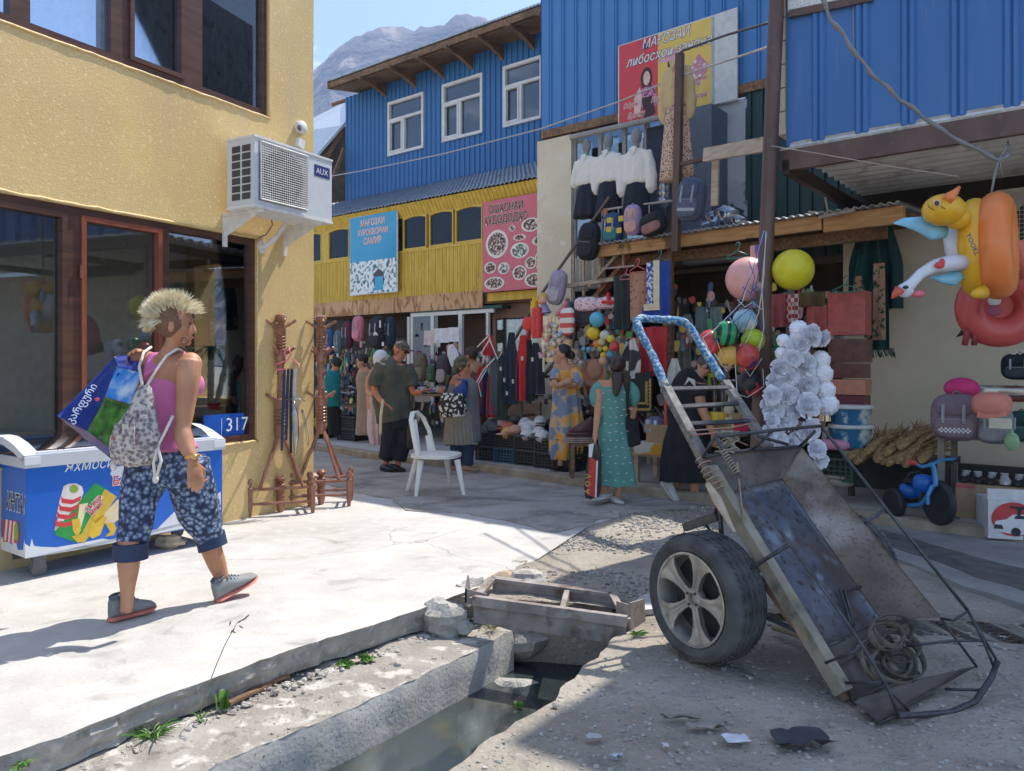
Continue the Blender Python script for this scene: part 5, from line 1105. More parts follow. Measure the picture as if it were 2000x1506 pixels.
m=MB();bp=[(816,890,7.80),(808,850,7.80),(803,820,7.85),(806,806,7.95),(815,805,8.05),(826,815,8.15),(838,840,8.22),(844,866,8.25),(848,885,8.22)]
pts=[D(*p)for p in bp];dense=[]
for a,b in zip(pts[:-1],pts[1:]):dense+=[a.lerp(b,k/4)for k in range(4)]
m.tube(dense+[pts[-1]],.026,9,ry=.016);part('back_frame',m,wp,ch,True)
m=MB();m.tube([D(807,820,7.9),D(812,850,7.86),D(818,885,7.85)],[.035,.03,.02],8,ry=.006);m.tube([D(836,850,8.2),D(840,870,8.2),D(841,886,8.2)],[.03,.035,.03],8,ry=.006);part('back_slat',m,wp,ch,True)
# ================================================================ two wheeled hand cart tipped on its nose
kB=G(1660,1372);kB.z=0;kl=V((-.522,.853,0));ka=V((.853,.522,0));ct=.632;stt=.775
krd=(kl*ct+UP*stt).normalized();knv=ka.cross(krd).normalized();knv=knv if knv.z>0 else-knv
CAMP=V((0,0,CAMH))
def CP(s,w,n=0):return kB+krd*s+ka*w+knv*n
def _ray(px,py):return(D(px,py,1)-CAMP)
def CN(px,py,n=0): # on the floor plane, lifted n
 r=_ray(px,py);o=kB+knv*n;return CAMP+r*((o-CAMP).dot(knv)/r.dot(knv))
def CW(px,py,w=0): # on an upright lengthwise plane
 r=_ray(px,py);o=kB+ka*w;return CAMP+r*((o-CAMP).dot(ka)/r.dot(ka))
cart=thing('hand_cart','tipped rusty steel hand cart with car wheels and long handles','cart',V((1.1,3.4,0)))
steelblue=mat('scratched_blue_steel',(.085,.095,.115),(.20,.225,.27),scale=4,stretch=(1,1,1),rough=.38,metal=.55,bump=.15,bscale=25)
layer(steelblue,(.055,.035,.025),34,.56,.66,amount=.85,seed=2,detail=6,rough=.8);layer(steelblue,(.085,.06,.05),4,.44,.62,amount=.85,seed=9,rough=.7);layer(steelblue,(.36,.42,.52),6,.60,.72,amount=.6,seed=19)
rustplate=mat('rusty_wall_plate',(.10,.072,.055),(.19,.145,.11),scale=5,rough=.6,metal=.3,bump=.3,bscale=50,bdist=.004);layer(rustplate,(.42,.39,.36),3.4,.52,.72,amount=.7,seed=3);layer(rustplate,(.07,.042,.03),70,.54,.68,amount=.65,seed=7,detail=6)
darkplate=mat('sooty_plate',(.07,.06,.055),(.14,.12,.105),scale=6,rough=.6,metal=.3);layer(darkplate,(.05,.03,.02),18,.55,.7,amount=.6,seed=7)
railm=mat('worn_timber_rail',(.20,.17,.12),(.33,.30,.23),scale=6,stretch=(1,1,1),rough=.8,bump=.4,bscale=30);layer(railm,(.08,.07,.055),9,.52,.68,amount=.8,seed=3);layer(railm,(.32,.16,.07),7,.60,.7,amount=.6,seed=13)
rod=mat('dark_rod_steel',(.05,.05,.055),(.10,.10,.11),scale=20,rough=.45,metal=.5)
brown_rail=mat('brown_rail',(.17,.09,.055),(.26,.16,.10),scale=12,rough=.8)
def plate(mb,pts,th,sub=10,wob=.006,seed=0):
 """slightly dented sheet from 4 corners"""
 a,b,c,d=pts;n_=(b-a).cross(d-a).normalized();vs=[]
 for s_ in(0,1):
  for j in range(sub+1):
   for i in range(sub+1):
    u,v=i/sub,j/sub;p=a.lerp(b,u).lerp(d.lerp(c,u),v);e=wob*mnoise.noise(V((u*3,v*5,seed)))*(1 if 0<i<sub and 0<j<sub else.3);vs.append(p+n_*(e+(th if s_ else 0)))
 N1=(sub+1)**2;fs=[(j*(sub+1)+i,(j+1)*(sub+1)+i,(j+1)*(sub+1)+i+1,j*(sub+1)+i+1)for j in range(sub)for i in range(sub)]
 fs2=[tuple(x+N1 for x in reversed(f))for f in fs];ed=[j*(sub+1)for j in range(sub+1)]+[sub*(sub+1)+i for i in range(1,sub+1)]+[j*(sub+1)+sub for j in range(sub-1,-1,-1)]+[i for i in range(sub-1,0,-1)]
 rim=[(ed[k],ed[(k+1)%len(ed)],ed[(k+1)%len(ed)]+N1,ed[k]+N1)for k in range(len(ed))];mb.add(vs,fs+fs2+rim)
A1,A2=CN(1606,1262,0),CN(1412,965,0);B1,B2=CN(1722,1213,0),CN(1528,936,0)
m=MB();plate(m,[A1,B1,B2,A2],-.006,14,.01,1);part('floor_plate',m,steelblue,cart,'all')
T2,T1=CP(.70,.50,.12),CN(1842,1207,.15)
T2=CN(1566,874,.10);T1=CN(1838,1206,.15);m=MB();plate(m,[B1,T1,T2,B2],.005,14,.012,4);part('side_plate',m,rustplate,cart,'all')
H1=CN(1374,892,.02);m=MB();plate(m,[A2,B2,T2,H1],.005,8,.008,8);part('head_plate',m,darkplate,cart,'all')
m=MB();plate(m,[A1+knv*.001,B1+knv*.001,CN(1735,1240,.0),CN(1640,1300,0)],-.005,6,.008,3);plate(m,[CN(1640,1300,.003),CN(1735,1240,.003),CN(1800,1320,.003),CN(1668,1375,.003)],-.005,6,.01,5);part('nose_floor',m,darkplate,cart,'all')
n1_,n2_,n3_,n4_=G(1668,1372,.01),G(1714,1410,.012),G(1908,1302,.02),G(1715,1345,.07)
m=MB();plate(m,[n1_,n2_,n3_,n4_],.004,8,.012,6);part('nose_plate',m,darkplate,cart,'all')
# left rail, hand bow wrapped in blue cloth, right rail
m=MB();rl=[CN(1245,628,0),CN(1300,758,0),CN(1355,870,0)];rl2=[CN(1352,862,0),CN(1430,1005,0),CN(1500,1108,0),CN(1570,1215,0),CN(1636,1318,0)]
m.beam(CN(1300,757,0),CN(1392,930,0),.05,.035,knv);part('upper_rail',m,plain('grey_rail',(.16,.15,.14),.6,v=.5,scale=30),cart)
m=MB();m.beam(CN(1385,915,-.005),CN(1648,1352,-.005),.055,.06,knv);part('rail',m,railm,cart)
m=MB();a=CN(1380,955,-.01);m.tube([CN(1382,945,.02),CN(1400,975,.03),CN(1435,1040,.02)],[.012,.022,.006],8);part('wedge',m,rawwood,cart,True)
m=MB();m.beam(CN(1500,1145,-.07),CN(1655,1365,-.03),.03,.03,knv);part('under_rail',m,brown_rail,cart)
m=MB();m.beam(CN(1415,745,0),CN(1508,885,0),.05,.03,knv);part('upper_rail',m,MATS['grey_rail'],cart)
cloth_b=mat('blue_floral_wrap',(.03,.12,.26),(.40,.45,.42),scale=60,lo=.42,hi=.62,rough=.85,c3=(.07,.22,.38),bump=.4,bscale=40);layer(cloth_b,(.40,.36,.25),18,.6,.68,amount=.7,seed=4)
def wrap(px_list,nm):
 pts=[CN(x,y,0)for x,y in px_list];d=[]
 for a,b in zip(pts[:-1],pts[1:]):k=max(2,int((b-a).length/.018));d+=[a.lerp(b,i/k)for i in range(k)]
 d.append(pts[-1]);mm=MB();mm.tube(d,[.022+.0015*math.sin(i*1.3)+.002*math.sin(i*.37)for i in range(len(d))],10);part(nm,mm,cloth_b,cart,'all')
wrap([(1300,757),(1275,695),(1248,645),(1243,628),(1252,622),(1275,623),(1320,626),(1338,630),(1350,642),(1372,680),(1398,722),(1412,742)],'cloth_wrap')
for k,(a,b)in enumerate([((1303,760),(1427,757)),((1322,795),(1442,788)),((1345,828),(1465,822))]):m=MB();m.beam(CN(*a,.01),CN(*b,.01),.02,.014,knv);part('rung',m,rod,cart)
# wire truss above the head plate, long rods, bow
Wr=.60
def rods(lst,r_=.007,nm='rod',m_=None):
 for pts in lst:mm=MB();mm.tube(pts,r_,7);part(nm,mm,m_ or rod,cart,'all')
tA,tB=CW(1397,853,.02),CW(1603,832,.66)
tA2=CN(1397,853,.16);tB2=CN(1603,832,.24)
rods([[tA2,CN(1500,842,.22),tB2],[CN(1372,892,.03),tA2],[CN(1372,892,.03),CN(1470,878,.09),CN(1566,872,.11)],[CN(1470,878,.10),CN(1508,843,.22)],[CN(1562,872,.11),CN(1592,842,.23)],[CN(1480,852,.2),CN(1538,868,.12)]],.008)
Lr=[tA2,CN(1440,925,.20),CN(1543,1063,.22),CN(1640,1195,.22),CN(1690,1270,.22),CN(1735,1345,.20),CN(1755,1398,.17)]
Rr=[tB2,CN(1640,878,.26),CN(1740,1005,.26),CN(1890,1192,.26)]
rods([Lr],.0075);rods([Rr],.0075)
fl_=lambda x,y,n:CN(x,y,n)
bow=[CN(1755,1398,.17),CN(1800,1396,.16),CN(1860,1390,.17),CN(1905,1370,.20),CN(1936,1325,.22),CN(1948,1292,.24)]
rods([bow],.012,'bow');rods([[CN(1890,1192,.26),CN(1920,1250,.25),CN(1940,1300,.23)],[CN(1890,1192,.26),CN(1948,1292,.24)],[CN(1890,1194,.26),CN(1862,1212,.2),CN(1838,1208,.15)],[CN(1838,1210,.15),CN(1875,1258,.12),CN(1908,1303,.10)],[CN(1770,1262,.1),CN(1850,1252,.2),CN(1920,1251,.25)],[CN(1845,1346,.1),CN(1920,1348,.2)],[CN(1725,1335,.2),CN(1775,1388,.15)],[CN(1650,1334,.02),CN(1722,1333,.2)],[CN(1715,1412,.12),CN(1775,1390,.15)],[CN(1610,1264,.01),CN(1650,1248,.05)],[CN(1612,1295,.02),CN(1680,1268,.2)]],.006)
rods([[CN(1455,1120,-.05),CN(1490,1095,.03),CN(1543,1063,.22)]],.009);rods([[CN(1688,1145,.01),CN(1650,1155,.01),CN(1668,1222,.01)],[CN(1664,1222,.015),CN(1640,1150,.02)]],.007)
rods([[CW(1690,1020,.64),CW(1715,1005,.80),CW(1730,992,.85)]],.008)
# twisted wire binding at the head, wrap on the rail
m=MB();c=CN(1420,862,.12);pts=[c+V((.05*math.sin(i*1.7),.03*math.cos(i*2.3),.05*math.sin(i*.9+1)))for i in range(40)];m.tube(pts,.005,5);part('wire_bundle',m,P((.30,.26,.20)),cart,'all')
for k in range(7):
 m=MB();c=CN(1372+k*5.2,897+k*10,0);m.tube([c+ka*(.036*math.cos(a))+knv*(.032*math.sin(a))for a in[j*6.283/10 for j in range(11)]],.0035,5);part('binding',m,P((.42,.22,.16)if k%2 else(.35,.27,.17)),cart,'all')
m=MB();m.tube([CN(1343,842,.02),CN(1390,838,.05),CN(1430,835,.04),CN(1470,826,.02)],.004,5);m.tube([CN(1350,850,.02),CN(1405,845,.1),CN(1460,870,.04)],.004,5);part('copper_wire',m,P((.40,.22,.17)),cart,'all')
m=MB();m.tube([CN(1440,905,.18),CN(1446,960,.05),CN(1455,1040,.01)],[.012,.009,.003],6,ry=.003);part('straw_band',m,P((.36,.29,.18)),cart,'all')
m=MB();sp=[];a0,a1=CN(1412,880,.18),CN(1440,925,.2)
for i in range(60):sp.append(a0.lerp(a1,i/60)+ka*(.014*math.cos(i*.9))+knv*(.014*math.sin(i*.9)))
m.tube(sp,.003,5);part('spring_binding',m,P((.33,.28,.22)),cart,'all')
# strap coil heaped on the nose
m=MB();r=random.Random(3);strapm=mat('old_webbing',(.10,.09,.065),(.20,.18,.14),scale=40,rough=.9)
sc0=CN(1722,1278,.03)
for k in range(9):
 cx,cz=r.uniform(-.10,.12),r.uniform(-.08,.10);rr=r.uniform(.05,.12);ph=r.random()*6;pts=[]
 for i in range(26):a=ph+i*6.283/22;pts.append(sc0+ka*(cx+rr*1.25*math.cos(a))+krd*(cz*.8+rr*.7*math.sin(a))+knv*(.012+.008*k+.012*math.sin(a*2+k)))
 m.tube(pts,.014,6,ry=.0035,ref=knv)
single('strap',m,strapm,'tangled grey webbing strap heaped on the cart nose','strap',smooth=True)
# axle, stand leg, wheels
wc=V((.80,3.45,.285))
m=MB();m.tube([wc+ka*.16,wc+ka*.98],.038,12);part('axle',m,rod,cart,True)
m=MB();m.beam(wc+ka*.32,CP(.66,.02,-.04),.05,.05,knv);m.beam(wc+ka*.80,CP(.66,.48,-.04),.05,.05,knv);m.tube([wc+ka*.2-UP*.02,CP(.3,.0,-.04)],.012,6);part('axle_bracket',m,rod,cart)
m=MB();m.beam(CW(1338,1030,-.04),CW(1402,1008,-.04),.03,.04,knv);m.tube([CW(1405,985,-.03),CW(1410,1062,-.03)],.012,7);m.tube([CW(1378,1025,-.03),CW(1408,1062,-.03),CW(1480,1145,-.03)],.007,6);m.tube([CW(1395,1008,-.03),CW(1400,985,-.03),CW(1425,1000,0)],.012,6);part('stand_leg',m,rod,cart,True)
tyre=mat('dusty_tyre',(.045,.045,.047),(.095,.095,.095),scale=9,rough=.85);layer(tyre,(.17,.165,.155),4,.5,.72,amount=.6,seed=2);rimm=mat('dusty_alloy',(.34,.32,.28),(.52,.49,.44),scale=8,rough=.5,metal=.6);layer(rimm,(.20,.18,.15),14,.5,.7,amount=.6,seed=5)
def wheel(c,ax,R0,wd):
 x=(UP-ax*UP.dot(ax)).normalized();y=ax.cross(x)
 def rp(r_,a,h):return c+ax*h+(x*math.cos(a)+y*math.sin(a))*r_
 m=MB();seg=72;prof=[(.205,.012),(.215,-.004),(.245,-.012),(.27,-.002),(.281,.018),(.285,.045),(.286,wd/2),(.285,wd-.045),(.281,wd-.018),(.27,wd+.002),(.245,wd+.01),(.21,wd),(.20,wd-.02)]
 rings=[]
 for r_,h in prof:rings.append([rp((r_-(.0035 if r_>.275 and k%3==0 else 0))*R0/.285,2*math.pi*k/seg,h)for k in range(seg)])
 m.loft([list(z)for z in zip(*rings)]and rings,cap=False)
 for hh in(.06,wd/2,wd-.06): # circumferential tread grooves read as raised ribs between them
  for s2 in(-.012,.012):m.tube([rp(.2865*R0/.285,2*math.pi*k/seg,hh+s2)for k in range(seg)],.0035,4,closed=True)
 for k in range(60):
  a=2*math.pi*k/60
  for h0_,h1_ in((.03,.052),(.068,.088),(.102,.122),(.138,.160)):
   m.tube([rp(.2862*R0/.285,a,h0_),rp(.2868*R0/.285,a+.05,h1_)],.0042,4)
 ty=part('tyre',m,tyre,cart,30)
 m=MB();rr=R0/.285;m.loft([[rp(r_*rr,2*math.pi*k/48,h)for k in range(48)]for r_,h in((.207,.0),(.210,-.006),(.200,-.008),(.195,.004),(.188,.05),(.186,.15),(.207,.17))],cap=False)
 rm=part('rim',m,rimm,cart,40)
 m=MB();m.lathe(c+ax*.085,[(0,0),(.18*rr,0),(.18*rr,.006),(0,.006)],32,ax);part('brake_back',m,P((.03,.03,.03)),cart)
 m=MB();m.loft([[rp(r_*rr,2*math.pi*k/24,h)for k in range(24)]for r_,h in((.048,.05),(.05,.022),(.046,.014),(.026,.012),(.024,.03))],cap=False);m.lathe(c+ax*.032,[(0,0),(.026*rr,0),(.026*rr,.002),(0,.002)],16,ax,0);part('hub',m,rimm,cart,True)
 for k in range(5):
  a=.32+k*2*math.pi/5;m=MB();secs=[]
  for r_,hw,h,th in((.040,.020,.016,.03),(.075,.019,.012,.03),(.12,.026,.006,.03),(.165,.045,.002,.03),(.198,.075,.0,.02)):
   e=hw/r_;secs.append([rp(r_*rr,a-e,h),rp(r_*rr,a-e*.45,h-.004),rp(r_*rr,a-e*.15,h+.004),rp(r_*rr,a+e*.15,h+.004),rp(r_*rr,a+e*.45,h-.004),rp(r_*rr,a+e,h),rp(r_*rr,a+e*.8,h+th),rp(r_*rr,a-e*.8,h+th)])
  m.loft(secs);part('spoke',m,rimm,cart,35)
 for k in range(4):
  a=.6+k*math.pi/2;m=MB();m.lathe(rp(.034*rr,a,.006),[(.006,0),(.006,.01),(0,.01)],8,ax);part('bolt',m,P((.05,.05,.05)),cart)
wheel(wc,ka,.285,.19);wheel(wc+ka*1.16,-ka,.285,.19)
single('hose',(lambda q:(q.tube([G(1510,1225,.02),G(1560,1240,.03),G(1600,1275,.03)],.016,8),q)[1])(MB()),P((.32,.27,.17)),'short straw coloured rope end under the cart','rope',smooth='all')
# flat plate lying by the frame
m=MB();m.prism([G(1215,1195,.03),G(1290,1188,.03),G(1290,1150,.03),G(1250,1165,.03)],(0,0,-.03));single('slab_piece',m,concrete,'flat grey slab piece lying between steel frame and cart wheel','slab')
# ================================================================ people
def TP(mb,d,lst,k=1.0,seg=14,ref=(1,0,0)):
 """tube traced in photograph pixels round depth d: (px, py, depth offset, half width in px); k = depth/width ratio"""
 pts=[D(a,b,d+c)for a,b,c,r_ in lst];rr=[r_*(d+c)/FOC for a,b,c,r_ in lst]
 P2=[];R2=[]
 for i in range(len(pts)-1):
  p0,p1,p2,p3=pts[max(0,i-1)],pts[i],pts[i+1],pts[min(len(pts)-1,i+2)];r0,r1,r2,r3=rr[max(0,i-1)],rr[i],rr[i+1],rr[min(len(rr)-1,i+2)]
  for q in range(4):
   t=q/4;t2,t3=t*t,t*t*t;f_=lambda a,b,c,e:.5*((2*b)+(-a+c)*t+(2*a-5*b+4*c-e)*t2+(-a+3*b-3*c+e)*t3)
   P2.append(V([f_(p0[j],p1[j],p2[j],p3[j])for j in range(3)]));R2.append(max(.001,f_(r0,r1,r2,r3)))
 P2.append(pts[-1]);R2.append(rr[-1])
 ks=k if hasattr(k,'__len__')else None
 mb.tube(P2,R2,seg,ry=[r_*k for r_ in R2],ref=ref);return mb
def headmesh(mb,c,f,s=1.0,tilt=0,jaw=1.0):
 f=V(f).normalized();r_=f.cross(UP).normalized();u=r_.cross(f).normalized()
 if tilt:f,u=(f*math.cos(tilt)-u*math.sin(tilt)),(u*math.cos(tilt)+f*math.sin(tilt))
 B=(r_,f,u);c=V(c)
 mb.ball(c-f*.012*s+u*.02*s,(.074*s,.094*s,.092*s),20,14,B)
 mb.ball(c+f*.028*s-u*.035*s,(.056*s*jaw,.056*s,.078*s),16,12,B)
 mb.ball(c+f*.062*s-u*.095*s,(.026*s,.022*s,.018*s),10,8,B) # chin
 mb.tube([c+f*.078*s+u*.012*s,c+f*.092*s-u*.020*s,c+f*.098*s-u*.034*s,c+f*.080*s-u*.044*s],[.008*s,.010*s,.012*s,.009*s],8) # nose
 mb.ball(c+f*.078*s-u*.068*s,(.022*s,.012*s,.011*s),10,6,B) # lips
 mb.ball(c+f*.070*s+u*.024*s,(.050*s,.018*s,.013*s),10,6,B) # brow
 for e in(-1,1):
  mb.ball(c+r_*.080*s*e-f*.012*s-u*.022*s,(.011*s,.017*s,.030*s),10,8,B);mb.ball(c+r_*.040*s*e+f*.052*s-u*.03*s,(.02*s,.018*s,.022*s),8,6,B)
 return c,B
def eyes(parent,c,B,s=1.0,brow=(.08,.05,.03)):
 r_,f,u=B;m=MB()
 for e in(-1,1):m.ball(c+r_*.031*s*e+f*.0765*s+u*.004*s,(.013*s,.008*s,.006*s),8,6,B)
 part('eyes',m,P((.04,.03,.025),.3),parent,True);m=MB()
 for e in(-1,1):m.tube([c+r_*.014*s*e+f*.088*s+u*.024*s,c+r_*.034*s*e+f*.083*s+u*.031*s,c+r_*.052*s*e+f*.068*s+u*.025*s],[.003*s,.004*s,.002*s],5)
 part('eyebrows',m,P(brow),parent,True);m=MB();m.ball(c+f*.0885*s-u*.068*s,(.019*s,.005*s,.006*s),8,6,B);part('lips',m,P((.42,.13,.11),.5),parent,True)
def hand(mb,w,d,n,side,s=1.0,curl=.5):
 """palm, four unequal bent fingers and a thumb from the palm's side; d = pointing, n = back of the hand, side = towards the thumb"""
 w,d,n,side=V(w),V(d).normalized(),V(n).normalized(),V(side).normalized()
 mb.ball(w+d*.048*s,(.040*s,.052*s,.016*s),12,8,(side,d,n));mb.tube([w-d*.02*s,w+d*.02*s],[.024*s,.028*s],10,ry=.018*s,ref=side)
 for k,(off,ln)in enumerate([(.030,.070),(.010,.080),(-.010,.074),(-.029,.058)]):
  p=w+d*(.086-.004*abs(k-1))*s+side*off*s;q=[p-d*.012*s];a=0
  for j,fr_ in enumerate((.42,.32,.26)):
   a+=curl*(.35,.75,.55)[j];q.append(q[-1]+(d*math.cos(a)-n*math.sin(a))*ln*fr_*s)
  mb.tube(q,[.0100*s,.0094*s,.0085*s,.0065*s],8)
 p=w+d*.025*s+side*.030*s;t=(d*.75+side*.6-n*.25).normalized();t2=(d*.95+side*.1-n*.35).normalized()
 mb.tube([p-side*.012*s,p+t*.030*s,p+t*.030*s+t2*.028*s,p+t*.030*s+t2*.050*s],[.013*s,.012*s,.0105*s,.007*s],8)
def body(parent,mb,m_=skin,vox=.010):return part('body',remesh(mb,vox,2),m_,parent,'all')
def cloth(parent,name,mb,m_,vox=.011,amp=.006,sc=14,o=0,vert=.3):return part(name,remesh(mb,vox,3,folds(amp,sc,vert,o)),m_,parent,'all')
def skirt(mb,d,lst,k=.6,n=60,nf=9,amp=.10,seed=0,ref=(1,0,0)):
 """open bell of cloth from stations (px, py, dd, half width px): folds deepen towards the hem"""
 rings=[]
 for i in range((len(lst)-1)*6+1):
  a=i/6;j=min(int(a),len(lst)-2);t=a-j;s0,s1=lst[j],lst[j+1];q=[s0[e]*(1-t)+s1[e]*t for e in range(4)]
  c=D(q[0],q[1],d+q[2]);r_=q[3]*(d+q[2])/FOC;dep=i/((len(lst)-1)*6)
  rings.append([c+V((math.cos(p)*r_*(1+amp*dep*math.sin(nf*p+seed+dep*1.5+.8*math.sin(2*p+seed))),math.sin(p)*r_*k*(1+amp*1.6*dep*math.sin(nf*p+seed+.8*math.sin(2*p+seed))),.004*math.sin(p*5)))for p in[x*6.2832/n for x in range(n)]])
 mb.loft(rings);return mb
def shoe(parent,heel,toe,s,um,sm,h=.07,lace=None):
 heel,toe=V(heel),V(toe);d=(toe-heel);L_=d.length;d.normalize();sd=d.cross(UP).normalized();u=sd.cross(d).normalized()
 def sec(t,w,z0,z1):
  c=heel+d*L_*t;return[c+sd*(w*math.cos(a))+u*(z0+(z1-z0)*(.5+.5*math.sin(a)))for a in[k*6.283/12 for k in range(12)]]
 m=MB();m.loft([sec(t,w*s,z0*s,z1*s)for t,w,z0,z1 in((0,.018,.02,.05),(.03,.030,.018,h*1.1),(.12,.034,.018,h*1.22),(.3,.036,.018,h*1.12),(.42,.040,.018,h*1.02),(.6,.046,.018,h*.76),(.8,.046,.018,h*.6),(.93,.036,.018,h*.48),(1,.016,.02,.035))]);part('shoe',m,um,parent,True)
 m=MB();m.loft([sec(t,w*s,z0*s,z1*s)for t,w,z0,z1 in((-.02,.02,.004,.024),(.04,.038,0,.027),(.4,.041,0,.022),(.7,.050,0,.022),(.9,.044,.003,.022),(1.02,.014,.010,.022))]);part('sole',m,sm,parent,True)
 if lace:
  m=MB()
  for k in range(6):t=.34+.065*k;z_=h*s*(1.14-.105*k);m.tube([heel+d*L_*t-sd*.030*s+u*z_*.86,heel+d*L_*(t+.02)+u*(z_+.004),heel+d*L_*t+sd*.030*s+u*z_*.86],.0042*s,5)
  m.tube([heel+d*L_*(.17+.13*math.cos(w_))+sd*.031*s*math.sin(w_)+u*h*s*(1.16+.04*math.cos(w_))for w_ in[z9*.6283 for z9 in range(10)]],.008*s,6,closed=True)
  part('laces',m,lace,parent)
  # ---------------- woman striding past with a backpack bag
dW=4.15
w=thing('person','person with spiky blond hair, pink tank top, floral cropped trousers, striding with bags','person',G(340,1200))
mb=MB();f_=V((.93,.30,-.02)).normalized()
hc=D(343,632,dW-.02);hc_,HB=headmesh(mb,hc,f_,1.02,.04)
TP(mb,dW,[(346,655,0,19),(340,678,0,19),(334,700,.02,27)],.95)
TP(mb,dW,[(336,690,.03,26),(334,708,.03,52),(330,735,.03,56),(328,775,.03,50),(330,815,.02,44),(332,850,.02,45),(334,890,.02,56),(335,930,.02,58)],.62,20,ref=(.9,-.43,0))
mb.ball(D(372,712,dW-.09),(.060,.062,.066));mb.ball(D(290,706,dW+.12),(.052,.056,.058));mb.ball(D(374,748,dW+.02),(.05,.06,.06))
TP(mb,dW,[(371,706,-.10,22),(368,735,-.12,23),(364,775,-.13,20),(360,812,-.14,17),(356,835,-.15,16),(358,852,-.16,17.5),(366,875,-.18,15),(375,893,-.20,11)],.95)
TP(mb,dW,[(290,706,.12,19),(275,735,.16,17),(262,765,.18,14),(258,735,.14,12),(262,715,.10,9)],.95)
wr=D(377,900,dW-.21);hand(mb,wr,V((.12,.05,-1)),V((.80,-.60,.05)),V((.55,.75,0)),1.15,.38)
hand(mb,D(262,716,dW+.10),V((.1,-.3,1)),V((-.5,.6,.2)),V((.6,.2,.2)),.95,1.3)
TP(mb,dW,[(282,930,0,34),(268,990,-.05,27),(258,1040,-.10,23),(252,1075,-.13,22),(251,1110,-.15,20),(249,1150,-.16,14),(248,1180,-.17,12),(246,1195,-.17,12)],.95)
TP(mb,dW,[(380,930,.04,34),(392,990,.10,28),(400,1035,.15,22),(412,1070,.18,20),(423,1100,.2,18),(434,1130,.22,13),(440,1150,.23,12),(440,1160,.23,12)],.95)
body(w,mb,skin_tan,.0062)
eyes(w,hc_,HB,1.02,(.25,.16,.09))
m=MB();TP(m,dW,[(331,722,.03,30),(329,738,.03,50),(328,775,.03,54),(329,815,.02,47),(331,850,.02,48),(334,880,.02,60)],.68,20,ref=(.9,-.43,0));TP(m,dW,[(312,690,.06,14),(316,712,.05,24),(325,735,.03,34)],1.5,12,ref=(.9,-.43,0));m.ball(D(376,752,dW+.0),(.062,.085,.072));TP(m,dW,[(356,690,.05,9),(366,715,.02,12),(370,735,0,15)],1.2)
cloth(w,'tank_top',m,plain('pink_jersey',(.60,.16,.36),.8,v=.05),.008,.006,13,3,.5)
fl=mat('floral_jersey',(.36,.42,.52),(.02,.03,.07),scale=40,kind='voronoi',lo=.16,hi=.66,rough=.85,c3=(.12,.18,.32))
layer(fl,(.02,.03,.06),60,.5,.62,amount=.6,seed=3);layer(fl,(.30,.34,.40),40,.62,.7,amount=.5,seed=8)
m=MB();TP(m,dW,[(334,868,.02,50),(334,885,.02,58),(333,915,.02,68),(333,945,.02,74)],.66,20,ref=(.9,-.43,0))
TP(m,dW,[(296,900,0,42),(277,950,-.03,40),(268,1000,-.06,36),(260,1040,-.10,31),(256,1062,-.12,28)],.9,16);TP(m,dW,[(364,900,.03,44),(376,950,.06,43),(390,1000,.12,39),(402,1030,.15,32),(409,1050,.17,27)],.9,16)
cloth(w,'trousers',m,fl,.0085,.016,11,5,.6)
cuffm=plain('navy_cuff',(.02,.035,.085),.8);m=MB();m.loft([[D(255,1060,dW-.12)+V((math.cos(a)*.088,math.sin(a)*.08,z))for a in[k*.2618 for k in range(24)]]for z in(0,-.085)]);part('cuff',m,cuffm,w,True)
m=MB();c0=D(410,1044,dW+.17);m.loft([[c0+V((math.cos(a)*.078+dx,math.sin(a)*.075,z+math.cos(a)*.025))for a in[k*.2618 for k in range(24)]]for z,dx in((0,0),(-.075,.018))]);part('cuff',m,cuffm,w,True)
sg,so_,lc=plain('grey_mesh_shoe',(.23,.235,.235),.8),plain('coral_sole',(.62,.20,.15),.7),P((.10,.12,.15))
h0=G(214,1220,.0)+V((0,0,.0));shoe(w,D(214,1216,3.99),D(303,1190,4.17),1.06,sg,so_,.105,lc)
shoe(w,D(424,1178,4.33),D(502,1131,4.52),1.06,sg,so_,.105,lc)
# hair: shaved sides, bleached spikes swept up and back
r_,f0_,u_=HB;m=MB();m.ball(hc_-f0_*.018+u_*.016,(.0795,.091,.096),20,14,HB);part('shaved_hair',m,mat('brown_stubble',(.12,.065,.035),(.22,.13,.08),scale=120,rough=.9),w,'all')
rr=random.Random(9);m=MB()
for i in range(2700):
 a=rr.uniform(-1.35,3.15);b=rr.gauss(0,.55) # a: front(+)..nape along the middle; b sideways
 nrm=(f0_*math.cos(a+.0)*1+u_*math.sin(a))if False else(f0_*math.sin(1.2-a)+u_*math.cos(1.2-a))
 nrm=(nrm+r_*b).normalized();p=hc_-f0_*.014+u_*.018+f0_*(nrm.dot(f0_)*.092)+u_*(nrm.dot(u_)*.092)+r_*(nrm.dot(r_)*.074)
 if nrm.dot(f0_)>.30 and nrm.dot(u_)<.42:continue
 ln=(.050+.046*rr.random())*(1.0 if nrm.dot(u_)>-.2 else.8);sw=(nrm*1.0+u_*.35-f0_*.25+V((rr.gauss(0,.34),rr.gauss(0,.34),rr.gauss(0,.30)))).normalized()
 if nrm.dot(u_)<0:sw=(nrm*.8-u_*.5-f0_*.3+V((rr.gauss(0,.2),rr.gauss(0,.2),rr.gauss(0,.2)))).normalized()
 if nrm.dot(f0_)>.6:sw=(sw+f0_*.7-u_*.2).normalized()
 m.tube([p-nrm*.006,p+sw*ln*.5,p+sw*ln+V((0,0,-.004))],[.0030,.0022,.0003],4,cap=False)
hairb=mat('bleached_hair',(.62,.52,.30),(.86,.80,.62),scale=26,rough=.45);layer(hairb,(.16,.10,.055),30,.62,.72,amount=.7,seed=4);part('hair',m,hairb,w,kind=None)
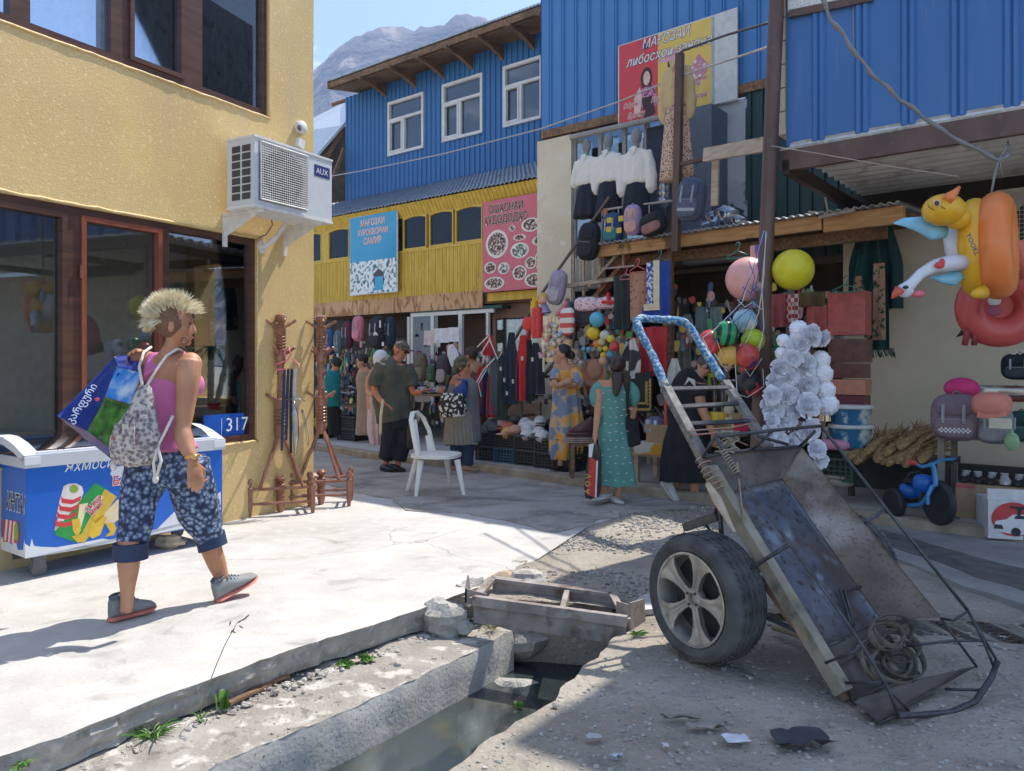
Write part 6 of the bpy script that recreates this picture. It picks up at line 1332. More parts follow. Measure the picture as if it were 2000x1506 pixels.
m=MB();c=D(360,665,dW-.10);m.tube([c+V((.018*math.cos(a),.004,.018*math.sin(a)))for a in[k*.449 for k in range(14)]],.0045,6,closed=True);part('earring',m,P((.13,.07,.045)),w,True)
m=MB();c=wr+V((-.004,0,.022));m.tube([c+V((.030*math.cos(a),.026*math.sin(a),.006*math.cos(a)))for a in[k*.393 for k in range(16)]],.010,6,closed=True);m.ball(c+V((.018,-.022,.0)),(.018,.012,.016));part('watch',m,plain('gold_watch',(.62,.36,.14),.3,.6),w,True)
m=MB();m.tube([D(315,683,dW+.12),D(335,676,dW-.03),D(357,680,dW-.03),D(368,690,dW+.03)],.006,6);m.tube([D(306,688,dW+.08),D(330,692,dW-.05),D(352,686,dW-.05)],.010,6,ry=.003);part('necklace',m,P((.10,.06,.07)),w,True)
m=MB();m.tube([D(422,1122,4.30),D(431,1118,4.30),D(437,1124,4.30),D(430,1130,4.30),D(424,1128,4.30)],.0025,5);part('tattoo',m,P((.06,.07,.07)),w)
# drawstring bag on her back
owl=mat('animal_print_canvas',(.16,.15,.15),(.50,.46,.43),scale=42,kind='voronoi',lo=.18,hi=.62,rough=.9,c3=(.26,.22,.23));layer(owl,(.42,.10,.09),15,.63,.69,amount=.7,seed=3);layer(owl,(.05,.05,.06),38,.58,.63,amount=.8,seed=8)
bg_=thing('drawstring_bag','drawstring bag with grey animal print worn on the striding person\'s back','bag',D(265,905,3.93));m=MB()
TP(m,3.93,[(282,752,.02,12),(280,775,.01,20),(275,810,0,32),(268,850,-.02,46),(264,880,-.02,48),(264,900,-.02,42),(264,910,-.02,26)],.52,24);part('sack',remesh(m,.009,2,folds(.009,12,.4,8)),owl,bg_,'all')
m=MB();m.prism([D(222,828,3.83),D(262,826,3.80),D(262,880,3.80),D(226,884,3.83)],(0,.01,0));part('pocket',m,owl,bg_)
cord=plain('cotton_cord',(.66,.62,.55),.9,v=.1)
for pts in([(278,752,3.93),(272,715,4.05),(281,688,4.18),(295,678,4.30)],[(288,752,3.93),(306,722,3.98),(325,695,4.03),(345,682,4.08),(360,684,4.16)],[(338,812,3.93),(322,845,3.92),(308,872,3.90),(315,900,3.86),(306,930,3.86)],[(308,872,3.90),(300,905,3.86),(303,935,3.86)],[(225,890,3.90),(222,905,3.88)]):
 m=MB();m.tube([D(*p)for p in pts],.0075,7);part('cord',m,cord,bg_,'all')
for x,y,d_ in((304,936,3.86),(222,912,3.88)):m=MB();m.ball(D(x,y,d_),(.015,.015,.022));part('knot',m,cord,bg_,'all')
# big shopping bag over her shoulder
sb=thing('shopping_bag','big glossy blue shopping bag with green landscape print and white lettering','bag',D(190,880,4.2));q={'L':D(112,812,4.25),'T':D(224,697,4.35),'R':D(278,722,4.12),'B':D(232,905,4.05),'B2':D(208,884,4.02)}
m=MB()
gl_=lambda c,n_:plain(n_,c,.22,v=.15,scale=6,bump=.35,bscale=9,bdist=.02)
bl=gl_((.012,.035,.24),'bag_blue');pu=gl_((.10,.09,.24),'bag_purple');gr=mat('bag_landscape',(.012,.05,.012),(.06,.22,.03),scale=14,rough=.25,bump=.3,bscale=9,bdist=.02);layer(gr,(.5,.5,.4),60,.66,.7,amount=.7,seed=3);sk=mat('bag_sky',(.03,.22,.62),(.55,.66,.75),scale=9,lo=.45,hi=.65,rough=.25)
def quad(a,b,c_,d_,n_,m_,th=.004,wob=.016,sd_=0):
 mm=MB();plate(mm,[V(a),V(b),V(c_),V(d_)],th,8,wob,sd_);return part(n_,mm,m_,sb,'all')
quad(D(112,812,4.22),D(224,697,4.30),D(232,730,4.12),D(170,842,4.06),'blue_panel',bl,sd_=2)
quad(D(170,842,4.06),D(205,775,4.07),D(256,790,4.00),D(222,880,3.97),'landscape_panel',gr,sd_=4);quad(D(205,775,4.07),D(228,716,4.14),D(276,728,4.06),D(256,790,4.00),'sky_panel',sk,sd_=6)
quad(D(112,812,4.22),D(170,842,4.06),D(222,880,3.97),D(218,898,4.10),'bottom_panel',pu,sd_=8);quad(D(224,697,4.30),D(262,690,4.34),D(277,728,4.06),D(230,716,4.13),'inner_panel',bl,sd_=1)
quad(D(112,812,4.24),D(224,697,4.33),D(270,760,4.30),D(218,895,4.22),'back_panel',bl,sd_=1)
m=MB();m.tube([D(250,702,4.2),D(262,690,4.26),D(276,688,4.3)],.014,6,ry=.003);part('handle',m,bl,sb,True)
a_,b_=D(148,828,4.055),D(190,765,4.125);U1=(b_-a_).normalized();V1=V((-.6,.0,.75));V1=(V1-U1*V1.dot(U1)).normalized();m=MB();m.text('კარფური',a_+V((.0,-.035,.0)),U1,V1,.052,.001,offset=.01,squash=.95);part('letters',m,P((.75,.78,.85)),sb)
m=MB();m.ball(D(190,780,4.06),(.014,.004,.010));part('logo',m,P((.6,.08,.1)),sb)
# ---------------- others in the street
def P_(label,px,py,z=0):return thing('person',label,'person',G(px,py,z))
blk=plain('black_cloth',(.012,.012,.016),.9,v=.3);blkshoe=P((.015,.014,.014),.5)
# man with cap
d=9.75;t=P_('person in olive short sleeved shirt, flat cap and dark trousers, holding a cream stick',765,920);mb=MB();f_=V((.9,-.25,-.25))
c,B=headmesh(mb,D(783,684,d),f_,1.0,.1);TP(mb,d,[(778,696,0,9),(772,712,0,11)]);TP(mb,d,[(770,708,0,26),(765,750,0,27),(770,800,0,24)],.6)
TP(mb,d,[(737,725,-.1,9),(732,760,-.12,7),(742,780,-.25,5.5),(752,790,-.3,4.5)]);hand(mb,D(751,788,d-.3),(.9,-.2,-.5),(-.2,-.5,.8),(.3,-.8,0),1.0,1.4)
TP(mb,d,[(802,725,-.1,8),(806,765,-.1,6),(822,765,-.3,4.5)]);hand(mb,D(822,764,d-.3),(1,-.2,.3),(0,-.3,.9),(0,-.8,.3),.95,1.0)
TP(mb,d,[(766,800,0,14),(757,890,0,7),(752,910,0,6)]);TP(mb,d,[(780,800,0,14),(778,895,0,7),(775,912,0,6)]);body(t,mb,skin_red,.011);eyes(t,c,B)
m=MB();TP(m,d,[(776,703,0,14),(771,712,0,30),(766,735,0,37),(764,770,0,37),(768,800,0,36),(772,822,0,37)],.6,18);TP(m,d,[(748,712,-.05,14),(738,735,-.08,16),(733,755,-.1,14)]);TP(m,d,[(795,714,-.05,13),(803,738,-.08,14),(806,755,-.1,12)])
cloth(t,'shirt',m,mat('olive_shirt',(.055,.06,.05),(.10,.105,.085),scale=6,rough=.85),.013,.012,9,2,.5)
m=MB();TP(m,d,[(775,812,0,34),(773,835,0,34)],.6);TP(m,d,[(766,828,0,21),(760,865,0,17),(753,898,0,15)]);TP(m,d,[(788,828,.03,20),(787,865,.03,17),(778,900,.02,15)]);cloth(t,'trousers',m,plain('dark_trousers',(.012,.014,.022),.9,v=.3),.013,.010,10,7,.4)
shoe(t,D(745,921,d-.1),D(772,921,d-.3),1.1,blkshoe,blkshoe);shoe(t,D(762,919,d-.05),D(790,922,d-.25),1.1,blkshoe,blkshoe)
m=MB();m.ball(c+B[2]*.05-B[1]*.0,(.088,.10,.065),16,10,B);m.ball(c+B[2]*.045+B[1]*.10,(.07,.07,.012),12,8,B);part('cap',m,mat('plaid_cap',(.07,.05,.04),(.20,.16,.13),scale=40,kind='checker',rough=.9),t,True)
m=MB();m.obox(c+B[1]*.078-B[0]*.06-B[2]*.012,B[0]*.12,B[1]*.02,B[2]*.034);part('sunglasses',m,P((.02,.02,.02),.2),t)
st_=thing('walking_stick','cream stick held by the person in the flat cap','stick',D(745,860,d-.3));m=MB();m.tube([D(748,780,d-.35),D(744,812,d-.35),D(743,848,d-.33)],.018,6,ry=.01);part('shaft',m,P((.62,.52,.38)),st_)
m=MB();TP(m,9.7,[(799,795,0,2),(800,815,0,9),(801,850,0,10),(800,878,0,6)],.5);single('plastic_bag',m,P((.02,.02,.025),.3),'black plastic bag hanging between the capped person and the chair','bag',smooth='all')
# lilac dress with white headcloth, behind him
d=10.5;t=P_('person in long lilac dress and white headcloth, mostly behind the capped person',738,905);mb=MB();c,B=headmesh(mb,D(745,702,d),(.7,.6,0),.95);TP(mb,d,[(742,715,0,8),(738,735,0,20),(735,800,0,20)],.6);TP(mb,d,[(722,735,-.1,8),(720,765,-.15,6),(732,770,-.3,5)]);body(t,mb,skin,.013)
m=MB();m.ball(c+B[2]*.01-B[1]*.012,(.095,.112,.125),16,10,B);m.ball(c-B[2]*.10-B[1]*.02,(.07,.07,.10));part('headcloth',m,P((.68,.70,.78),.9),t,True)
m=MB();skirt(m,d,[(742,722,0,16),(738,745,0,22),(736,800,0,18),(737,840,0,19),(738,868,0,14)],.7,seed=2);part('dress',m,mat('lilac_cloth',(.52,.40,.50),(.64,.52,.60),scale=30,rough=.9),t,True)
# headscarf woman with pleated dress
d=9.65;t=P_('person in olive headscarf, grey vest over pleated dress, blue sleeve, with patterned handbag',903,921);mb=MB();c,B=headmesh(mb,D(905,716,d),(.95,-.25,-.05),1.0);TP(mb,d,[(900,728,0,9),(900,745,0,24),(902,800,0,22)],.6);TP(mb,d,[(898,745,-.15,10),(892,775,-.2,8),(878,785,-.25,6),(868,770,-.28,5)]);hand(mb,D(866,768,d-.28),(-.6,-.2,.6),(0,-.6,.5),(.6,0,.4),.9,1.3);body(t,mb,skin_red,.012);eyes(t,c,B)
m=MB();m.ball(c+B[2]*.028-B[1]*.03,(.098,.105,.105),16,10,B);m.ball(c-B[1]*.09-B[2]*.06,(.07,.06,.08));TP(m,d,[(885,735,0,15),(878,762,.03,10)],.6);cloth(t,'headscarf',m,mat('olive_scarf',(.04,.04,.02),(.16,.14,.09),scale=22,rough=.9),.011,.008,14,1,1)
m=MB();TP(m,d,[(905,738,0,20),(905,760,0,30),(905,810,.02,32),(906,850,.02,35),(906,862,.02,35)],.6,16);cloth(t,'vest',m,plain('grey_knit',(.17,.165,.17),.95),.013,.008,12,4,.2)
m=MB();skirt(m,d-.02,[(898,800,0,26),(899,830,0,30),(900,867,0,33)],.62,96,22,.06,3);part('pleated_dress',m,plain('pleat_beige',(.26,.24,.20),.9),t,True)
m=MB();TP(m,d,[(903,742,-.13,11),(899,765,-.16,14),(896,790,-.2,12)]);cloth(t,'sleeve',m,plain('blue_sleeve',(.02,.05,.20),.7,v=.4),.012,.006,14)
m=MB();TP(m,d,[(891,860,.05,13),(891,908,.05,11)]);TP(m,d,[(916,860,.0,12),(914,908,0,10)]);cloth(t,'jeans',m,plain('jeans_blue',(.025,.045,.10),.9),.013)
tan=P((.30,.20,.15));shoe(t,D(884,921,d+.1),D(902,921,d-.05),1,tan,tan);shoe(t,D(904,923,d-.05),D(934,922,d-.2),1,tan,tan)
hb=thing('handbag','black handbag with white leaf pattern on the headscarfed person\'s arm','bag',D(884,815,9.3));m=MB();TP(m,9.32,[(884,768,0,22),(884,785,0,26),(885,800,0,28),(886,814,0,22)],.4);part('bag_body',m,mat('leaf_pattern',(.012,.012,.014),(.70,.68,.62),scale=24,lo=.53,hi=.56,rough=.6),hb,'all');m=MB();m.tube([D(868,772,9.3),D(880,735,9.35),D(892,728,9.5),D(900,735,9.5)],.014,6,ry=.005);part('strap',m,blk,hb,True)
# person in brown reaching up with white cloth, behind
d=10.6;t=P_('person in brown jacket with arms raised to a white cloth in the shop row',925,905,.1);mb=MB();c,B=headmesh(mb,D(918,694,d),(-.8,.5,0),1.0);TP(mb,d,[(922,706,0,8),(924,722,0,22),(926,800,0,20)],.6)
TP(mb,d,[(908,722,0,8),(888,708,.0,6),(876,690,-.05,4.5)]);TP(mb,d,[(912,715,.1,8),(900,700,.1,6),(890,686,0,4.5)]);hand(mb,D(876,688,d-.05),(0,0,1),(0,-1,0),(1,0,0),.9,.8);hand(mb,D(889,684,d),(-.1,0,1),(0,-1,0),(1,0,0),.9,.8);body(t,mb,skin,.012)
m=MB();m.ball(c+B[2]*.03-B[1]*.02,(.083,.10,.095),14,10,B);part('hair',m,P((.06,.035,.025)),t,True);m=MB();TP(m,d,[(923,715,0,18),(926,740,0,24),(928,810,0,24),(928,880,0,20)],.6);cloth(t,'jacket',m,plain('brown_jacket',(.16,.075,.045),.9,v=.3),.015,.01)
m=MB();TP(m,10.5,[(880,674,0,6),(884,690,0,11),(890,712,0,9),(894,722,0,3)],.3);single('folded_cloth',remesh(m,.01,1,folds(.012,20)),P((.72,.72,.76),.9),'white cloth held up by the brown jacketed person','cloth',smooth='all')
# orange dress seller
d=8.95;t=P_('person in loose orange and blue patterned dress with dark hair, arms folded',1098,920,.1);mb=MB();c,B=headmesh(mb,D(1096,692,d),(-.97,-.15,0),.97);TP(mb,d,[(1100,703,0,8),(1104,718,0,10)]);TP(mb,d,[(1104,712,0,24),(1104,750,0,24),(1106,830,0,22)],.6)
TP(mb,d,[(1125,730,-.1,7),(1122,752,-.15,6),(1092,752,-.25,5)]);hand(mb,D(1092,752,d-.25),(-1,0,.1),(0,-1,0),(0,0,1),.9,.7);TP(mb,d,[(1085,730,-.05,7),(1086,752,-.1,6),(1102,748,-.28,5)]);hand(mb,D(1102,747,d-.28),(1,0,.2),(0,-1,0),(0,0,1),.9,.7)
TP(mb,d,[(1102,815,0,12),(1096,880,0,7),(1095,912,0,6)]);TP(mb,d,[(1112,815,0,12),(1118,880,.1,7),(1118,912,.1,6)]);body(t,mb,skin,.011);eyes(t,c,B)
m=MB();m.ball(c+B[2]*.035-B[1]*.03,(.083,.092,.09),16,10,B);m.ball(c-B[1]*.12-B[2]*.01,(.05,.05,.05));part('hair',m,P((.015,.012,.012),.5),t,True)
od=mat('orange_blue_print',(.72,.33,.06),(.20,.25,.36),scale=7,lo=.44,hi=.56,rough=.9,c3=(.55,.42,.26),detail=2)
m=MB();skirt(m,d,[(1103,714,0,13),(1104,724,0,24),(1104,745,0,25),(1106,790,0,27),(1107,840,0,33),(1105,880,0,30),(1104,896,0,25)],.62,seed=1,amp=.16,nf=7);TP(m,d,[(1088,722,-.02,9),(1084,742,-.06,12)]);TP(m,d,[(1120,722,-.04,11),(1128,740,-.08,14),(1124,752,-.12,12)]);part('dress',m,od,t,True)
shoe(t,D(1100,919,d-.0),D(1074,919,d-.1),1,blkshoe,blkshoe,.05);shoe(t,D(1122,921,d+.05),D(1097,922,d-.1),1,blkshoe,blkshoe,.05)
# green dress, seen from behind
d=7.45;t=P_('person seen from behind in teal midi dress with small white marks, dark ponytail',1190,985);mb=MB();c,B=headmesh(mb,D(1207,716,d),(.35,.9,-.1),.88);TP(mb,d,[(1203,732,0,9),(1201,748,0,13)]);TP(mb,d,[(1200,742,0,32),(1200,770,0,30),(1198,830,0,24),(1198,880,0,28)],.6)
TP(mb,d,[(1170,760,-.03,9),(1168,800,-.03,7.5),(1164,840,-.08,6),(1162,858,-.1,5)]);hand(mb,D(1162,858,d-.1),(0,-.1,-1),(-1,0,0),(0,1,0),.85,1.4);TP(mb,d,[(1232,760,0,9),(1238,795,.02,7),(1236,815,-.1,5.5)]);hand(mb,D(1236,812,d-.1),(0,-.4,.7),(1,0,0),(0,1,0),.85,1.4)
TP(mb,d,[(1190,865,0,14),(1182,930,0,10),(1180,955,0,8),(1179,972,0,7)]);TP(mb,d,[(1208,865,0,14),(1212,930,0,10),(1208,955,0,8),(1205,975,0,7)]);body(t,mb,skin,.009)
m=MB();m.ball(c+B[2]*.02-B[1]*.012,(.080,.096,.095),16,10,B);TP(m,d-.1,[(1205,728,0,14),(1206,745,-.02,11),(1204,765,-.03,7),(1203,775,-.03,2)],.5);TP(m,d-.08,[(1222,725,0,10),(1224,750,0,7),(1224,765,0,3)],.6);part('hair',remesh(m,.008,1,folds(.006,30)),P((.035,.018,.014),.45),t,'all')
teal=mat('teal_crepe',(.09,.25,.22),(.12,.31,.27),scale=5,rough=.85)
m=MB();skirt(m,d,[(1200,750,0,27),(1201,758,0,33),(1200,790,0,30),(1198,825,0,25),(1198,850,0,29),(1200,880,.0,32),(1202,915,0,38),(1203,947,0,42)],.60,seed=4,amp=.07,nf=6);part('dress',m,teal,t,True)
m=MB();TP(m,d,[(1174,748,0,7),(1166,762,0,12),(1163,780,0,12),(1166,794,0,7)]);cloth(t,'puff_sleeve',m,teal,.01,.008,22)
m=MB();TP(m,d,[(1228,748,0,7),(1236,762,0,12),(1239,780,0,11),(1237,792,0,7)]);cloth(t,'puff_sleeve',m,teal,.01,.008,22)
m=MB();rr=random.Random(2)
for j in range(12):
 for i in range(4):
  y=765+j*15.5+rr.uniform(-3,3);hw=29 if y<800 else 24+max(0,y-830)*.12;x=1200+(i-1.5)*hw*.46+(6 if j%2 else-4);k=(x-1200)/(hw+2)
  if abs(k)>.9:continue
  p=D(x,y,d)-V((0,(.60*hw*d/FOC)*math.sqrt(1-k*k)+.022+(y-760)*.00006,0));m.tube([p-V((.010,0,rr.uniform(-.004,.004))),p+V((0,-.003,.005)),p+V((.010,0,rr.uniform(-.004,.004)))],.003,4)
part('white_marks',m,P((.75,.78,.76)),t,kind='stuff')
ws_=plain('white_sneaker',(.52,.50,.46),.7);shoe(t,D(1196,979,d+.05),D(1158,982,d-.25),.95,ws_,P((.30,.28,.24)),.08);shoe(t,D(1194,986,d),D(1216,988,d-.2),.95,ws_,P((.30,.28,.24)),.08)
pb_=thing('carrier_bag','red white and black plastic carrier held by the teal dressed person','bag',D(1158,975,7.3));m=MB();TP(m,7.3,[(1163,868,0,7),(1162,885,0,13),(1160,920,0,16),(1157,955,0,17),(1156,974,0,13)],.35);part('bag_body',remesh(m,.008,1,folds(.008,16)),P((.035,.03,.03),.4),pb_,'all')
m=MB();m.prism([D(1152,893,7.20),D(1166,900,7.20),D(1163,972,7.20),D(1146,966,7.20)],(0,.004,0));part('red_print',m,plain('bag_red',(.55,.04,.03),.4),pb_);m=MB();m.prism([D(1150,868,7.2),D(1160,866,7.2),D(1156,893,7.19),D(1150,893,7.19)],(0,.004,0));m.prism([D(1165,900,7.193),D(1168,900,7.193),D(1165,972,7.193),D(1162,972,7.193)],(0,.004,0));part('white_print',m,P((.7,.68,.66)),pb_)
m=MB();m.text('A O V',D(1151,965,7.18),V((.1,0,1)),V((-1,0,.1)),.07,.001,offset=.02);part('gold_letters',m,P((.6,.38,.10)),pb_)
tb=thing('tote_bag','black tote bag hanging from the teal dressed person\'s shoulder','bag',D(1238,875,7.5));m=MB();m.prism([D(1222,815,7.38),D(1246,805,7.38),D(1252,868,7.38),D(1228,876,7.38)],(.0,.09,0));part('bag_body',remesh(m,.012,2,folds(.006,10)),blk,tb,'all');m=MB();m.tube([D(1228,818,7.4),D(1226,780,7.35),D(1227,745,7.4),D(1230,735,7.5)],.016,6,ry=.005);part('strap',m,blk,tb,True)
# black clothes, bending
d=7.55;t=P_('person in black clothes bending over the stall behind the cart handles',1345,985);mb=MB();c,B=headmesh(mb,D(1376,716,d),(.85,.1,-.5),.92,.5);TP(mb,d,[(1366,728,0,11),(1355,745,0,14)]);TP(mb,d,[(1352,745,0,34),(1345,790,0,34),(1342,850,0,32)],.6)
TP(mb,d,[(1365,770,-.1,12),(1372,800,-.12,10),(1386,830,-.15,8),(1394,848,-.15,6)]);hand(mb,D(1394,848,d-.15),(.1,0,-1),(.3,-.9,0),(.8,.2,0),.95,.6)
TP(mb,d,[(1336,840,0,16),(1322,930,.1,11),(1318,945,.12,9),(1312,955,.15,8)]);TP(mb,d,[(1350,840,0,16),(1353,920,0,12),(1356,950,0,10),(1357,972,0,8)]);body(t,mb,skin,.010);eyes(t,c,B)
m=MB();m.ball(c+B[2]*.03-B[1]*.02,(.080,.092,.092),16,10,B);m.ball(c-B[1]*.09+B[2]*.07,(.04,.04,.05));part('hair',remesh(m,.009,1,folds(.006,30)),P((.09,.045,.03),.5),t,'all')
m=MB();TP(m,d,[(1365,735,0,20),(1352,750,0,38),(1345,790,0,42),(1345,830,0,40)],.6,18);TP(m,d,[(1364,752,-.08,18),(1366,775,-.1,19)]);cloth(t,'shirt',m,blk,.012,.008,10)
m=MB();skirt(m,d,[(1345,822,0,38),(1343,860,0,46),(1342,900,0,50),(1345,940,0,52)],.5,seed=5,amp=.10);part('skirt',m,blk,t,True)
m=MB();m.tube([D(1337,752,d-.33),D(1345,740,d-.33),D(1354,745,d-.33),D(1358,756,d-.33)],[.002,.016,.022,.004],6,ry=.003);part('print',m,P((.6,.62,.62)),t,True)
shoe(t,D(1292,944,d+.1),D(1322,982,d-.05),1.0,ws_,ws_,.09,P((.7,.7,.68)));shoe(t,D(1342,982,d),D(1384,984,d-.15),1.0,ws_,ws_,.09,P((.7,.7,.68)))
# boy and shoppers inside the row
d=12.6;t=P_('boy in teal shirt looking down inside the shop row',652,860,.1);mb=MB();c,B=headmesh(mb,D(656,712,d),(.8,-.3,-.4),.92,.3);TP(mb,d,[(653,722,0,6),(651,735,0,14),(651,790,0,12)],.6);TP(mb,d,[(641,735,0,6),(642,760,0,5),(650,775,-.1,4)]);body(t,mb,skin,.014);eyes(t,c,B);m=MB();m.ball(c+B[2]*.035-B[1]*.015,(.082,.095,.085),14,10,B);part('hair',m,P((.02,.015,.012)),t,True)
m=MB();TP(m,d,[(652,724,0,12),(650,740,0,16),(650,770,0,15),(651,797,0,15)],.65);cloth(t,'shirt',m,plain('teal_shirt',(.0,.17,.19),.85),.015);m=MB();TP(m,d,[(650,793,0,14),(651,850,0,9)]);TP(m,d,[(658,800,0,9),(660,850,0,8)]);cloth(t,'trousers',m,blk,.015)
d=12.2;t=P_('person with dark hair in sand coloured dress behind the shoe tables',712,860,.1);mb=MB();c,B=headmesh(mb,D(706,706,d),(-.9,-.3,-.2),.92);TP(mb,d,[(710,717,0,6),(712,735,0,16),(713,800,0,14)],.6);body(t,mb,skin,.014);eyes(t,c,B);m=MB();m.ball(c+B[2]*.035-B[1]*.03,(.085,.095,.09),14,10,B);part('hair',m,P((.02,.015,.012)),t,True)
m=MB();TP(m,d,[(711,725,0,12),(712,740,0,18),(713,770,0,16),(713,850,0,20)],.65);cloth(t,'dress',m,plain('sand_cloth',(.34,.25,.17),.9),.015)
# ================================================================ goods
def sup(p):return lambda x:1/((abs(x.x)**p+abs(x.y)**p+abs(x.z)**p)**(1/p))
FB=(FU,-FN,UP)
def pxs(C,px):return C/((px-CX)/FOC+1.25)/FOC # metres per pixel there
def sball(mb,c,r_,B=FB,p=4,seg=16,rings=10):mb.ball(c,r_,seg,rings,B,sup(p));return mb
def backpack(px,py,w,h,C,c1,c2,label,group=None,tiltx=0,check=False,flap=False,strap=True,cat='backpack'):
 k=pxs(C,px);c=T(px,py,C);W_,H_=w*k,h*k;U2=(FU+UP*tiltx).normalized();V2=(UP-FU*tiltx).normalized();B=(U2,-FN,V2)
 t=thing('backpack',label,cat,c-V2*H_/2,group);m1,m2=P(c1,.8,scale=20),P(c2,.8,scale=20)
 m=MB();sball(m,c,(W_*.5,W_*.30,H_*.5),B,3.2,20,14);part('bag_body',m,m1,t,'all')
 m=MB();sball(m,c-V2*H_*.20+FN*W_*.27,(W_*.38,W_*.10,H_*.22),B,3.5);part('front_pocket',m,m2,t,'all')
 m=MB();sball(m,c+V2*H_*.20+FN*W_*.27,(W_*.36,W_*.06,H_*.16),B,3.5);part('flap' if flap else 'upper_pocket',m,m2 if flap else m1,t,'all')
 m=MB();a=[c+V2*H_*.46+U2*W_*.1*s_+V2*H_*.09*(1-s_*s_)for s_ in(-1,-.5,0,.5,1)];m.tube(a,W_*.025,6);part('handle',m,m1,t,True)
 if strap:
  for s_ in(-1,1):m=MB();m.tube([c+U2*W_*.2*s_+FN*W_*.36+V2*H_*.28,c+U2*W_*.2*s_+FN*W_*.40,c+U2*W_*.2*s_+FN*W_*.36-V2*H_*.10],W_*.035,6,ry=W_*.012);part('buckle_strap',m,P((.35,.36,.4)),t,True)
 m=MB();m.tube([c-V2*H_*.03+FN*W_*.36+U2*W_*.3*s_ for s_ in(-1,0,1)],W_*.012,5);part('zip',m,P((.30,.28,.28)),t)
 if check:
  m=MB();cc_=c-V2*H_*.27+FN*W_*.375
  for i in range(15):
   for j in range(3):
    if(i+j)%2:o=cc_+U2*(W_*.042*(i-7))+V2*(W_*.035*(j-1));m.obox(o,U2*W_*.042,FN*.002,V2*W_*.035)
  part('check_trim',m,P((.7,.68,.68)),t)
 return t
def drape(name,label,x0,y0,x1,y1,C,mt,cat,nf=5,amp=.02,group=None,top=None,th=.02,flare=1.0,parent=None,seed=0,hem=None):
 """hanging cloth between pixel columns x0..x1, rows y0..y1; top = half-width share at the top"""
 k=pxs(C,(x0+x1)/2);a,b=T(x0,y0,C),T(x1,y0,C);mid=(a+b)/2;hw=(b-a).length/2*(1 if b.x>a.x else-1);H_=(y1-y0)*k;n=28;rows=10;m=MB();fr_,bk=[],[]
 for j in range(rows+1):
  t_=j/rows;s_=(top+(1-top)*min(1,t_*2.2))if top else 1;s_*=1+(flare-1)*t_
  for i in range(n+1):
   u=i/n*2-1;w=amp*(.35+.65*t_)*math.sin(u*nf*1.57+seed)+amp*.4*mnoise.noise(V((u*3+seed,t_*2,seed)));p=V((mid.x,mid.y,0))+FU*(u*hw*s_)+FN*w+UP*(a.z-H_*t_-(0 if not hem else.02*math.sin(u*hem)))
   e=.5*th*(1-u*u*.8);fr_.append(p+FN*e);bk.append(p-FN*e)
 N1=(rows+1)*(n+1);m.add(fr_+bk,[(j*(n+1)+i,(j+1)*(n+1)+i,(j+1)*(n+1)+i+1,j*(n+1)+i+1)for j in range(rows)for i in range(n)]+[(N1+j*(n+1)+i,N1+j*(n+1)+i+1,N1+(j+1)*(n+1)+i+1,N1+(j+1)*(n+1)+i)for j in range(rows)for i in range(n)]+[(j*(n+1)+e,(j+1)*(n+1)+e,N1+(j+1)*(n+1)+e,N1+j*(n+1)+e)for j in range(rows)for e in(0,n)]+[(rows*(n+1)+i,rows*(n+1)+i+1,N1+rows*(n+1)+i+1,N1+rows*(n+1)+i)for i in range(n)])
 if parent:return part(name,m,mt,parent,'all')
 return single(name,m,mt,label,cat,group,smooth='all')
def hanger(px,py,C,w,col,label,group=None):
 k=pxs(C,px);c=T(px,py,C);W_=w*k;m=MB();m.tube([c+UP*.10+FU*-.02,c+UP*.13,c+UP*.12+FU*.025,c+UP*.085+FU*.02,c+UP*.05,c+UP*.04-FU*W_*.1,c-FU*W_*.5,c-FU*W_*.5-UP*.02,c+FU*W_*.5-UP*.02,c+FU*W_*.5,c+UP*.04+FU*W_*.1,c+UP*.045],.006,6);return single('clothes_hanger',m,P(col,.4),label,'hanger',group,smooth='all')
 # ---------- shop row left
for a in[(643,668,26,52,14.4,(.05,.09,.22),(.06,.10,.24),'denim blue backpack hanging behind the corner coat rack'),(661,668,20,46,14.35,(.10,.15,.16),(.13,.18,.18),'small grey green backpack hanging beside the denim blue one'),(679,655,26,54,14.5,(.12,.03,.05),(.05,.04,.05),'maroon and black backpack hanging under the rusty fascia'),(700,642,27,50,14.3,(.62,.20,.26),(.66,.24,.30),'pink backpack hanging in the shop row'),(738,650,38,64,14.3,(.02,.025,.03),(.025,.03,.035),'large black backpack with white emblem hanging in the shop row'),(762,650,26,62,14.45,(.02,.035,.06),(.02,.03,.05),'navy backpack hanging behind the large black one')]:
 backpack(*a,group='backpacks hanging in the shop row')
m=MB();m.prism([T(x,y,13.95)for x,y in((733,648),(737,651),(738,656),(733,653),(729,656),(730,651))],FN*.004);m.prism([T(x,y,13.95)for x,y in((741,626),(744,626),(744,640),(741,640))],FN*.004);m.prism([T(x,y,13.93)for x,y in((746,668),(750,668),(750,676),(746,676))],FN*.004)
single('bag_print',m,P((.65,.65,.65)),'white emblem and tag on the large black hanging backpack','print')
rr=random.Random(21)
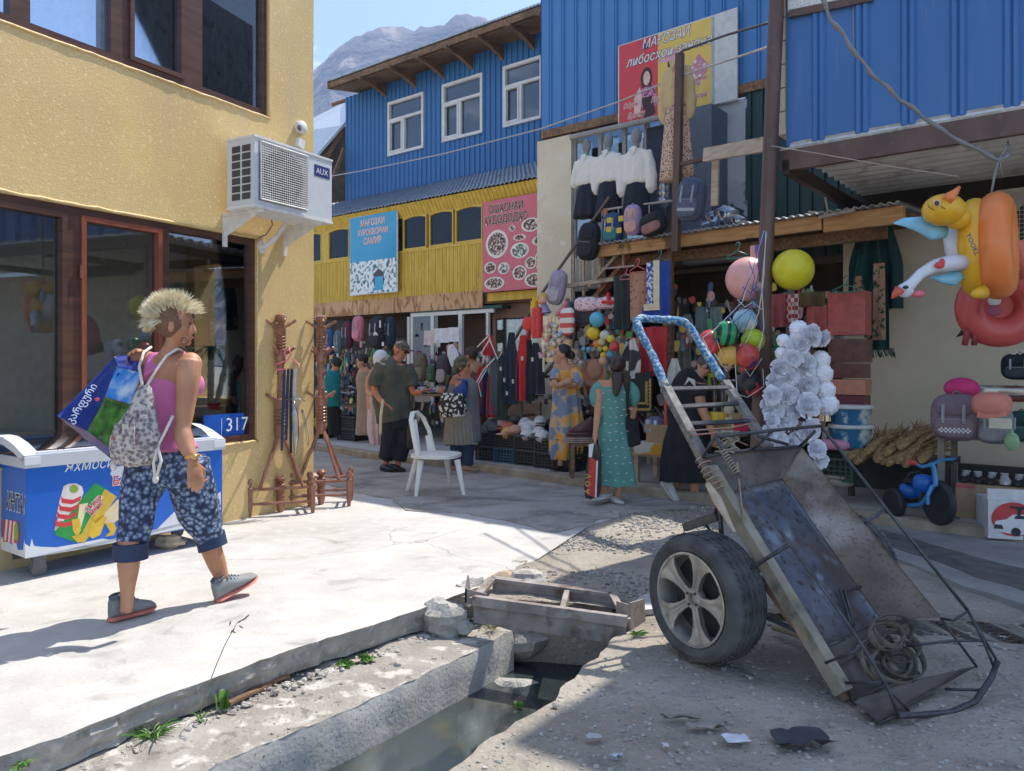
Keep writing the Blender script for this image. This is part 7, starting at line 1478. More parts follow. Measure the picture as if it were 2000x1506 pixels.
# shoe proto and crates, copied with their parts
def shoe_proto(name,c1,c2,label):
 t=thing(name,label,'shoe',V((0,0,0)));shoe(t,V((-.13,0,0)),V((.13,0,0)),1,P(c1),P(c2),.075,P((.5,.5,.5)));return t
def crate(c,L_,Wd,H_,col,label,group,ang=0):
 t=thing('plastic_crate',label,'crate',c,group);m1=P(col,.55);U2=(FU*math.cos(ang)+FN*math.sin(ang));N2=(FN*math.cos(ang)-FU*math.sin(ang));m=MB();e=.012
 for(o,a,ln)in((N2*Wd/2,U2,L_),(-N2*Wd/2,U2,L_),(U2*L_/2,N2,Wd),(-U2*L_/2,N2,Wd)):
  q=V(c)+o
  for z in[0,.22,.42,.62,.95]:m.cbox(q+UP*(H_*z+e/2),a*ln,a.cross(UP)*e,UP*(e*(1.8 if z in(0,.95)else 1)))
 part('slat',m,m1,t,kind='stuff');m=MB()
 for(o,a,ln)in((N2*Wd/2,U2,L_),(-N2*Wd/2,U2,L_),(U2*L_/2,N2,Wd),(-U2*L_/2,N2,Wd)):
  q=V(c)+o;n=int(ln/.045)
  for i in range(n+1):m.cbox(q+a*(ln*(i/n-.5))+UP*H_/2,a*(e*(2.2 if i in(0,n)else.8)),a.cross(UP)*e*.9,UP*H_)
 part('upright',m,m1,t,kind='stuff');m=MB();m.cbox(V(c)+UP*.006,U2*L_,N2*Wd,UP*.01);m.cbox(V(c)+UP*H_*.5,U2*(L_-.04),N2*(Wd-.04),UP*H_*.7,0);part('base',m,P((.02,.022,.024)),t);return t
dkc,blc=(.035,.04,.042),(.02,.10,.16)
wg_=.10
spec=[(985,893,46,'dark crate beside the tan shoes at the left end of the row',0,dkc),(1016,892,40,'lower dark crate under the camo caps',0,dkc),(1002,884,40,'blue-grey low crate under the yellow cap crate',0,blc)]
row=[(965,12.3,dkc),(1001,12.25,blc),(1042,12.2,dkc),(1082,12.1,dkc),(1118,12.05,dkc)]
words=['first from the stairs, nearest the headscarfed shopper','second, a blue one','third, below white caps','fourth','last, beside the orange dress']
tops=[]
for i,(px,C,col)in enumerate(row):
 b_=V((0,0,0));y=C/((px-CX)/FOC+1.25);c=V(((px-CX)/FOC*y,y,.10));crate(c,.30,.36,.18,col,'bottom plastic crate in the street row: '+words[i],'plastic crates along the walk');crate(c+UP*.185+FU*.01,.30,.36,.17,dkc,'upper plastic crate in the street row: '+words[i],'plastic crates along the walk',.03*(i-2));tops.append(c+UP*.37)
for i,(px,C,n)in enumerate([(626,13.1,1),(693,13.2,2)]):
 y=C/((px-CX)/FOC+1.25);c=V(((px-CX)/FOC*y,y,.10))
 for j in range(n):crate(c+UP*.2*j,.42,.36,.19,dkc,'dark crate by the shoe tables, '+(['behind the coat rack','bottom one nearer the lilac dress','top one under the heaped shoes'][i+j]),'plastic crates along the walk')
def cap_proto(col,col2,name='cap'):
 t=thing(name,'cap','cap',V((0,0,0)));m=MB();m.ball((0,0,.0),(.085,.10,.085),14,8,fn=lambda x:1 if x.z>-.2 else.9);part('crown',m,P(col,.9),t,True)
 m=MB();m.ball((0,-.115,.0),(.07,.07,.012),12,6);part('visor',m,P(col2,.9),t,True);return t
caps=[cap_proto(c1,c2)for c1,c2 in(((.62,.62,.60),(.10,.10,.10)),((.60,.30,.22),(.62,.28,.20)),((.66,.38,.12),(.62,.40,.30)),((.10,.11,.09),(.08,.08,.07)),((.55,.13,.08),(.5,.1,.08)),((.70,.66,.64),(.60,.30,.30)))]
capn=['white and black','salmon','yellow fronted','camouflage','red','pale pink']
k=0;used={}
for i,c in enumerate(tops):
 for j in range(6):
  kind=[3,3,3,1,3,0][j]if i==0 else[2,1,4,0,5,3][j]if i==1 else[0,0,0,5,0,0][j]if i>1 else 0
  p=c+FU*rr.uniform(-.14,.14)+FN*(.12-.07*j*.9)+UP*(.0+.028*j);o=caps[kind];lab='%s cap heaped %s crate of the street row'%(capn[kind],['on the first','on the blue','on the third','on the fourth','on the last'][i])
  if kind not in used:o.location=p;o['label']=lab;o['group']='caps heaped on the crates';o.rotation_euler=(0,0,rr.uniform(-1,1));used[kind]=1
  else:q=copy_tree(o,None,lab,p,rr.uniform(-1.2,1.2));q['group']='caps heaped on the crates'
  # shoes: heaps on tables left, display shoes on the far right box
sp=[shoe_proto('shoe',a,b,'shoe')for a,b in(((.55,.55,.53),(.6,.6,.58)),((.03,.03,.035),(.05,.05,.05)),((.25,.25,.28),(.5,.5,.5)),((.45,.55,.05),(.6,.6,.1)),((.03,.12,.35),(.5,.5,.5)),((.45,.06,.06),(.5,.4,.4)))]
spn=['white','black','grey','neon green','blue','red'];usd={}
def put_shoe(kind,p,rz,lab,group,tilt=0,sc=1):
 o=sp[kind]
 if kind in usd:o=copy_tree(o)
 usd[kind]=1;o.location=p;o.rotation_euler=(tilt,0,rz);o['label']=lab;o['group']=group;o.scale=(sc,sc,sc);return o
m=MB();tabs=[]
for px0,px1,z,C,nm in((640,735,.62,13.4,'dark trestle table under heaped shoes by the shop row'),(800,872,.85,13.6,'display table in front of the white glazed screen')):
 a,b=fp(C,fX(px0,C),z),fp(C,fX(px1,C),z);t=thing('table',nm,'table',(a+b)/2-UP*(z-.1));m=MB();m.obox(a,b-a,-FN*.8,UP*.03);part('table_top',m,oldwood,t)
 for e in(a,b):
  for q in(0,.75):m=MB();m.obox(V((e.x,e.y,.1))-FN*q-FU*(.04 if e is b else 0),FU*.04,-FN*.04,UP*(z-.1));part('leg',m,oldwood,t)
for j in range(62):
 u=rr.random();row_=rr.random();p=fp(13.4,fX(640+95*u,13.4),.66+.10*rr.random()+.12*math.sin(u*3.1))-FN*(.05+.7*row_)+UP*.15*row_;kd_=rr.choice([0,0,1,1,2,2,0,5,4]);put_shoe(kd_,p,rr.uniform(0,6.28),'%s shoe in the heap on the dark trestle table'%spn[kd_],'shoes heaped on the trestle table',rr.uniform(-.5,.5),.85)
for j,(px,py)in enumerate(((618,832),(628,826),(640,831),(634,822),(622,822))):
 kd_=[3,4,3,4,3][j];put_shoe(kd_,T(px,py,13.0),j*.8,'%s slipper on the crate behind the coat racks'%spn[kd_],'bright slippers on a crate',.2,.9)
for j in range(30):
 p=fp(13.6,fX(800+70*rr.random(),13.6),.90)-FN*rr.uniform(.05,.6);kd_=rr.choice([0,0,2,4,5]);put_shoe(kd_,p,rr.uniform(0,6.28),'%s shoe on the table before the glazed screen'%spn[kd_],'shoes on the display table',0,.9)
 # paper goods and bags on the screen
for i,(x0,y0,x1,y1,c_)in enumerate([(829,646,848,674,(.66,.55,.50)),(848,642,876,670,(.70,.70,.72)),(874,640,897,668,(.72,.72,.76)),(851,666,861,678,(.6,.6,.58))]):
 drape('cloth',['orange printed white shirt pinned on the glazed screen','plain white cloth pinned on the glazed screen','crumpled white cloth hung by the screen post','little white cloth below the pinned shirts'][i],x0,y0,x1,y1,14.2,P(c_,.9),'cloth',3,.02,seed=i)
backpack(842,730,20,34,14.0,(.05,.10,.05),(.06,.11,.06),'dark green backpack standing before the glazed screen',strap=False);backpack(866,722,30,60,14.1,(.06,.05,.05),(.35,.30,.28),'black and white patterned bag before the glazed screen',strap=False);backpack(822,718,30,56,14.3,(.16,.12,.08),(.2,.16,.1),'khaki camouflage backpack at the screen foot',strap=False)
# stuff in the dark of the row (nobody could count it)
m=MB()
for j in range(320):
 px=rr.uniform(612,800);C=rr.uniform(14.9,16.6);p=T(px,rr.uniform(690,800),C);s_=rr.uniform(.03,.09);m.cbox(p,V((s_,0,0)),V((0,s_,0)),UP*s_*rr.uniform(.5,1.6),rr.randrange(5))
o=single('shop_stock',m,[P(c_)for c_ in((.25,.22,.2),(.07,.06,.06),(.4,.37,.33),(.12,.16,.2),(.3,.12,.08))],None,None,kind='stuff')
m=MB()
for j in range(800):
 px=rr.uniform(1128,1640);C=rr.uniform(14.4,16.2);z=rr.choice([.55,.95,1.3,1.65,2.0])+rr.uniform(0,.12);y=C/((px-CX)/FOC+1.25);s_=rr.uniform(.04,.13);m.cbox(V(((px-CX)/FOC*y,y,z)),FU*s_,FN*s_,UP*s_*rr.uniform(.5,2),rr.randrange(8))
single('shop_stock',m,[P(c_)for c_ in((.30,.26,.22),(.05,.045,.045),(.35,.08,.07),(.10,.18,.24),(.32,.24,.10),(.06,.05,.05),(.42,.40,.38),(.10,.12,.07))],None,None,kind='stuff')
# ---------- clothes hung along the stair rail
items=[(955,655,12,40,(.50,.03,.04),'red tracksuit top with white trim, topmost on the stair rail',.8),(944,715,14,50,(.48,.03,.04),'second red tracksuit top with white trim, lower on the stair rail',.9),(941,775,8,30,(.45,.05,.05),'small red garment at the foot of the stair rail',1),(948,720,10,90,(.02,.03,.07),'navy garment between the two red tops',1),(958,735,10,80,(.46,.03,.03),'bright red long garment near the rail foot',1),(968,700,12,110,(.10,.11,.12),'grey denim trousers on a wire hanger',1.2),(980,690,9,130,(.05,.06,.05),'dark olive striped trousers on the rail',1),(990,680,9,100,(.02,.03,.05),'black blue trousers with buckle on the rail',1.1),(1000,650,14,140,(.02,.028,.05),'navy tracksuit trousers hung high on the rail',1),(1022,655,14,128,(.55,.03,.03),'long bright red trousers hung beside navy ones',.9),(1034,665,9,118,(.02,.025,.035),'black trousers with red side stripe on the rail',1),(1046,670,12,100,(.018,.022,.035),'navy skirt with white belt at the inner end of the rail',1.3)]
for i,(px,y0,w,h,c_,lab,fl2)in enumerate(items):drape('garment',lab,px-w,y0,px+w,y0+h,12.45-.02*i,P(c_,.85),'garment',4,.03,'clothes hung along the stair rail',.35,.05,fl2,seed=i)
for i,pts in enumerate([[(932,678),(955,655),(957,662),(940,690),(948,702)],[(980,688),(972,702),(955,660)],[(928,752),(945,722),(966,700)],[(950,722),(934,750),(940,775)]]):m=MB();m.tube([T(x,y,12.2)for x,y in pts],.010,5,ry=.004);single('trim',m,P((.66,.66,.66)),['white piping on the topmost red top','white right edge of the topmost red top','white piping of the lower red top','white cuff line of the lower red top'][i],'trim')
for i,(px,y0)in enumerate([(978,720),(990,768),(1002,745),(1020,700),(1040,702),(985,742),(1062,712)]):m=MB();m.cbox(T(px,y0,12.1),FU*.03,FN*.01,UP*(.05 if i!=6 else.18));single('price_tag',m,P((.55,.55,.42)),'pale card tag dangling on the rail clothes','tag','card tags on the rail clothes')
# ---------- toys by the stairs
def simple(nm,lab,cat,mt,fn,group=None,smooth=True):m=MB();fn(m);return single(nm,m,mt,lab,cat,group,smooth=smooth)
Ct=12.4
simple('toy_spade','red toy spade hanging on the stair toys','toy',plain('toy_red',(.62,.03,.03),.35),lambda m:(sball(m,T(1031,632,Ct-.1),(.085,.02,.085),FB,3),m.tube([T(1033,645,Ct),T(1030,700,Ct)],.03,8)))
simple('toy_quiver','red cylinder toy with yellow bottom among the stair toys','toy',MATS['toy_red'],lambda m:m.lathe(T(1050,660,Ct-.1),[(0,0),(.075,0),(.08,.1),(.075,.36),(.05,.38),(0,.38)],16))
simple('toy_figure','yellow plastic toy hanging highest by the stair rail','toy',P((.72,.42,.02),.4),lambda m:(m.tube([T(1045,582,Ct),T(1044,600,Ct),T(1042,628,Ct)],[.03,.055,.03],8),m.tube([T(1038,592,Ct),T(1050,584,Ct),T(1056,592,Ct)],.022,7)))
t=thing('doll','small doll with lilac dress hanging on the stair toys','doll',T(1062,625,Ct));m=MB();m.ball(T(1060,586,Ct-.1),.05);part('head',m,P((.72,.40,.28)),t,True);m=MB();m.ball(T(1060,579,Ct-.07),(.065,.06,.05));part('hair',m,P((.6,.42,.12)),t,True);m=MB();m.tube([T(1062,592,Ct),T(1064,612,Ct)],[.03,.085],10);part('dress',m,P((.36,.32,.52)),t,True);m=MB();m.tube([T(1060,612,Ct),T(1068,636,Ct)],.02,7);m.tube([T(1066,612,Ct),T(1072,634,Ct)],.02,7);part('legs',m,P((.5,.55,.4)),t,True)
for i,(x,y,w,h,c_)in enumerate([(1072,640,13,22,(.62,.30,.26)),(1085,648,11,28,(.35,.45,.42)),(1068,668,14,18,(.60,.28,.22)),(1086,675,12,18,(.66,.40,.16)),(1060,690,13,14,(.66,.30,.36)),(1080,694,14,12,(.55,.48,.58)),(1095,660,8,20,(.3,.4,.5)),(1104,678,12,14,(.60,.45,.40)),(1130,702,12,18,(.55,.35,.35)),(1112,695,10,14,(.62,.36,.44))]):
 m=MB();c=T(x,y,Ct-.12);m.cbox(c-FN*.02,FU*w*.0135,FN*.05,UP*h*.0135,0);r7=random.Random(i)
 for q in range(5):m.ball(c+FN*.02+FU*r7.uniform(-.04,.04)*w/12+UP*r7.uniform(-.08,.08)*h/20,.028,8,6,mi=1+q%2)
 single('toy_packet',m,[glassmat('toy_film_%d'%i,(.9,.9,.92),.2,.1),P(c_),P((.7,.62,.55))],['packet of pink toys','packet of green toys','packet of salmon toys','packet of orange toys','packet of rosy toys','packet of lilac toys','packet of blue toys','packet of beige toys','packet of dull red toys','packet of bright pink toys'][i]+' in clear film on the stair display','toy packet','film wrapped toys on the stair display')
simple('striped_toy','red and white striped inflatable toy by the stairs','toy',mat('red_white_stripes',(.62,.08,.07),(.72,.68,.62),scale=2.6,kind='wave',lo=.45,hi=.5,rot=(0,R(90),0)),lambda m:sball(m,T(1108,628,Ct-.1),(.10,.04,.17),FB,4))
simple('toy_flamingo','pink bird shaped float hanging by the lilac rucksack','toy',P((.60,.20,.24)),lambda m:m.tube([T(x,y,Ct-.1)for x,y in((1107,590),(1100,600),(1088,615),(1092,622),(1108,618))],[.02,.03,.03,.025,.02],8))
backpack(1088,562,38,68,12.5,(.34,.28,.38),(.42,.38,.42),'lilac rucksack hanging on the stair rail',tiltx=-.25)
simple('pencil_case','red patterned pencil case hanging left of a second one','case',mat('case_pattern',(.45,.05,.08),(.7,.55,.6),scale=30,kind='voronoi',lo=.2,hi=.4),lambda m:sball(m,T(1145,594,Ct),(.16,.05,.085),FB,4))
simple('pencil_case','red spotted pencil case hung nearer the dark scarf','case',MATS['case_pattern'],lambda m:sball(m,T(1186,592,Ct),(.15,.05,.07),FB,4))
simple('toy_bow','red plastic toy on top of the spotted pencil case','toy',MATS['toy_red'],lambda m:(m.tube([T(1188,572,Ct-.1),T(1190,595,Ct-.1)],.025,7),m.tube([T(1176,590,Ct-.1),T(1202,590,Ct-.1)],.02,7)))
simple('hoop','dark round net hoop behind the pencil cases','net',P((.09,.08,.08)),lambda m:(m.tube([T(1138+26*math.cos(a),608+22*math.sin(a),Ct+.2)for a in[k_*.45 for k_ in range(14)]],.010,5,closed=True),m.lathe(T(1138,608,Ct+.25),[(0,0),(.19,0),(0,.05)],16,FN)))
def gball(px,py,r_,C,mt,lab,group=None,d=None):
 c=T(px,py,C)if d is None else D(px,py,d);k=(c.y)/FOC;m=MB();m.ball(c,r_*k,24,16);return single('ball',m,mt,lab,'ball',group,smooth='all')
Cb=11.9
for i,(x,y,r_,c_,lab)in enumerate([(1166,624,15,(.10,.42,.55),'sky blue ball topmost in the string of small balls'),(1159,651,13,(.72,.50,.02),'yellow ball under the sky blue one'),(1167,672,9,(.66,.20,.03),'orange ball under the yellow one'),(1193,662,8,(.66,.55,.04),'small yellow ball above the crimson one'),(1200,677,10,(.60,.06,.06),'crimson ball at the side of the string'),(1183,681,6,(.72,.52,.02),'tiny yellow ball in the middle of the string'),(1179,694,7,(.70,.42,.04),'amber ball low on the string'),(1178,705,9,(.60,.33,.22),'peach ball at the lower end of the string'),(1192,692,8,(.10,.28,.42),'blue spotted ball low on the string'),(1172,681,6,(.35,.40,.12),'olive ball between orange and tiny yellow'),(1181,655,10,(.62,.60,.48),'clear speckled ball beside the yellow one'),(1175,668,8,(.6,.45,.25),'sand coloured ball amid the string')]):
 gball(x,y,r_,Cb,P(c_,.3),lab,'balls hanging by the stairs')
simple('sun_hat','salmon sun hat hanging behind the orange dressed seller','hat',plain('salmon_felt',(.62,.30,.20),.9),lambda m:(m.ball(T(1160,722,12.5),(.10,.05,.12)),m.ball(T(1160,728,12.55),(.16,.02,.17))))
simple('skipping_rope','blue tasselled toy hanging over the trays','toy',P((.14,.42,.55),.5),lambda m:(m.ball(T(1140,682,12.3),.03),m.ball(T(1150,682,12.3),.03),m.tube([T(1141,682,12.3),T(1142,640,12.3)],.006,5),m.tube([T(1140,686,12.3),T(1143,702,12.3)],.02,6,ry=.01)))
# ---------- cloths on hangers under the porch beam
redpat=mat('maroon_pattern',(.20,.03,.035),(.42,.22,.14),scale=20,kind='voronoi',lo=.1,hi=.4,rough=.9);blupat=mat('blue_white_pattern',(.03,.07,.32),(.66,.68,.72),scale=26,kind='noise',lo=.47,hi=.53,detail=2,rough=.9)
scf=[(1198,540,1232,645,12.1,P((.012,.02,.02)),'black shawl with green edge hung beside the maroon rug',5),(1230,532,1262,628,12.0,redpat,'maroon oriental patterned rug on a coral hanger',2),(1262,514,1288,600,11.9,blupat,'blue and white patterned rug on a green hanger',2),(1284,512,1310,622,11.85,P((.02,.06,.30),.9),'plain blue rug folded behind the patterned one',3),(1255,600,1290,620,11.88,P((.02,.06,.30),.9),'blue border piece under the blue and white rug',2)]
for i,(x0,y0,x1,y1,C,mt,lab,nf)in enumerate(scf):drape('rug',lab,x0,y0,x1,y1,C,mt,'rug',nf,.02,None,None,.04,1.0,seed=i)
simple('rug_border','cream border strip on the blue rug','rug',P((.66,.56,.38)),lambda m:(m.obox(T(1277,600,11.8),FU*.07,FN*.01,UP*.5),m.obox(T(1258,607,11.82),FU*.22,FN*.01,UP*.07)),smooth=False)
for px,py,w,col,lab in[(1245,528,34,(.62,.12,.10),'coral hanger above the maroon rug'),(1288,512,40,(.02,.18,.14),'green hanger above the blue rug'),(1440,500,42,(.03,.22,.17),'green hanger near the big pink ball'),(1222,542,26,(.50,.14,.14),'dull red hanger above the black shawl')]:hanger(px,py,11.95 if px<1400 else 11.3,w,col,lab)
drape('towel','red towel stack with gold print hanging lower behind the cart handle',1250,640,1305,735,11.9,plain('deep_red',(.42,.025,.03),.85),'towel',4,.04,seed=2,th=.05);drape('towel','dark red patterned cloth left of the red towel',1222,660,1256,745,12.0,redpat,'towel',3,.04,seed=4)
drape('towel','black and white printed towel hanging by the teal dressed person',1213,662,1252,740,11.6,mat('bw_towel',(.04,.04,.04),(.60,.58,.52),scale=6,kind='noise',lo=.49,hi=.51,detail=0),'towel',3,.05,flare=.8,top=.3,seed=1);drape('towel','thin white towel with green hem near the black clothed person',1305,700,1330,760,11.4,P((.56,.55,.50),.9),'towel',3,.03,top=.4,seed=7)
m=MB();m.prism([T(1232,806,11.6),T(1272,806,11.6),T(1272,725,11.6),T(1232,730,11.6)],-FN*.03);t=thing('carpet','black carpet with gold scroll border behind the tote bag','carpet',T(1252,806,11.6));part('field',m,P((.012,.014,.012)),t);m=MB()
for a,b in(((1236,800),(1270,800)),((1270,800),(1270,740)),((1238,788),(1262,788)),((1262,788),(1262,745))):m.tube([T(*a,11.55),T(*b,11.55)],.012,5)
for q in range(7):m.tube([T(1266,748+q*7,11.55)+V((.01*math.cos(s_),0,.015*math.sin(s_)))for s_ in(0,1,2,3,4)],.006,4)
part('border',m,P((.42,.30,.07)),t)
# dense small goods hung on every free wire: nobody could count them
for nm3,n3,xa,xb,ya,yb,ca,cb in(('hanging_goods',420,1108,1245,585,790,12.7,13.5),('hanging_goods',330,1290,1640,560,860,13.0,14.0),('hanging_goods',300,618,800,660,800,14.6,15.6),('hanging_goods',220,800,960,690,830,14.3,15.2)):
 m=MB();r3=random.Random(xa)
 for j in range(n3):
  p=T(r3.uniform(xa,xb),r3.uniform(ya,yb),r3.uniform(ca,cb));w3,h3=r3.uniform(.02,.07),r3.uniform(.04,.16);a3=r3.uniform(-.35,.35);U3,V3=FU*math.cos(a3)+UP*math.sin(a3),UP*math.cos(a3)-FU*math.sin(a3);mi3=min(9,int(r3.random()**1.4*10))
  if j%3:m.prism([p+U3*x*w3+V3*y*h3 for x,y in((-.5,.5),(-.7,.3),(-.45,-.5),(.1,-.6),(.5,-.45),(.65,.35),(.3,.55))],FN*.02,mi3)
  else:m.ball(p,(w3*.7,.02,h3*.45),8,6,FB,mi=mi3)
 single(nm3,m,[P(c_)for c_ in((.16,.14,.14),(.34,.28,.22),(.08,.12,.22),(.60,.54,.48),(.62,.09,.08),(.16,.38,.50),(.72,.42,.38),(.76,.54,.12),(.72,.70,.72),(.16,.42,.18))],None,None,kind='stuff')
 # ---------- benches and small goods
def table(px0,px1,y,C,dep,h0,nm,mt=oldwood,th=.03):
 a,b=T(px0,y,C),T(px1,y,C);z=(a.z+b.z)/2;a,b=V((a.x,a.y,z)),V((b.x,b.y,z));t=thing('table',nm,'table',V(((a.x+b.x)/2,(a.y+b.y)/2,h0)));m=MB();m.obox(a,b-a,-FN*dep,UP*th);part('table_top',m,mt,t)
 for e,s_ in((a,0),(b,1)):
  for q in(.02,dep-.06):m=MB();m.obox(V((e.x,e.y,h0))-FN*q-FU*.05*s_,FU*.05,-FN*.05,UP*(z-h0));part('leg',m,mt,t)
 return z
table(1010,1235,790,12.9,.5,.10,'long timber bench under the stair holding glass trays',rawwood);table(1236,1310,893,11.4,.5,.10,'board table with red and yellow boxes behind the tote bag',rawwood,.05)
table(1655,1850,905,12.2,.7,.10,'low dark table carrying the straw brooms',P((.06,.05,.045)));table(1830,2060,862,11.6,.7,.10,'grey board table under the school rucksacks',P((.24,.22,.18)))
m=MB()
for j in range(170):px=rr.uniform(1015,1228);p=T(px,786-rr.random()*12,12.7+.5*rr.random());m.ball(p,rr.uniform(.015,.04),7,5,mi=rr.randrange(5))
single('trinkets',m,[P(c_)for c_ in((.35,.36,.38),(.5,.45,.4),(.2,.1,.1),(.08,.09,.1),(.55,.4,.35))],None,None,kind='stuff')
m=MB()
for j in range(220):px=rr.uniform(950,1110);p=T(px,rr.uniform(822,850),12.7+.4*rr.random());s_=rr.uniform(.03,.07);m.ball(p,(s_,s_,s_*.7),7,5,mi=rr.randrange(6))
single('piled_goods',m,[P(c_)for c_ in((.4,.12,.12),(.12,.16,.22),(.5,.3,.25),(.06,.06,.07),(.45,.43,.4),(.2,.08,.1))],None,None,kind='stuff')
m=MB()
for j in range(90):px=rr.uniform(1148,1185);p=T(px,rr.uniform(790,870),12.1+.3*rr.random());m.ball(p,rr.uniform(.02,.045),7,5,mi=rr.randrange(3))
single('hanging_trinkets',m,[P(c_)for c_ in((.03,.03,.03),(.35,.28,.14),(.3,.2,.18))],None,None,kind='stuff')
t=thing('stool','wooden stool carrying a stack of leather wallets','stool',D(1135,925,8.5));a=D(1115,872,8.35);m=MB();m.obox(a,V((.28,0,0)),V((0,.28,0)),UP*.03);part('seat',m,oldwood,t)
for dx,dy in((0,0),(.24,0),(0,.24),(.24,.24)):m=MB();m.obox(V((a.x+dx,a.y+dy,0.02 if a.y<8 else.10)),V((.04,0,0)),V((0,.04,0)),UP*(a.z-.10));part('leg',m,oldwood,t)
for j in range(5):m=MB();c=a+V((.10,.12,.045+.022*j));sball(m,c,(.19-.012*j,.14,.013),(V((1,0,0)),V((0,1,0)),UP),5);single('leather_mat',m,P(((.36,.27,.22)if j<3 else(.10,.035,.03)),.35),['bottom pale','second pale','third pale','lower dark brown','topmost dark brown'][j]+' leather piece of the stack on the stool','leather','leather pieces stacked on the stool',smooth='all')
m=MB();c=a+V((.18,.1,.16));m.tube([c-V((.2,0,.02)),c+UP*.03,c+V((.14,.02,.09))],[.02,.09,.05],8,ry=.02);single('leather_bag',m,P((.09,.03,.028),.35),'dark brown leather bag draped on top of the leather stack','bag',smooth='all')
simple('carton','white and yellow carton on the board table','box',mat('yellow_white_box',(.6,.58,.52),(.62,.30,.03),scale=1.5,lo=.48,hi=.5),lambda m:m.obox(T(1238,886,11.3),FU*.5,-FN*.3,UP*.12),smooth=False)
simple('carton','brown cardboard carton with print under the blue kettle','box',plain('kraft',(.42,.27,.15),.8),lambda m:m.obox(T(1262,868,11.4),FU*.30,-FN*.25,UP*.21),smooth=False)
t=thing('kettle','pale blue steel kettle standing on the brown carton','kettle',T(1278,846,11.4));m=MB();m.lathe(T(1280,845,11.6),[(0,0),(.12,0),(.13,.03),(.11,.14),(.03,.17),(0,.18)],18);part('pot',m,plain('kettle_blue',(.30,.38,.48),.25,.5),t,True);m=MB();q=T(1280,845,11.6);m.tube([q+UP*.15-FU*.09,q+UP*.27,q+UP*.15+FU*.09],.008,6);m.tube([q+UP*.05-FU*.12,q+UP*.12-FU*.18],[.02,.01],6);part('handle',m,P((.1,.1,.1)),t,True)
simple('thermos','slim red thermos flask standing behind the kettle','flask',plain('thermos_red',(.50,.05,.04),.3),lambda m:m.lathe(T(1306,838,11.5),[(0,0),(.05,0),(.05,.36),(.035,.40),(.035,.5),(0,.5)],16))
simple('carton','small brown box under the yellow tin behind the rungs','box',MATS['kraft'],lambda m:m.obox(T(1388,850,11.4),FU*.30,-FN*.2,UP*.22),smooth=False)
simple('tin','yellow round tin on a brown box behind the rungs','tin',P((.62,.42,.03),.3),lambda m:m.lathe(T(1402,820,11.3),[(0,0),(.09,0),(.09,.08),(0,.08)],20))
for i,px in enumerate((1396,1412)):simple('lantern',['dark glass jar nearer the black clothed person','second dark glass jar beside the rope end'][i],'jar',P((.05,.035,.03),.15),lambda m:m.lathe(T(px,806,11.35),[(0,0),(.05,0),(.04,.12),(.05,.22),(.03,.26),(.045,.34),(0,.35)],14))
simple('knotted_rope','beige knotted rope hanging beside the jars','rope',P((.50,.42,.32)),lambda m:(m.ball(T(1424,800,11),.05),m.ball(T(1422,820,11),.03),m.tube([T(1425,770,11),T(1424,800,11),T(1432,835,11)],.012,6)))
simple('plastic_bowl','crimson bowl on the stall right of the rungs','bowl',P((.55,.03,.09),.4),lambda m:m.lathe(T(1448,845,11.3),[(0,0),(.06,0),(.10,.10),(.09,.10),(0,.02)],16))
simple('apron','lime green cloth hanging by the bent head','cloth',P((.42,.52,.03)),lambda m:sball(m,T(1398,748,11.6),(.08,.03,.13),FB,4))
# dark garments filling the stall back
for i,(x0,y0,x1,y1,c_,lab)in enumerate([(1325,615,1350,745,(.30,.30,.28),'long grey cloth hanging deep in the stall'),(1360,600,1386,705,(.24,.32,.32),'pale checked shirt hanging in the stall, nearer the handle'),(1388,600,1412,705,(.30,.38,.38),'pale blue shirt hanging beside the checked one'),(1300,640,1322,800,(.05,.05,.06),'black garment hanging behind the rungs'),(1480,720,1520,860,(.03,.03,.035),'black garment behind the pole'),(1425,745,1478,860,(.018,.018,.022),'black coat hanging below the balls'),(1310,590,1345,640,(.06,.05,.05),'dark bundle at the top of the stall')]):drape('garment',lab,x0,y0,x1,y1,13.6 if x0<1420 else 12.2,P(c_,.9),'garment',4,.04,seed=i,th=.05)
# ---------- ball nets at the pole
dN=6.35
wm=mat('watermelon_print',(.01,.05,.03),(.03,.33,.12),scale=4,kind='wave',lo=.3,hi=.5,dist=3,rough=.25);tiger=mat('tiger_print',(.10,.04,.02),(.62,.36,.06),scale=16,kind='voronoi',lo=.22,hi=.3,rough=.3);redp=mat('red_star_print',(.50,.06,.05),(.10,.04,.12),scale=9,lo=.55,hi=.6,rough=.3);glb=mat('globe_print',(.30,.50,.60),(.66,.66,.60),scale=5,lo=.5,hi=.56,rough=.3);blred=mat('black_red_print',(.02,.02,.025),(.55,.05,.04),scale=7,lo=.52,hi=.55,rough=.4)
for x,y,r_,mt,lab,dd_ in[(1461,545,43,plain('pink_rubber',(.74,.36,.32),.35,v=.03),'big salmon pink ball in the net left of the pole',.25),(1549,527,40,plain('yellow_rubber',(.66,.58,.02),.3,v=.03),'big yellow ball right of the pole',.0),(1387,668,24,plain('red_white_ball',(.62,.06,.06),.3,v=.3,scale=4),'red and white ball at the left of the net',0),(1418,651,25,wm,'watermelon green striped ball in the net',-.12),(1455,627,24,glb,'pale blue globe printed ball in the net',.05),(1471,665,23,plain('lime_rubber',(.42,.55,.02),.3),'lime green ball against the pole',0),(1424,697,23,tiger,'orange leopard spotted ball low in the net',-.10),(1458,695,25,redp,'dark red starred ball low in the net',-.15),(1466,748,26,blred,'black and red ball at the bottom of the net',0),(1462,722,17,redp,'small red ball squeezed above the bottom ball',.1)]:
 gball(x,y,r_,0,mt,lab,'balls for sale at the pole',dN+dd_)
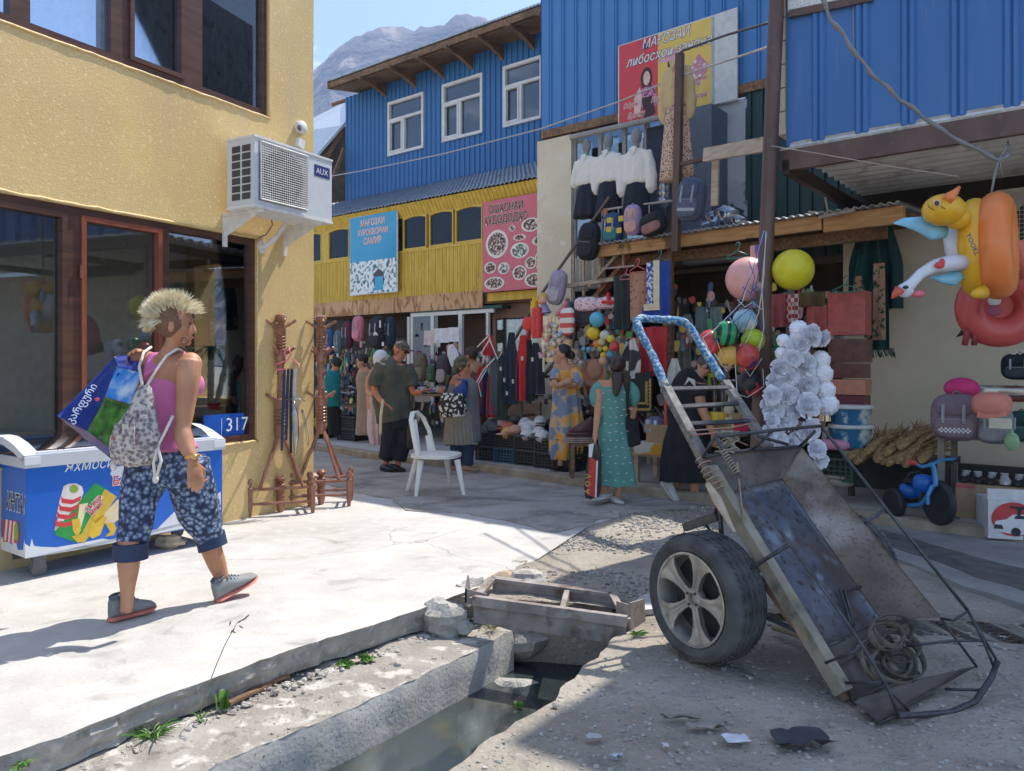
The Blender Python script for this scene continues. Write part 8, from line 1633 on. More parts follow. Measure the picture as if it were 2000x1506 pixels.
nm_=thing('ball_net','white and blue string net holding the balls at the pole','net',D(1450,780,dN));wm_,bm2=P((.62,.60,.56)),P((.05,.08,.35))
for i,(pts,b)in enumerate([([(1492,450),(1478,500),(1450,590),(1400,640),(1372,660)],0),([(1494,450),(1484,520),(1468,600),(1420,640),(1395,670)],1),([(1496,452),(1492,540),(1482,610),(1462,660),(1440,700)],0),([(1490,452),(1470,530),(1440,600),(1405,645)],1),([(1497,455),(1488,560),(1492,640),(1480,700)],0),([(1372,660),(1388,690),(1400,665),(1420,720),(1448,670),(1470,700),(1490,660)],0),([(1400,640),(1412,668),(1432,628),(1450,655),(1468,612),(1488,640)],1),([(1425,620),(1440,648),(1455,605),(1472,640)],0),([(1395,690),(1420,725),(1440,700),(1465,735),(1488,700)],0),([(1436,710),(1440,770),(1460,776),(1492,755),(1490,720)],0),([(1462,510),(1474,540),(1466,580),(1480,600)],1),([(1450,560),(1465,572),(1478,560),(1490,575)],1),([(1440,585),(1455,600),(1470,590),(1488,605)],0)]):
 m=MB();m.tube([D(x,y,dN-.17)for x,y in pts],.0035,4);part('string',m,bm2 if b else wm_,nm_)
m=MB();m.ball(D(1478,560,dN-.14),(.06,.03,.04));single('soft_toy',m,P((.42,.25,.22)),'small blue and brown toy hanging in the net strings','toy',smooth='all')
drape('swim_ring','pink and blue inflatable sheet hanging at the pole net',1466,480,1486,570,10.75,mat('pinkblue',(.62,.35,.32),(.10,.12,.35),scale=6,lo=.5,hi=.55),'toy',3,.02)
# ---------- white tulle roses on rods
rose_m=mat('white_tulle',(.78,.78,.84),(.90,.90,.95),scale=18,rough=.7);
def rose(c,r_,seed):
 t=thing('rose','rose','artificial flower',c);q=random.Random(seed);m=MB()
 for k_ in range(26):
  a=k_*2.4;rad=r_*(.15+.85*(k_/26)**.7);el_=.9-.9*k_/26;n_=V((math.cos(a)*math.cos(el_),-math.sin(el_)-.1,math.sin(a)*math.cos(el_))).normalized();tg=n_.cross(V((0,-1,0))).normalized();pts=[]
  for s_ in range(7):b=(s_/6-.5)*2.2;d_=(n_*math.cos(b*.6)+tg*math.sin(b*.6)).normalized();pts.append((V(c)+d_*rad*.40,V(c)+d_*rad*(1.05+.30*mnoise.noise(V((s_*1.9,k_,seed))))+V((0,-.50*r_*(1-k_/26)-.10*r_,0))))
  m.add([p for pr_ in pts for p in pr_],[(2*s_,2*s_+2,2*s_+3,2*s_+1)for s_ in range(6)])
 part('petals',m,rose_m,t,'all');m=MB();m.ball(c,r_*.45,10,8);part('core',m,rose_m,t,True);return t
def pom(c,r_):t=thing('rose','pom','artificial flower',c);m=MB();m.ball(c,r_,24,16,fn=lambda x:1+.10*mnoise.noise(x*9)+.10*mnoise.noise(x*23));part('tuft',m,rose_m,t);return t
R0,PM0=[rose(V((0,0,0)),.10,s_)for s_ in range(3)],pom(V((0,0,0)),.085);dR=6.0;ur=set()
rs=[(1580,655,1.0),(1560,675,1.0),(1568,712,1.05),(1572,752,1.1),(1574,793,1.1),(1578,838,1.0),(1520,720,1.0),(1512,748,.95),(1508,772,.8),(1536,770,.95),(1510,800,.9),(1534,818,1.0),(1505,820,.7),(1502,845,.8),(1520,860,.8),(1545,865,.8),(1592,878,.85),(1600,900,.7),(1497,790,.7),(1556,858,.7),(1548,700,.8),(1542,735,.8),(1548,800,.8),(1605,660,.7)]
for i,(x,y,s_)in enumerate(rs):
 col_='right rod' if x>1550 else 'left rod';k_=i%3;o=R0[k_];lab='white tulle rose on the %s, %s'%(col_,['topmost one','second from the top','third from the top','in the middle','big one under the middle','lowest but one','top one beside the pole','under the top one','small one by the pole','beside the right rod','fourth down','low wide one','tucked against the pole','near the cart frame','over the cart edge','just above the tray corner','hanging behind the tray corner','lowest, behind the tray','half hidden by the pole','between both rods at the bottom','upper one filling the gap between the rods','second one filling the gap between the rods','lower one filling the gap between the rods','small one by the case stack'][i])
 if k_ in ur:o=copy_tree(o)
 ur.add(k_);o['label']=lab;o['group']='white tulle roses';o.location=D(x,y,dR+.02*(i%4));o.scale=(s_,)*3;o.rotation_euler=(rr.uniform(-.4,.4),rr.uniform(0,6),rr.uniform(-.4,.4))
for i,(x,y,s_)in enumerate([(1560,645,.9),(1603,703,.85),(1606,730,.95),(1612,762,.9),(1616,790,1.0),(1530,665,.6),(1527,690,.6)]):
 o=PM0 if i==0 else copy_tree(PM0);o['label']='fluffy white tulle pompom %s'%['at the very top of the roses','right of the second rose','below the upper right pompom','right of the large rose','lowest on the right edge','small greyish one at the left rod top','small one below the greyish one'][i];o['group']='white tulle pompoms';o.location=D(x,y,dR+.08);o.scale=(s_,)*3
m=MB();m.tube([D(1540,640,dR+.1),D(1540,900,dR+.1)],.02,8);m.tube([D(1585,640,dR+.1),D(1590,920,dR+.1)],.015,8);single('flower_rod',m,P((.10,.06,.05)),'brown rods carrying the white tulle roses','rod')
# ---------- right part: boxes, scarf, swim rings
lea=plain('brown_leather',(.12,.04,.03),.35,v=.4)
for i,(x0,y0,x1,y1,mt,lab)in enumerate([(1617,655,1690,571,plain('red_satin',(.42,.085,.07),.4,v=.2),'open red satin box hanging under the green hanger'),(1617,708,1692,663,lea,'dark brown leather case under the red box'),(1620,738,1688,710,lea,'second brown leather case, lower'),(1622,770,1690,741,plain('copper_case',(.50,.20,.13),.4),'copper coloured case in the stack'),(1626,796,1688,772,plain('maroon_case',(.14,.02,.03),.4),'maroon case at the bottom of the stack')]):
 a,b=T(x0,y0,11.8),T(x1,y0,11.8);m=MB();h=(T(x0,y1,11.8)-a).z;m.obox(a,FU*(b-a).length,-FN*.22,UP*h);single('case',m,mt,lab,'case')
hanger(1652,566,11.7,50,(.02,.20,.15),'green hanger holding the red satin box')
drape('coat','dark blue green coat hung on the beige wall',1660,440,1762,610,13.3,P((.012,.045,.05),.9),'coat',7,.05,top=.55,th=.06)
grs=plain('green_wool',(.01,.06,.05),.95);flo=mat('flower_border',(.42,.20,.12),(.05,.06,.04),scale=22,lo=.45,hi=.6,rough=.95,c3=(.35,.28,.16),detail=3)
sc_=thing('scarf','green scarf with orange flowered border and fringe hung over the coat','scarf',T(1710,700,12.8))
drape('cloth','',1665,500,1700,620,12.95,grs,'',3,.03,top=.3,parent=sc_,th=.03);drape('cloth','',1695,500,1735,685,12.9,grs,'',4,.03,top=.25,parent=sc_,th=.03,flare=1.1)
drape('flower_band','',1666,540,1688,588,12.82,flo,'',2,.02,parent=sc_,th=.01,top=.5);drape('flower_band','',1706,515,1728,665,12.75,flo,'',2,.02,parent=sc_,th=.01,flare=1.2);drape('flower_band','',1688,600,1700,660,12.82,flo,'',2,.02,parent=sc_,th=.01)
m=MB()
for j in range(26):p=T(1695+j*2.0,680,12.88);m.tube([p,p-UP*(.07+.03*rr.random())+FU*rr.uniform(0,.04)],.004,4)
part('fringe',m,grs,sc_,kind='stuff')
dD=5.2
rubO,rubY=plain('orange_vinyl',(.80,.22,.05),.3,v=.03),plain('yellow_vinyl',(.78,.42,.02),.3,v=.03)
def ringmesh(c,R1,r1,n_,sq_=1.0,xs_=1.0,seg=40,wr=.0):
 n_=V(n_).normalized();x=(UP-n_*UP.dot(n_)).normalized();y=n_.cross(x);m=MB();pts=[c+x*(R1*math.cos(a)*xs_)+y*(R1*math.sin(a))for a in[k_*6.2832/seg for k_ in range(seg)]];m.tube(pts,[r1*(1+wr*math.sin(k_*2.7))for k_ in range(seg)],16,closed=True,ref=n_);return m
dk_=thing('duck_ring','orange and yellow duck shaped swim ring hanging upside down on a string','swim ring',D(1900,560,dD))
nr=V((.78,-.62,.02));c0=D(1932,482,dD+.05)
m=ringmesh(c0+nr.normalized()*.05,.205,.105,nr,xs_=1.28,wr=.02);part('orange_tube',m,rubO,dk_,'all');m=ringmesh(c0-nr.normalized()*.075,.20,.088,nr,xs_=1.27,wr=.03);part('yellow_tube',m,rubY,dk_,'all')
m=MB();m.ball(D(1843,410,dD-.12),(.135,.12,.105),24,16);m.ball(D(1870,425,dD-.1),(.08,.08,.08));part('head',m,rubY,dk_,'all')
m=MB();m.tube([D(1848,392,dD-.22),D(1855,385,dD-.22),D(1866,375,dD-.22),D(1874,365,dD-.22)],[.035,.035,.022,.010],12);part('beak',m,rubO,dk_,'all')
for nm2,rr_,mt,off in(('eye_white',.022,P((.75,.7,.6)),0),('eye',.017,P((.10,.04,.02)),.006)):m=MB();m.ball(D(1830,397,dD-.235-off),(rr_,.006,rr_));part(nm2,m,mt,dk_,True)
m=MB();m.tube([D(1812,398,dD-.21),D(1815,405,dD-.215),D(1824,410,dD-.225)],.003,5);m.tube([D(1838,403,dD-.235),D(1846,408,dD-.23)],.0025,5);part('smile',m,P((.12,.05,.02)),dk_)
m=MB();m.tube([D(1920,570,dD-.12),D(1903,575,dD-.14),D(1898,578,dD-.14)],[.05,.03,.012],10);part('tail',m,rubY,dk_,'all')
m=MB()
for a,b in((1940,450),(1952,450)):m.tube([D(a,b,dD-.16),D(a+4,b+12,dD-.17),D(a+8,b+32,dD-.17),D(a+4,b+34,dD-.17),D(a-1,b+14,dD-.17),D(a,b,dD-.16)],.003,5)
part('handle',m,P((.62,.28,.12)),dk_);m=MB();Ub=(D(1902,492,5)-D(1886,456,5)).normalized();m.text('YOOKL',D(1886,458,dD-.235),Ub,V((.9,0,.35)),.045,.001,offset=.02);part('letters',m,P((.03,.08,.18)),dk_)
sw=thing('swan_ring','white swan shaped swim ring with pale blue wings behind the duck ring','swim ring',D(1800,580,dD));whv=plain('white_vinyl',(.66,.68,.72),.3,v=.03)
m=MB();m.tube([D(1858,440,dD+.1),D(1875,480,dD+.08),D(1890,520,dD+.05),D(1898,535,dD+.05)],[.06,.10,.10,.06],16);part('ring_body',m,whv,sw,'all')
m=MB();m.tube([D(1885,512,dD-.05),D(1855,514,dD-.1),D(1825,520,dD-.1),D(1798,535,dD-.1),D(1782,552,dD-.1),D(1768,566,dD-.1),D(1760,570,dD-.1)],[.055,.055,.045,.035,.034,.048,.04],14);m.ball(D(1768,567,dD-.1),(.055,.045,.05));part('neck_and_head',m,whv,sw,'all')
m=MB();m.tube([D(1757,566,dD-.12),D(1748,575,dD-.12),D(1742,583,dD-.12)],[.035,.022,.006],10);part('beak',m,P((.62,.10,.05),.3),sw,'all');m=MB();m.ball(D(1794,574,dD-.1),(.045,.03,.025));part('pink_bill',m,P((.72,.16,.20),.3),sw,'all');m=MB();m.ball(D(1769,561,dD-.145),(.02,.008,.012));part('eye',m,P((.02,.02,.02),.2),sw)
m=MB();m.ball(D(1835,518,dD-.155),(.035,.006,.022));m.ball(D(1840,512,dD-.155),(.02,.006,.025));part('red_bow_print',m,P((.60,.04,.03),.3),sw)
blv=plain('pale_blue_vinyl',(.25,.58,.78),.3,v=.1);m=MB();m.tube([D(1848,450,dD),D(1822,450,dD),D(1796,438,dD),D(1765,434,dD),D(1746,436,dD)],[.05,.07,.055,.03,.006],12,ry=[.03,.04,.03,.015,.004],ref=UP);part('wing',m,blv,sw,'all');m=MB();m.tube([D(1878,530,dD-.02),D(1860,545,dD-.02),D(1838,545,dD-.02),D(1820,542,dD-.02)],[.05,.05,.03,.008],10,ry=.02,ref=UP);part('wing',m,blv,sw,'all')
rg=thing('red_ring','round red swim seat hanging behind the duck ring on the beige wall','swim ring',D(1950,600,5.6));m=MB();nrm=V((-.3,-.9,-.15));m=ringmesh(D(1955,598,5.75),.20,.11,nrm);part('tube',m,plain('red_vinyl',(.55,.09,.08),.35,v=.03),rg,'all');m=MB();m.lathe(D(1955,598,5.78),[(0,0),(.2,0),(.2,.02),(0,.02)],24,nrm);part('seat',m,MATS['red_vinyl'],rg,True)
m=MB();m.ball(D(1942,588,5.60),(.05,.01,.035));part('white_patch',m,P((.5,.48,.42)),rg,True);m=MB();m.ball(D(1942,606,5.60),(.055,.01,.045));part('dark_patch',m,P((.25,.05,.09)),rg,True);m=MB();m.tube([D(1990,470,5.5),D(1996,500,5.5),D(2010,540,5.5)],[.05,.08,.06],12);part('coral_tube',m,P((.72,.20,.13),.35),rg,'all')
pg=thing('toy_bird','black and white soft toy bird with dark red wings below the red ring','toy',D(1915,670,5.9));m=MB();m.tube([D(1880,650,5.9),D(1892,638,5.9),D(1915,650,5.9),D(1950,655,5.9)],[.02,.06,.08,.05],12);part('body',m,P((.03,.035,.04)),pg,'all')
for x in(1888,1906):m=MB();m.tube([D(x+4,640,5.8),D(x,655,5.78),D(x-4,674,5.8)],[.03,.04,.025],10,ry=.02);part('wing',m,P((.30,.04,.05)),pg,'all')
m=MB();m.tube([D(1932,660,5.85),D(1948,665,5.85)],[.05,.04],10);part('belly',m,P((.45,.45,.42)),pg,'all');m=MB();m.tube([D(1880,650,5.9),D(1868,658,5.9)],[.02,.003],8);part('beak',m,P((.02,.02,.02)),pg,True)
# rucksacks and caps at the right
backpack(1868,815,88,92,11.1,(.20,.14,.16),(.22,.155,.175),'mauve rucksack with checked trim standing on the board table',check=True)
backpack(1942,830,66,74,11.1,(.22,.22,.23),(.25,.25,.26),'grey rucksack with pale label standing under a coral cap',flap=True)
backpack(1990,716,60,52,12.2,(.012,.02,.028),(.03,.05,.06),'black school rucksack hanging at the beige wall edge');m=MB();m.text('CAPTAIN',T(1972,692,11.6),FU,UP,.05,.001,offset=.03);single('print',m,P((.6,.6,.6)),'white lettering on the black school rucksack','print')
backpack(1995,832,44,60,11.2,(.01,.05,.04),(.03,.09,.08),'dark green edged rucksack at the far end of the board table');backpack(1985,770,60,30,11.9,(.35,.07,.06),(.3,.06,.05),'red bag peeking over the plastic film',strap=False)
simple('cap','coral cap lying over the grey rucksack','cap',plain('coral_cloth',(.62,.22,.16),.9),lambda m:(sball(m,T(1937,790,10.7),(.13,.10,.09),FB,3),m.prism([T(x,y,10.6)for x,y in((1908,815),(1912,800),(1965,802),(1968,812),(1935,806+12))],FN*.02)))
simple('cap','pink cap behind the mauve rucksack','cap',plain('pink_cloth',(.60,.04,.17),.9),lambda m:m.ball(T(1878,758,11.3),(.13,.12,.085),16,12,FB));simple('label_patch','pale square patch on the grey rucksack','patch',P((.55,.50,.38)),lambda m:m.obox(T(1932,836,10.55),FU*.14,FN*.01,UP*.075),smooth=False)
simple('film','folded clear plastic film behind the rucksacks','plastic',glassmat('clear_film',(.80,.78,.70),.18,.2),lambda m:sball(m,T(1955,765,11.5),(.26,.03,.05),FB,4));simple('hand_gel','clear green edged bottle holder hanging off the table','bottle',P((.25,.42,.22),.3),lambda m:(m.ball(T(1976,862,10.9),(.05,.02,.07),14,10,FB),m.lathe(T(1976,850,10.9),[(.012,0),(.012,.04),(0,.04)],8)))
# buckets, pan, basket
for i,(y,lab)in enumerate(((872,'lower seaside printed plastic bucket with white lid'),(834,'upper seaside printed plastic bucket with white lid'))):
 c=T(1662,y,11.7);t=thing('bucket',lab,'bucket',c,'printed buckets stacked by the wall');m=MB();m.lathe(c,[(0,0),(.15,0),(.175,.17),(0,.17)],24);part('tub',m,mat('seaside_print_%d'%i,(.02,.14,.28),(.55,.55,.5),scale=7,lo=.5,hi=.6,c3=(.12,.32,.45),rough=.35),t,True);m=MB();m.lathe(c+UP*.17,[(.19,0),(.195,.015),(.185,.03),(0,.03)],24);part('lid',m,P((.68,.68,.66),.4),t,True)
 m=MB();m.tube([c+UP*.16-FU*.18+FN*.02,c+UP*.09+FN*.19-FU*.05,c+UP*.16+FU*.15+FN*.08],.006,6);part('handle',m,P((.02,.15,.3)),t,True)
simple('steel_mug','shiny steel mug beside the upper bucket','mug',plain('bright_steel',(.55,.50,.42),.12,1.0),lambda m:m.lathe(T(1612,822,11.5),[(0,0),(.07,0),(.07,.15),(.066,.15),(.06,.01)],20))
crate(T(1634,935,11.7),.34,.3,.20,(.02,.06,.04),'dark green crate beside the brooms with pink bags on top','plastic crates along the walk');simple('bag','pink flowered plastic bag on the green crate','bag',plain('pinkplastic',(.60,.25,.36),.5),lambda m:sball(m,T(1632,868,11.5),(.13,.08,.05),FB,3));simple('bag','dull grey pink bundle right of the pink bag','bag',P((.26,.16,.18)),lambda m:m.ball(T(1660,868,11.6),(.10,.08,.06)))
# straw brooms: one object each
straw=mat('broom_straw',(.24,.14,.06),(.48,.32,.15),scale=40,stretch=(1,1,1),rough=.9)
def broom(a,b,r1,label,seed):
 t=thing('straw_broom',label,'broom',a,'straw brooms heaped on the low table');d=(b-a);L_=d.length;d.normalize();m=MB();m.tube([a,a+d*.02,a+d*L_*.45,a+d*L_*.55],[r1*.9,r1,r1*.85,r1*.9],10);part('grip',m,straw,t,True);m=MB()
 q=random.Random(seed);s1=d.cross(UP).normalized();s2=d.cross(s1)
 for k_ in range(34):e=(s1*q.uniform(-1,1)*.16+s2*q.uniform(-1,1)*.07);m.tube([a+d*L_*.50+e*.12,a+d*L_*.8+e*.6,b+e+d*q.uniform(-.06,.04)],[.006,.005,.002],4)
 part('bristles',m,straw,t,kind='stuff');m=MB()
 for f2 in(.12,.25,.40):c=a+d*L_*f2;m.tube([c+s1*r1*math.cos(w_)*1.03+s2*r1*math.sin(w_)*1.03 for w_ in[z_*.785 for z_ in range(8)]],.003,4,closed=True)
 part('binding',m,P((.30,.2,.1)),t,kind='stuff');return t
bl_=[((1658,893),(1730,850)),((1672,901),(1740,858)),((1686,888),(1760,845)),((1695,880),(1745,842)),((1713,893),(1735,840)),((1722,902),(1800,850)),((1733,905),(1810,850)),((1730,885),(1790,838)),((1758,872),(1815,832)),((1752,900),(1820,845)),((1767,907),(1830,860)),((1770,895),(1822,842)),((1712,898),(1770,850)),((1800,898),(1835,868))]
lb=['outermost at the left end','second from the left end','third, slightly higher','short thick one on the third','steep one with wide bristles','lowest in the middle','next to the lowest middle one','middle one in the upper layer','highest one','right of the middle pair','lowest by the tricycle bar','upper one near the mauve rucksack','tucked under the steep one','last at the right end']
for i,(a,b)in enumerate(bl_):broom(T(a[0],a[1],11.35+.03*(i%3)),T(b[0],b[1],12.1+.05*(i%3)),.036,'straw broom, '+lb[i],i)
# tricycle
dT=6.15;tri=thing('tricycle','blue child tricycle parked under the broom table','tricycle',G(1790,1015));bm3,ty3=plain('trike_blue',(.01,.12,.45),.3),P((.02,.02,.024),.6);lb3=plain('trike_light_blue',(.05,.24,.50),.35)
def twheel(c,R1,wd,ax,nm_='wheel'):
 m=MB();ax=V(ax).normalized();m.lathe(c-ax*wd/2,[(R1*.55,0),(R1*.9,-.004),(R1,wd*.2),(R1,wd*.8),(R1*.9,wd+.004),(R1*.55,wd)],28,ax);w_=part(nm_,m,ty3,tri,True);m=MB();m.lathe(c-ax*wd*.45,[(0,0),(R1*.58,0),(R1*.62,wd*.45),(R1*.58,wd*.9),(0,wd*.9)],24,ax);part('rim',m,bm3,w_,True)
axt=V((.72,-.30,0));fwc=D(1834,982,6.0);twheel(fwc,.175,.05,V((.9,-.35,0)).cross(UP)*1 if False else V((.93,.15,0)));twheel(D(1746,983,6.35),.125,.05,V((.93,.15,0)));twheel(D(1770,972,6.75),.125,.05,V((.93,.15,0)))
m=MB();m.tube([D(1812,985,5.98),D(1812,968,5.98),D(1820,950,5.98),D(1832,946,5.98),D(1842,952,6.0),D(1846,985,6.0)],.016,8);m.tube([D(1828,948,5.98),D(1824,915,6.0),D(1817,905,6.0)],.02,10);part('fork',m,lb3,tri,True);m=MB();m.tube([D(1787,905,5.8),D(1800,912,5.85),D(1818,908,6.0),D(1840,898,6.1),D(1866,897,6.2)],.013,8);part('handlebar',m,lb3,tri,True)
m=MB();m.tube([D(1850,898,6.16),D(1872,898,6.22)],.018,8);part('grip',m,ty3,tri,True);m=MB();m.tube([D(1776,902,5.78),D(1788,905,5.8)],.018,8);part('grip',m,P((.55,.06,.05)),tri,True);m=MB();m.tube([D(1824,950,6.0),D(1800,985,6.15),D(1765,988,6.3)],.018,8);part('frame_bar',m,lb3,tri,True)
m=MB();sball(m,D(1803,944,6.1),(.075,.06,.07),FB,3);part('front_basket',m,bm3,tri,'all');m=MB();sball(m,D(1778,958,6.35),(.085,.10,.065),FB,3);part('rear_tub',m,bm3,tri,'all');m=MB();m.ball(D(1785,940,6.3),(.08,.10,.02));m.tube([D(1770,940,6.35),D(1775,925,6.38),D(1795,922,6.38),D(1808,932,6.3)],.012,7);part('seat',m,ty3,tri,'all');m=MB();m.obox(D(1862,1015,5.85),V((.05,0,0)),V((0,.03,0)),UP*.02);m.tube([fwc,D(1864,1012,5.87)],.006,5);part('pedal',m,ty3,tri)
# cardboard boxes with shoes
t=thing('cardboard_box','long brown cardboard box with red tape under the black shoes','box',G(1930,1040));a=G(1866,1034,.0);a.z=.03;m=MB();hb_=(1034-951)/FOC*a.y;m.obox(a,FU*1.1,-FN*.45,UP*hb_);part('carton',m,MATS['kraft'],t);m=MB();m.obox(a+FN*.003+UP*(hb_-.03),FU*.14,FN*.001,UP*.026);m.obox(a+FN*.003+UP*.005,FU*.09,FN*.001,UP*.03);part('tape',m,P((.52,.10,.09)),t)
for j in range(8):
 kd_=0 if j in(3,)else 1;p=a+UP*(hb_+.004)+FU*(.045+.062*j*1.5-.0)-FN*(.16);put_shoe(kd_,p,math.atan2(FN.y,FN.x)+.15*(j%2),'%s school shoe, number %s from the tricycle end of the box'%(spn[kd_],['one','two','three','four','five','six','seven','eight'][j]),'shoes displayed on the cardboard box',0,.85)
t=thing('toy_car_box','white carton printed with a red disc and white toy car','box',G(1960,1062));a=G(1930,1060,.0);a.z=.035;ee=V((.93,-.28,0)).normalized();nn_=V((ee.y,-ee.x,0));nn_=nn_ if nn_.y<0 else-nn_;hb_=(1060-985)/FOC*a.y;m=MB();m.obox(a,ee*.55,-nn_*.3,UP*hb_);m.obox(a-nn_*.02+UP*(hb_+.001),ee*.5,-nn_*.01,UP*.08);part('carton',m,P((.62,.60,.60),.7),t)
def bp2(u,z,n):return a+ee*u+UP*z+nn_*n
m=MB();m.prism([bp2(.17+.15*math.cos(w_),hb_*.52+hb_*.44*math.sin(w_),.002)for w_ in[k_*.2618 for k_ in range(24)]],nn_*.001);part('red_disc',m,P((.50,.05,.05),.5),t)
m=MB();m.prism([bp2(u,z*hb_,.004)for u,z in((.03,.30),(.05,.46),(.12,.52),(.16,.64),(.26,.66),(.34,.50),(.34,.22),(.20,.12),(.05,.20))],nn_*.001);part('car_print',m,P((.66,.64,.64),.5),t);m=MB()
for u,z,r_ in((.18,.20,.032),(.32,.22,.03)):m.prism([bp2(u+r_*math.cos(w_),z*hb_+r_*math.sin(w_),.006)for w_ in[k_*.449 for k_ in range(14)]],nn_*.001)
m.prism([bp2(u,z*hb_,.006)for u,z in((.035,.26),(.04,.38),(.09,.36),(.10,.26))],nn_*.001);m.prism([bp2(u,z*hb_,.006)for u,z in((.17,.54),(.18,.62),(.25,.62),(.28,.54))],nn_*.001);m.prism([bp2(u,z*hb_,.006)for u,z in((.14,.86),(.14,.82),(.19,.79),(.19,.62),(.21,.62),(.22,.79),(.28,.82),(.28,.86))],nn_*.001);part('dark_print',m,P((.03,.03,.035)),t)
# dark board behind trike & cloth bundles
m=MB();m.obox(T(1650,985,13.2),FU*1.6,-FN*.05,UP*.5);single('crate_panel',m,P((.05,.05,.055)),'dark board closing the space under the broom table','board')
simple('bundle','bundle of beige folded cloth on the floor beside the cart','cloth',P((.30,.25,.20),.9),lambda m:(sball(m,T(1635,940,11.6),(.14,.1,.05),FB,3),sball(m,T(1632,930,11.6),(.13,.1,.03),FB,3)))
# cloths between pole and the case stack
for i,(x0,y0,x1,y1,mt,lab)in enumerate([(1508,575,1540,640,P((.28,.06,.06)),'dull red cloth right of the pole'),(1538,575,1560,630,mat('tartan',(.40,.05,.05),(.6,.56,.5),scale=26,kind='checker'),'red and white tartan cloth'),(1560,572,1612,600,P((.10,.07,.02)),'black and gold edged cloth'),(1575,600,1618,660,P((.36,.08,.07)),'red lettered cloth behind the roses'),(1512,655,1525,720,P((.0,.20,.06)),'bright green plastic sheet behind the pole')]):drape('cloth',lab,x0,y0,x1,y1,11.9,mt,'cloth',3,.03,seed=i,th=.04)
# ---------- balcony: dummies and bags
wb,bk2=plain('white_blouse',(.74,.71,.64),.85,v=.03),P((.014,.018,.03),.9)
def dummy(px,py,s_,C,blouse,skirt_m,lab,hem,long=False,sleeve=1.0,wx=1.0):
 k=pxs(C,px)*s_;t=thing('dummy',lab,'mannequin',T(px,hem,C),None);c=T(px,py,C)
 def q(x,y,n=0):return c+FU*(x*k*wx)+UP*(-y*k)+FN*(n*k)
 m=MB();m.ball(q(0,12),(9*k,9*k,14*k),14,10,(FU,FN,UP));m.tube([q(0,22),q(0,38)],[5*k,6*k],10);None if long else part('head',m,P((.22,.22,.22),.5),t,True)
 m=MB();m.tube([q(0,32),q(0,38),q(0,50),q(0,70),q(0,84),q(0,90)],[x_*k*wx for x_ in(8,20,23,22,22,17)],18,ry=[x_*k*wx for x_ in(6,11,13,13,13,11)],ref=FU)
 for e in(-1,1):m.tube([q(e*19,40),q(e*25,60),q(e*28,84),q(e*27,100*sleeve),q(e*26,108*sleeve)],[x_*k*wx for x_ in(8,9,9.5,9,4)],10)
 part('blouse',remesh(m,.012,2,folds(.010,16,.5,px)),blouse,t,'all');m=MB();m.prism([q(-7,33,12),q(0,46,13),q(7,33,12),q(3,30,9),q(-3,30,9)],FN*.006);part('collar',m,blouse,t)
 rings=[];n=48;H_=(hem-py)/s_
 for i in range(9):
  f2=i/8;y=86+(H_-86)*f2;r_=(16+13*f2**.7)*(1.15 if long else 1)*wx;rings.append([q(0,y)+FU*(math.cos(a)*r_*k*(1+.06*f2*math.sin(8*a)))+FN*(math.sin(a)*r_*.62*k*(1+.16*f2*math.sin(8*a+1)))for a in[w_*6.2832/n for w_ in range(n)]])
 m=MB();m.loft(rings);part('skirt',m,skirt_m,t,'all')
dummy(1146,273,1.0,13.0,wb,bk2,'headed dummy in white blouse and black skirt, outermost by the cream pillar',425,sleeve=.85)
dummy(1188,263,1.05,12.95,wb,bk2,'middle dummy in white long sleeved blouse and black skirt',430);dummy(1243,252,1.2,12.85,wb,bk2,'tallest white bloused dummy, nearest the leopard skirt',445)
leo=mat('leopard_print',(.06,.035,.03),(.62,.42,.30),scale=42,kind='voronoi',lo=.30,hi=.40,rough=.85);dummy(1322,76,1.5,12.5,plain('camel_top',(.60,.44,.22),.85,v=.05),leo,'dummy in camel top and long leopard print skirt before the signboard',352,True,wx=.72)
drape('trousers','cream wide trousers hanging behind the stair rail',1122,505,1150,570,13.2,P((.62,.58,.50),.9),'trousers',5,.05,th=.06);drape('trousers','second pair of cream trousers nearer the post',1150,505,1180,565,13.25,P((.60,.57,.50),.9),'trousers',5,.05,th=.06,seed=3)
backpack(1150,472,46,74,12.5,(.012,.013,.018),(.015,.016,.02),'black rucksack hanging on the stair rail above the cream trousers',tiltx=-.15,strap=False);backpack(1197,446,42,60,12.55,(.02,.06,.14),(.03,.18,.20),'navy teal and yellow school bag on the balcony rail',flap=False)
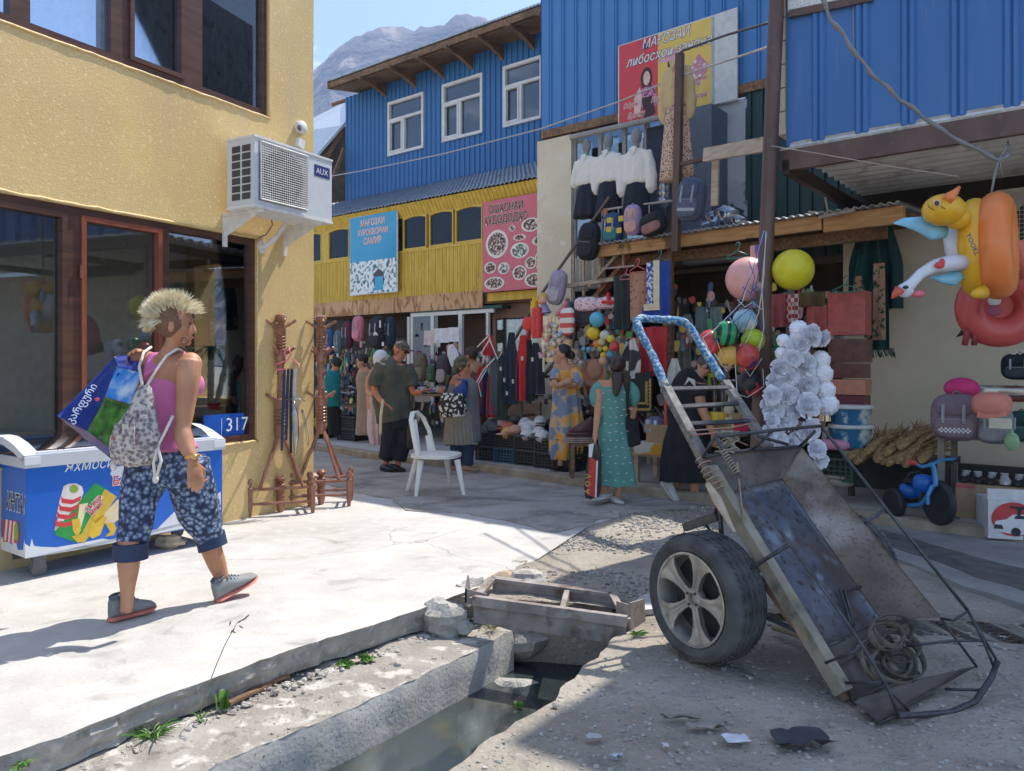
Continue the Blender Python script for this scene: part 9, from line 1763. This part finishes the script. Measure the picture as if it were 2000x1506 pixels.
simple('yellow_trim','yellow corners of the navy school bag','trim',P((.62,.42,.05)),lambda m:[m.cbox(T(x,y,11.95),FU*.06,FN*.01,UP*.06)for x,y in((1190,430),(1213,427),(1189,448),(1209,450))],smooth=False)
backpack(1236,430,36,60,12.4,(.36,.26,.44),(.62,.34,.28),'lilac satchel with peach pocket on the balcony rail',flap=True);backpack(1276,438,54,44,12.3,(.018,.018,.022),(.30,.14,.12),'black sling bag with dusky pink panels on the balcony rail',tiltx=.3,strap=False);backpack(1350,390,58,86,11.9,(.07,.09,.15),(.09,.11,.17),'large slate blue rucksack hung on the rusty post',check=True,tiltx=-.12)
simple('plastic_film','heap of clear plastic film on the porch roof','plastic',glassmat('film_heap',(.80,.84,.90),.22,.15),lambda m:[m.ball(T(x,y,12.9),(r_,r_,r_*.8),12,8,fn=lambda v:1+.4*mnoise.noise(v*3))for x,y,r_ in((1395,432,.14),(1420,425,.17),(1442,436,.12))]);simple('plastic_film','pale balls in clear film hanging below the leopard skirt','plastic',glassmat('film_roll',(.86,.88,.92),.25,.2),lambda m:[m.ball(T(1298,y,13.0),.09,10,8)for y in(365,378,392)])
for i,(x,y)in enumerate([(1395,449),(1432,444),(1425,448),(1470,438),(1560,430),(1612,425)]):m=MB();p=b0.lerp(b1,(x-1140)/610)+UP*.17-bn*.1;m.cbox(p,bd*.10,-bn*.08+UP*.01,UP*.01+bd*.01);single('scrap',m,P((.60,.62,.66),.4),'pale sheet scrap lying on the porch roof edge','scrap','scraps on the porch roof')
simple('stick_heap','grey sticks lying on the porch roof by the pole','sticks',P((.30,.28,.25)),lambda m:[m.beam(T(1580,415,12.3),T(1680,425,12.2),.04,.03),m.beam(T(1600,425,12.0),T(1670,410,12.0),.03,.03),m.beam(T(1618,420,12.2),T(1612,385,12.2),.02,.02,FN)],smooth=False)
for o in list(COL.objects):
 if o.get('category')in('cap','shoe')and o.get('label')in('cap','shoe'):
  for ch_ in list(o.children):bpy.data.objects.remove(ch_)
  bpy.data.objects.remove(o)
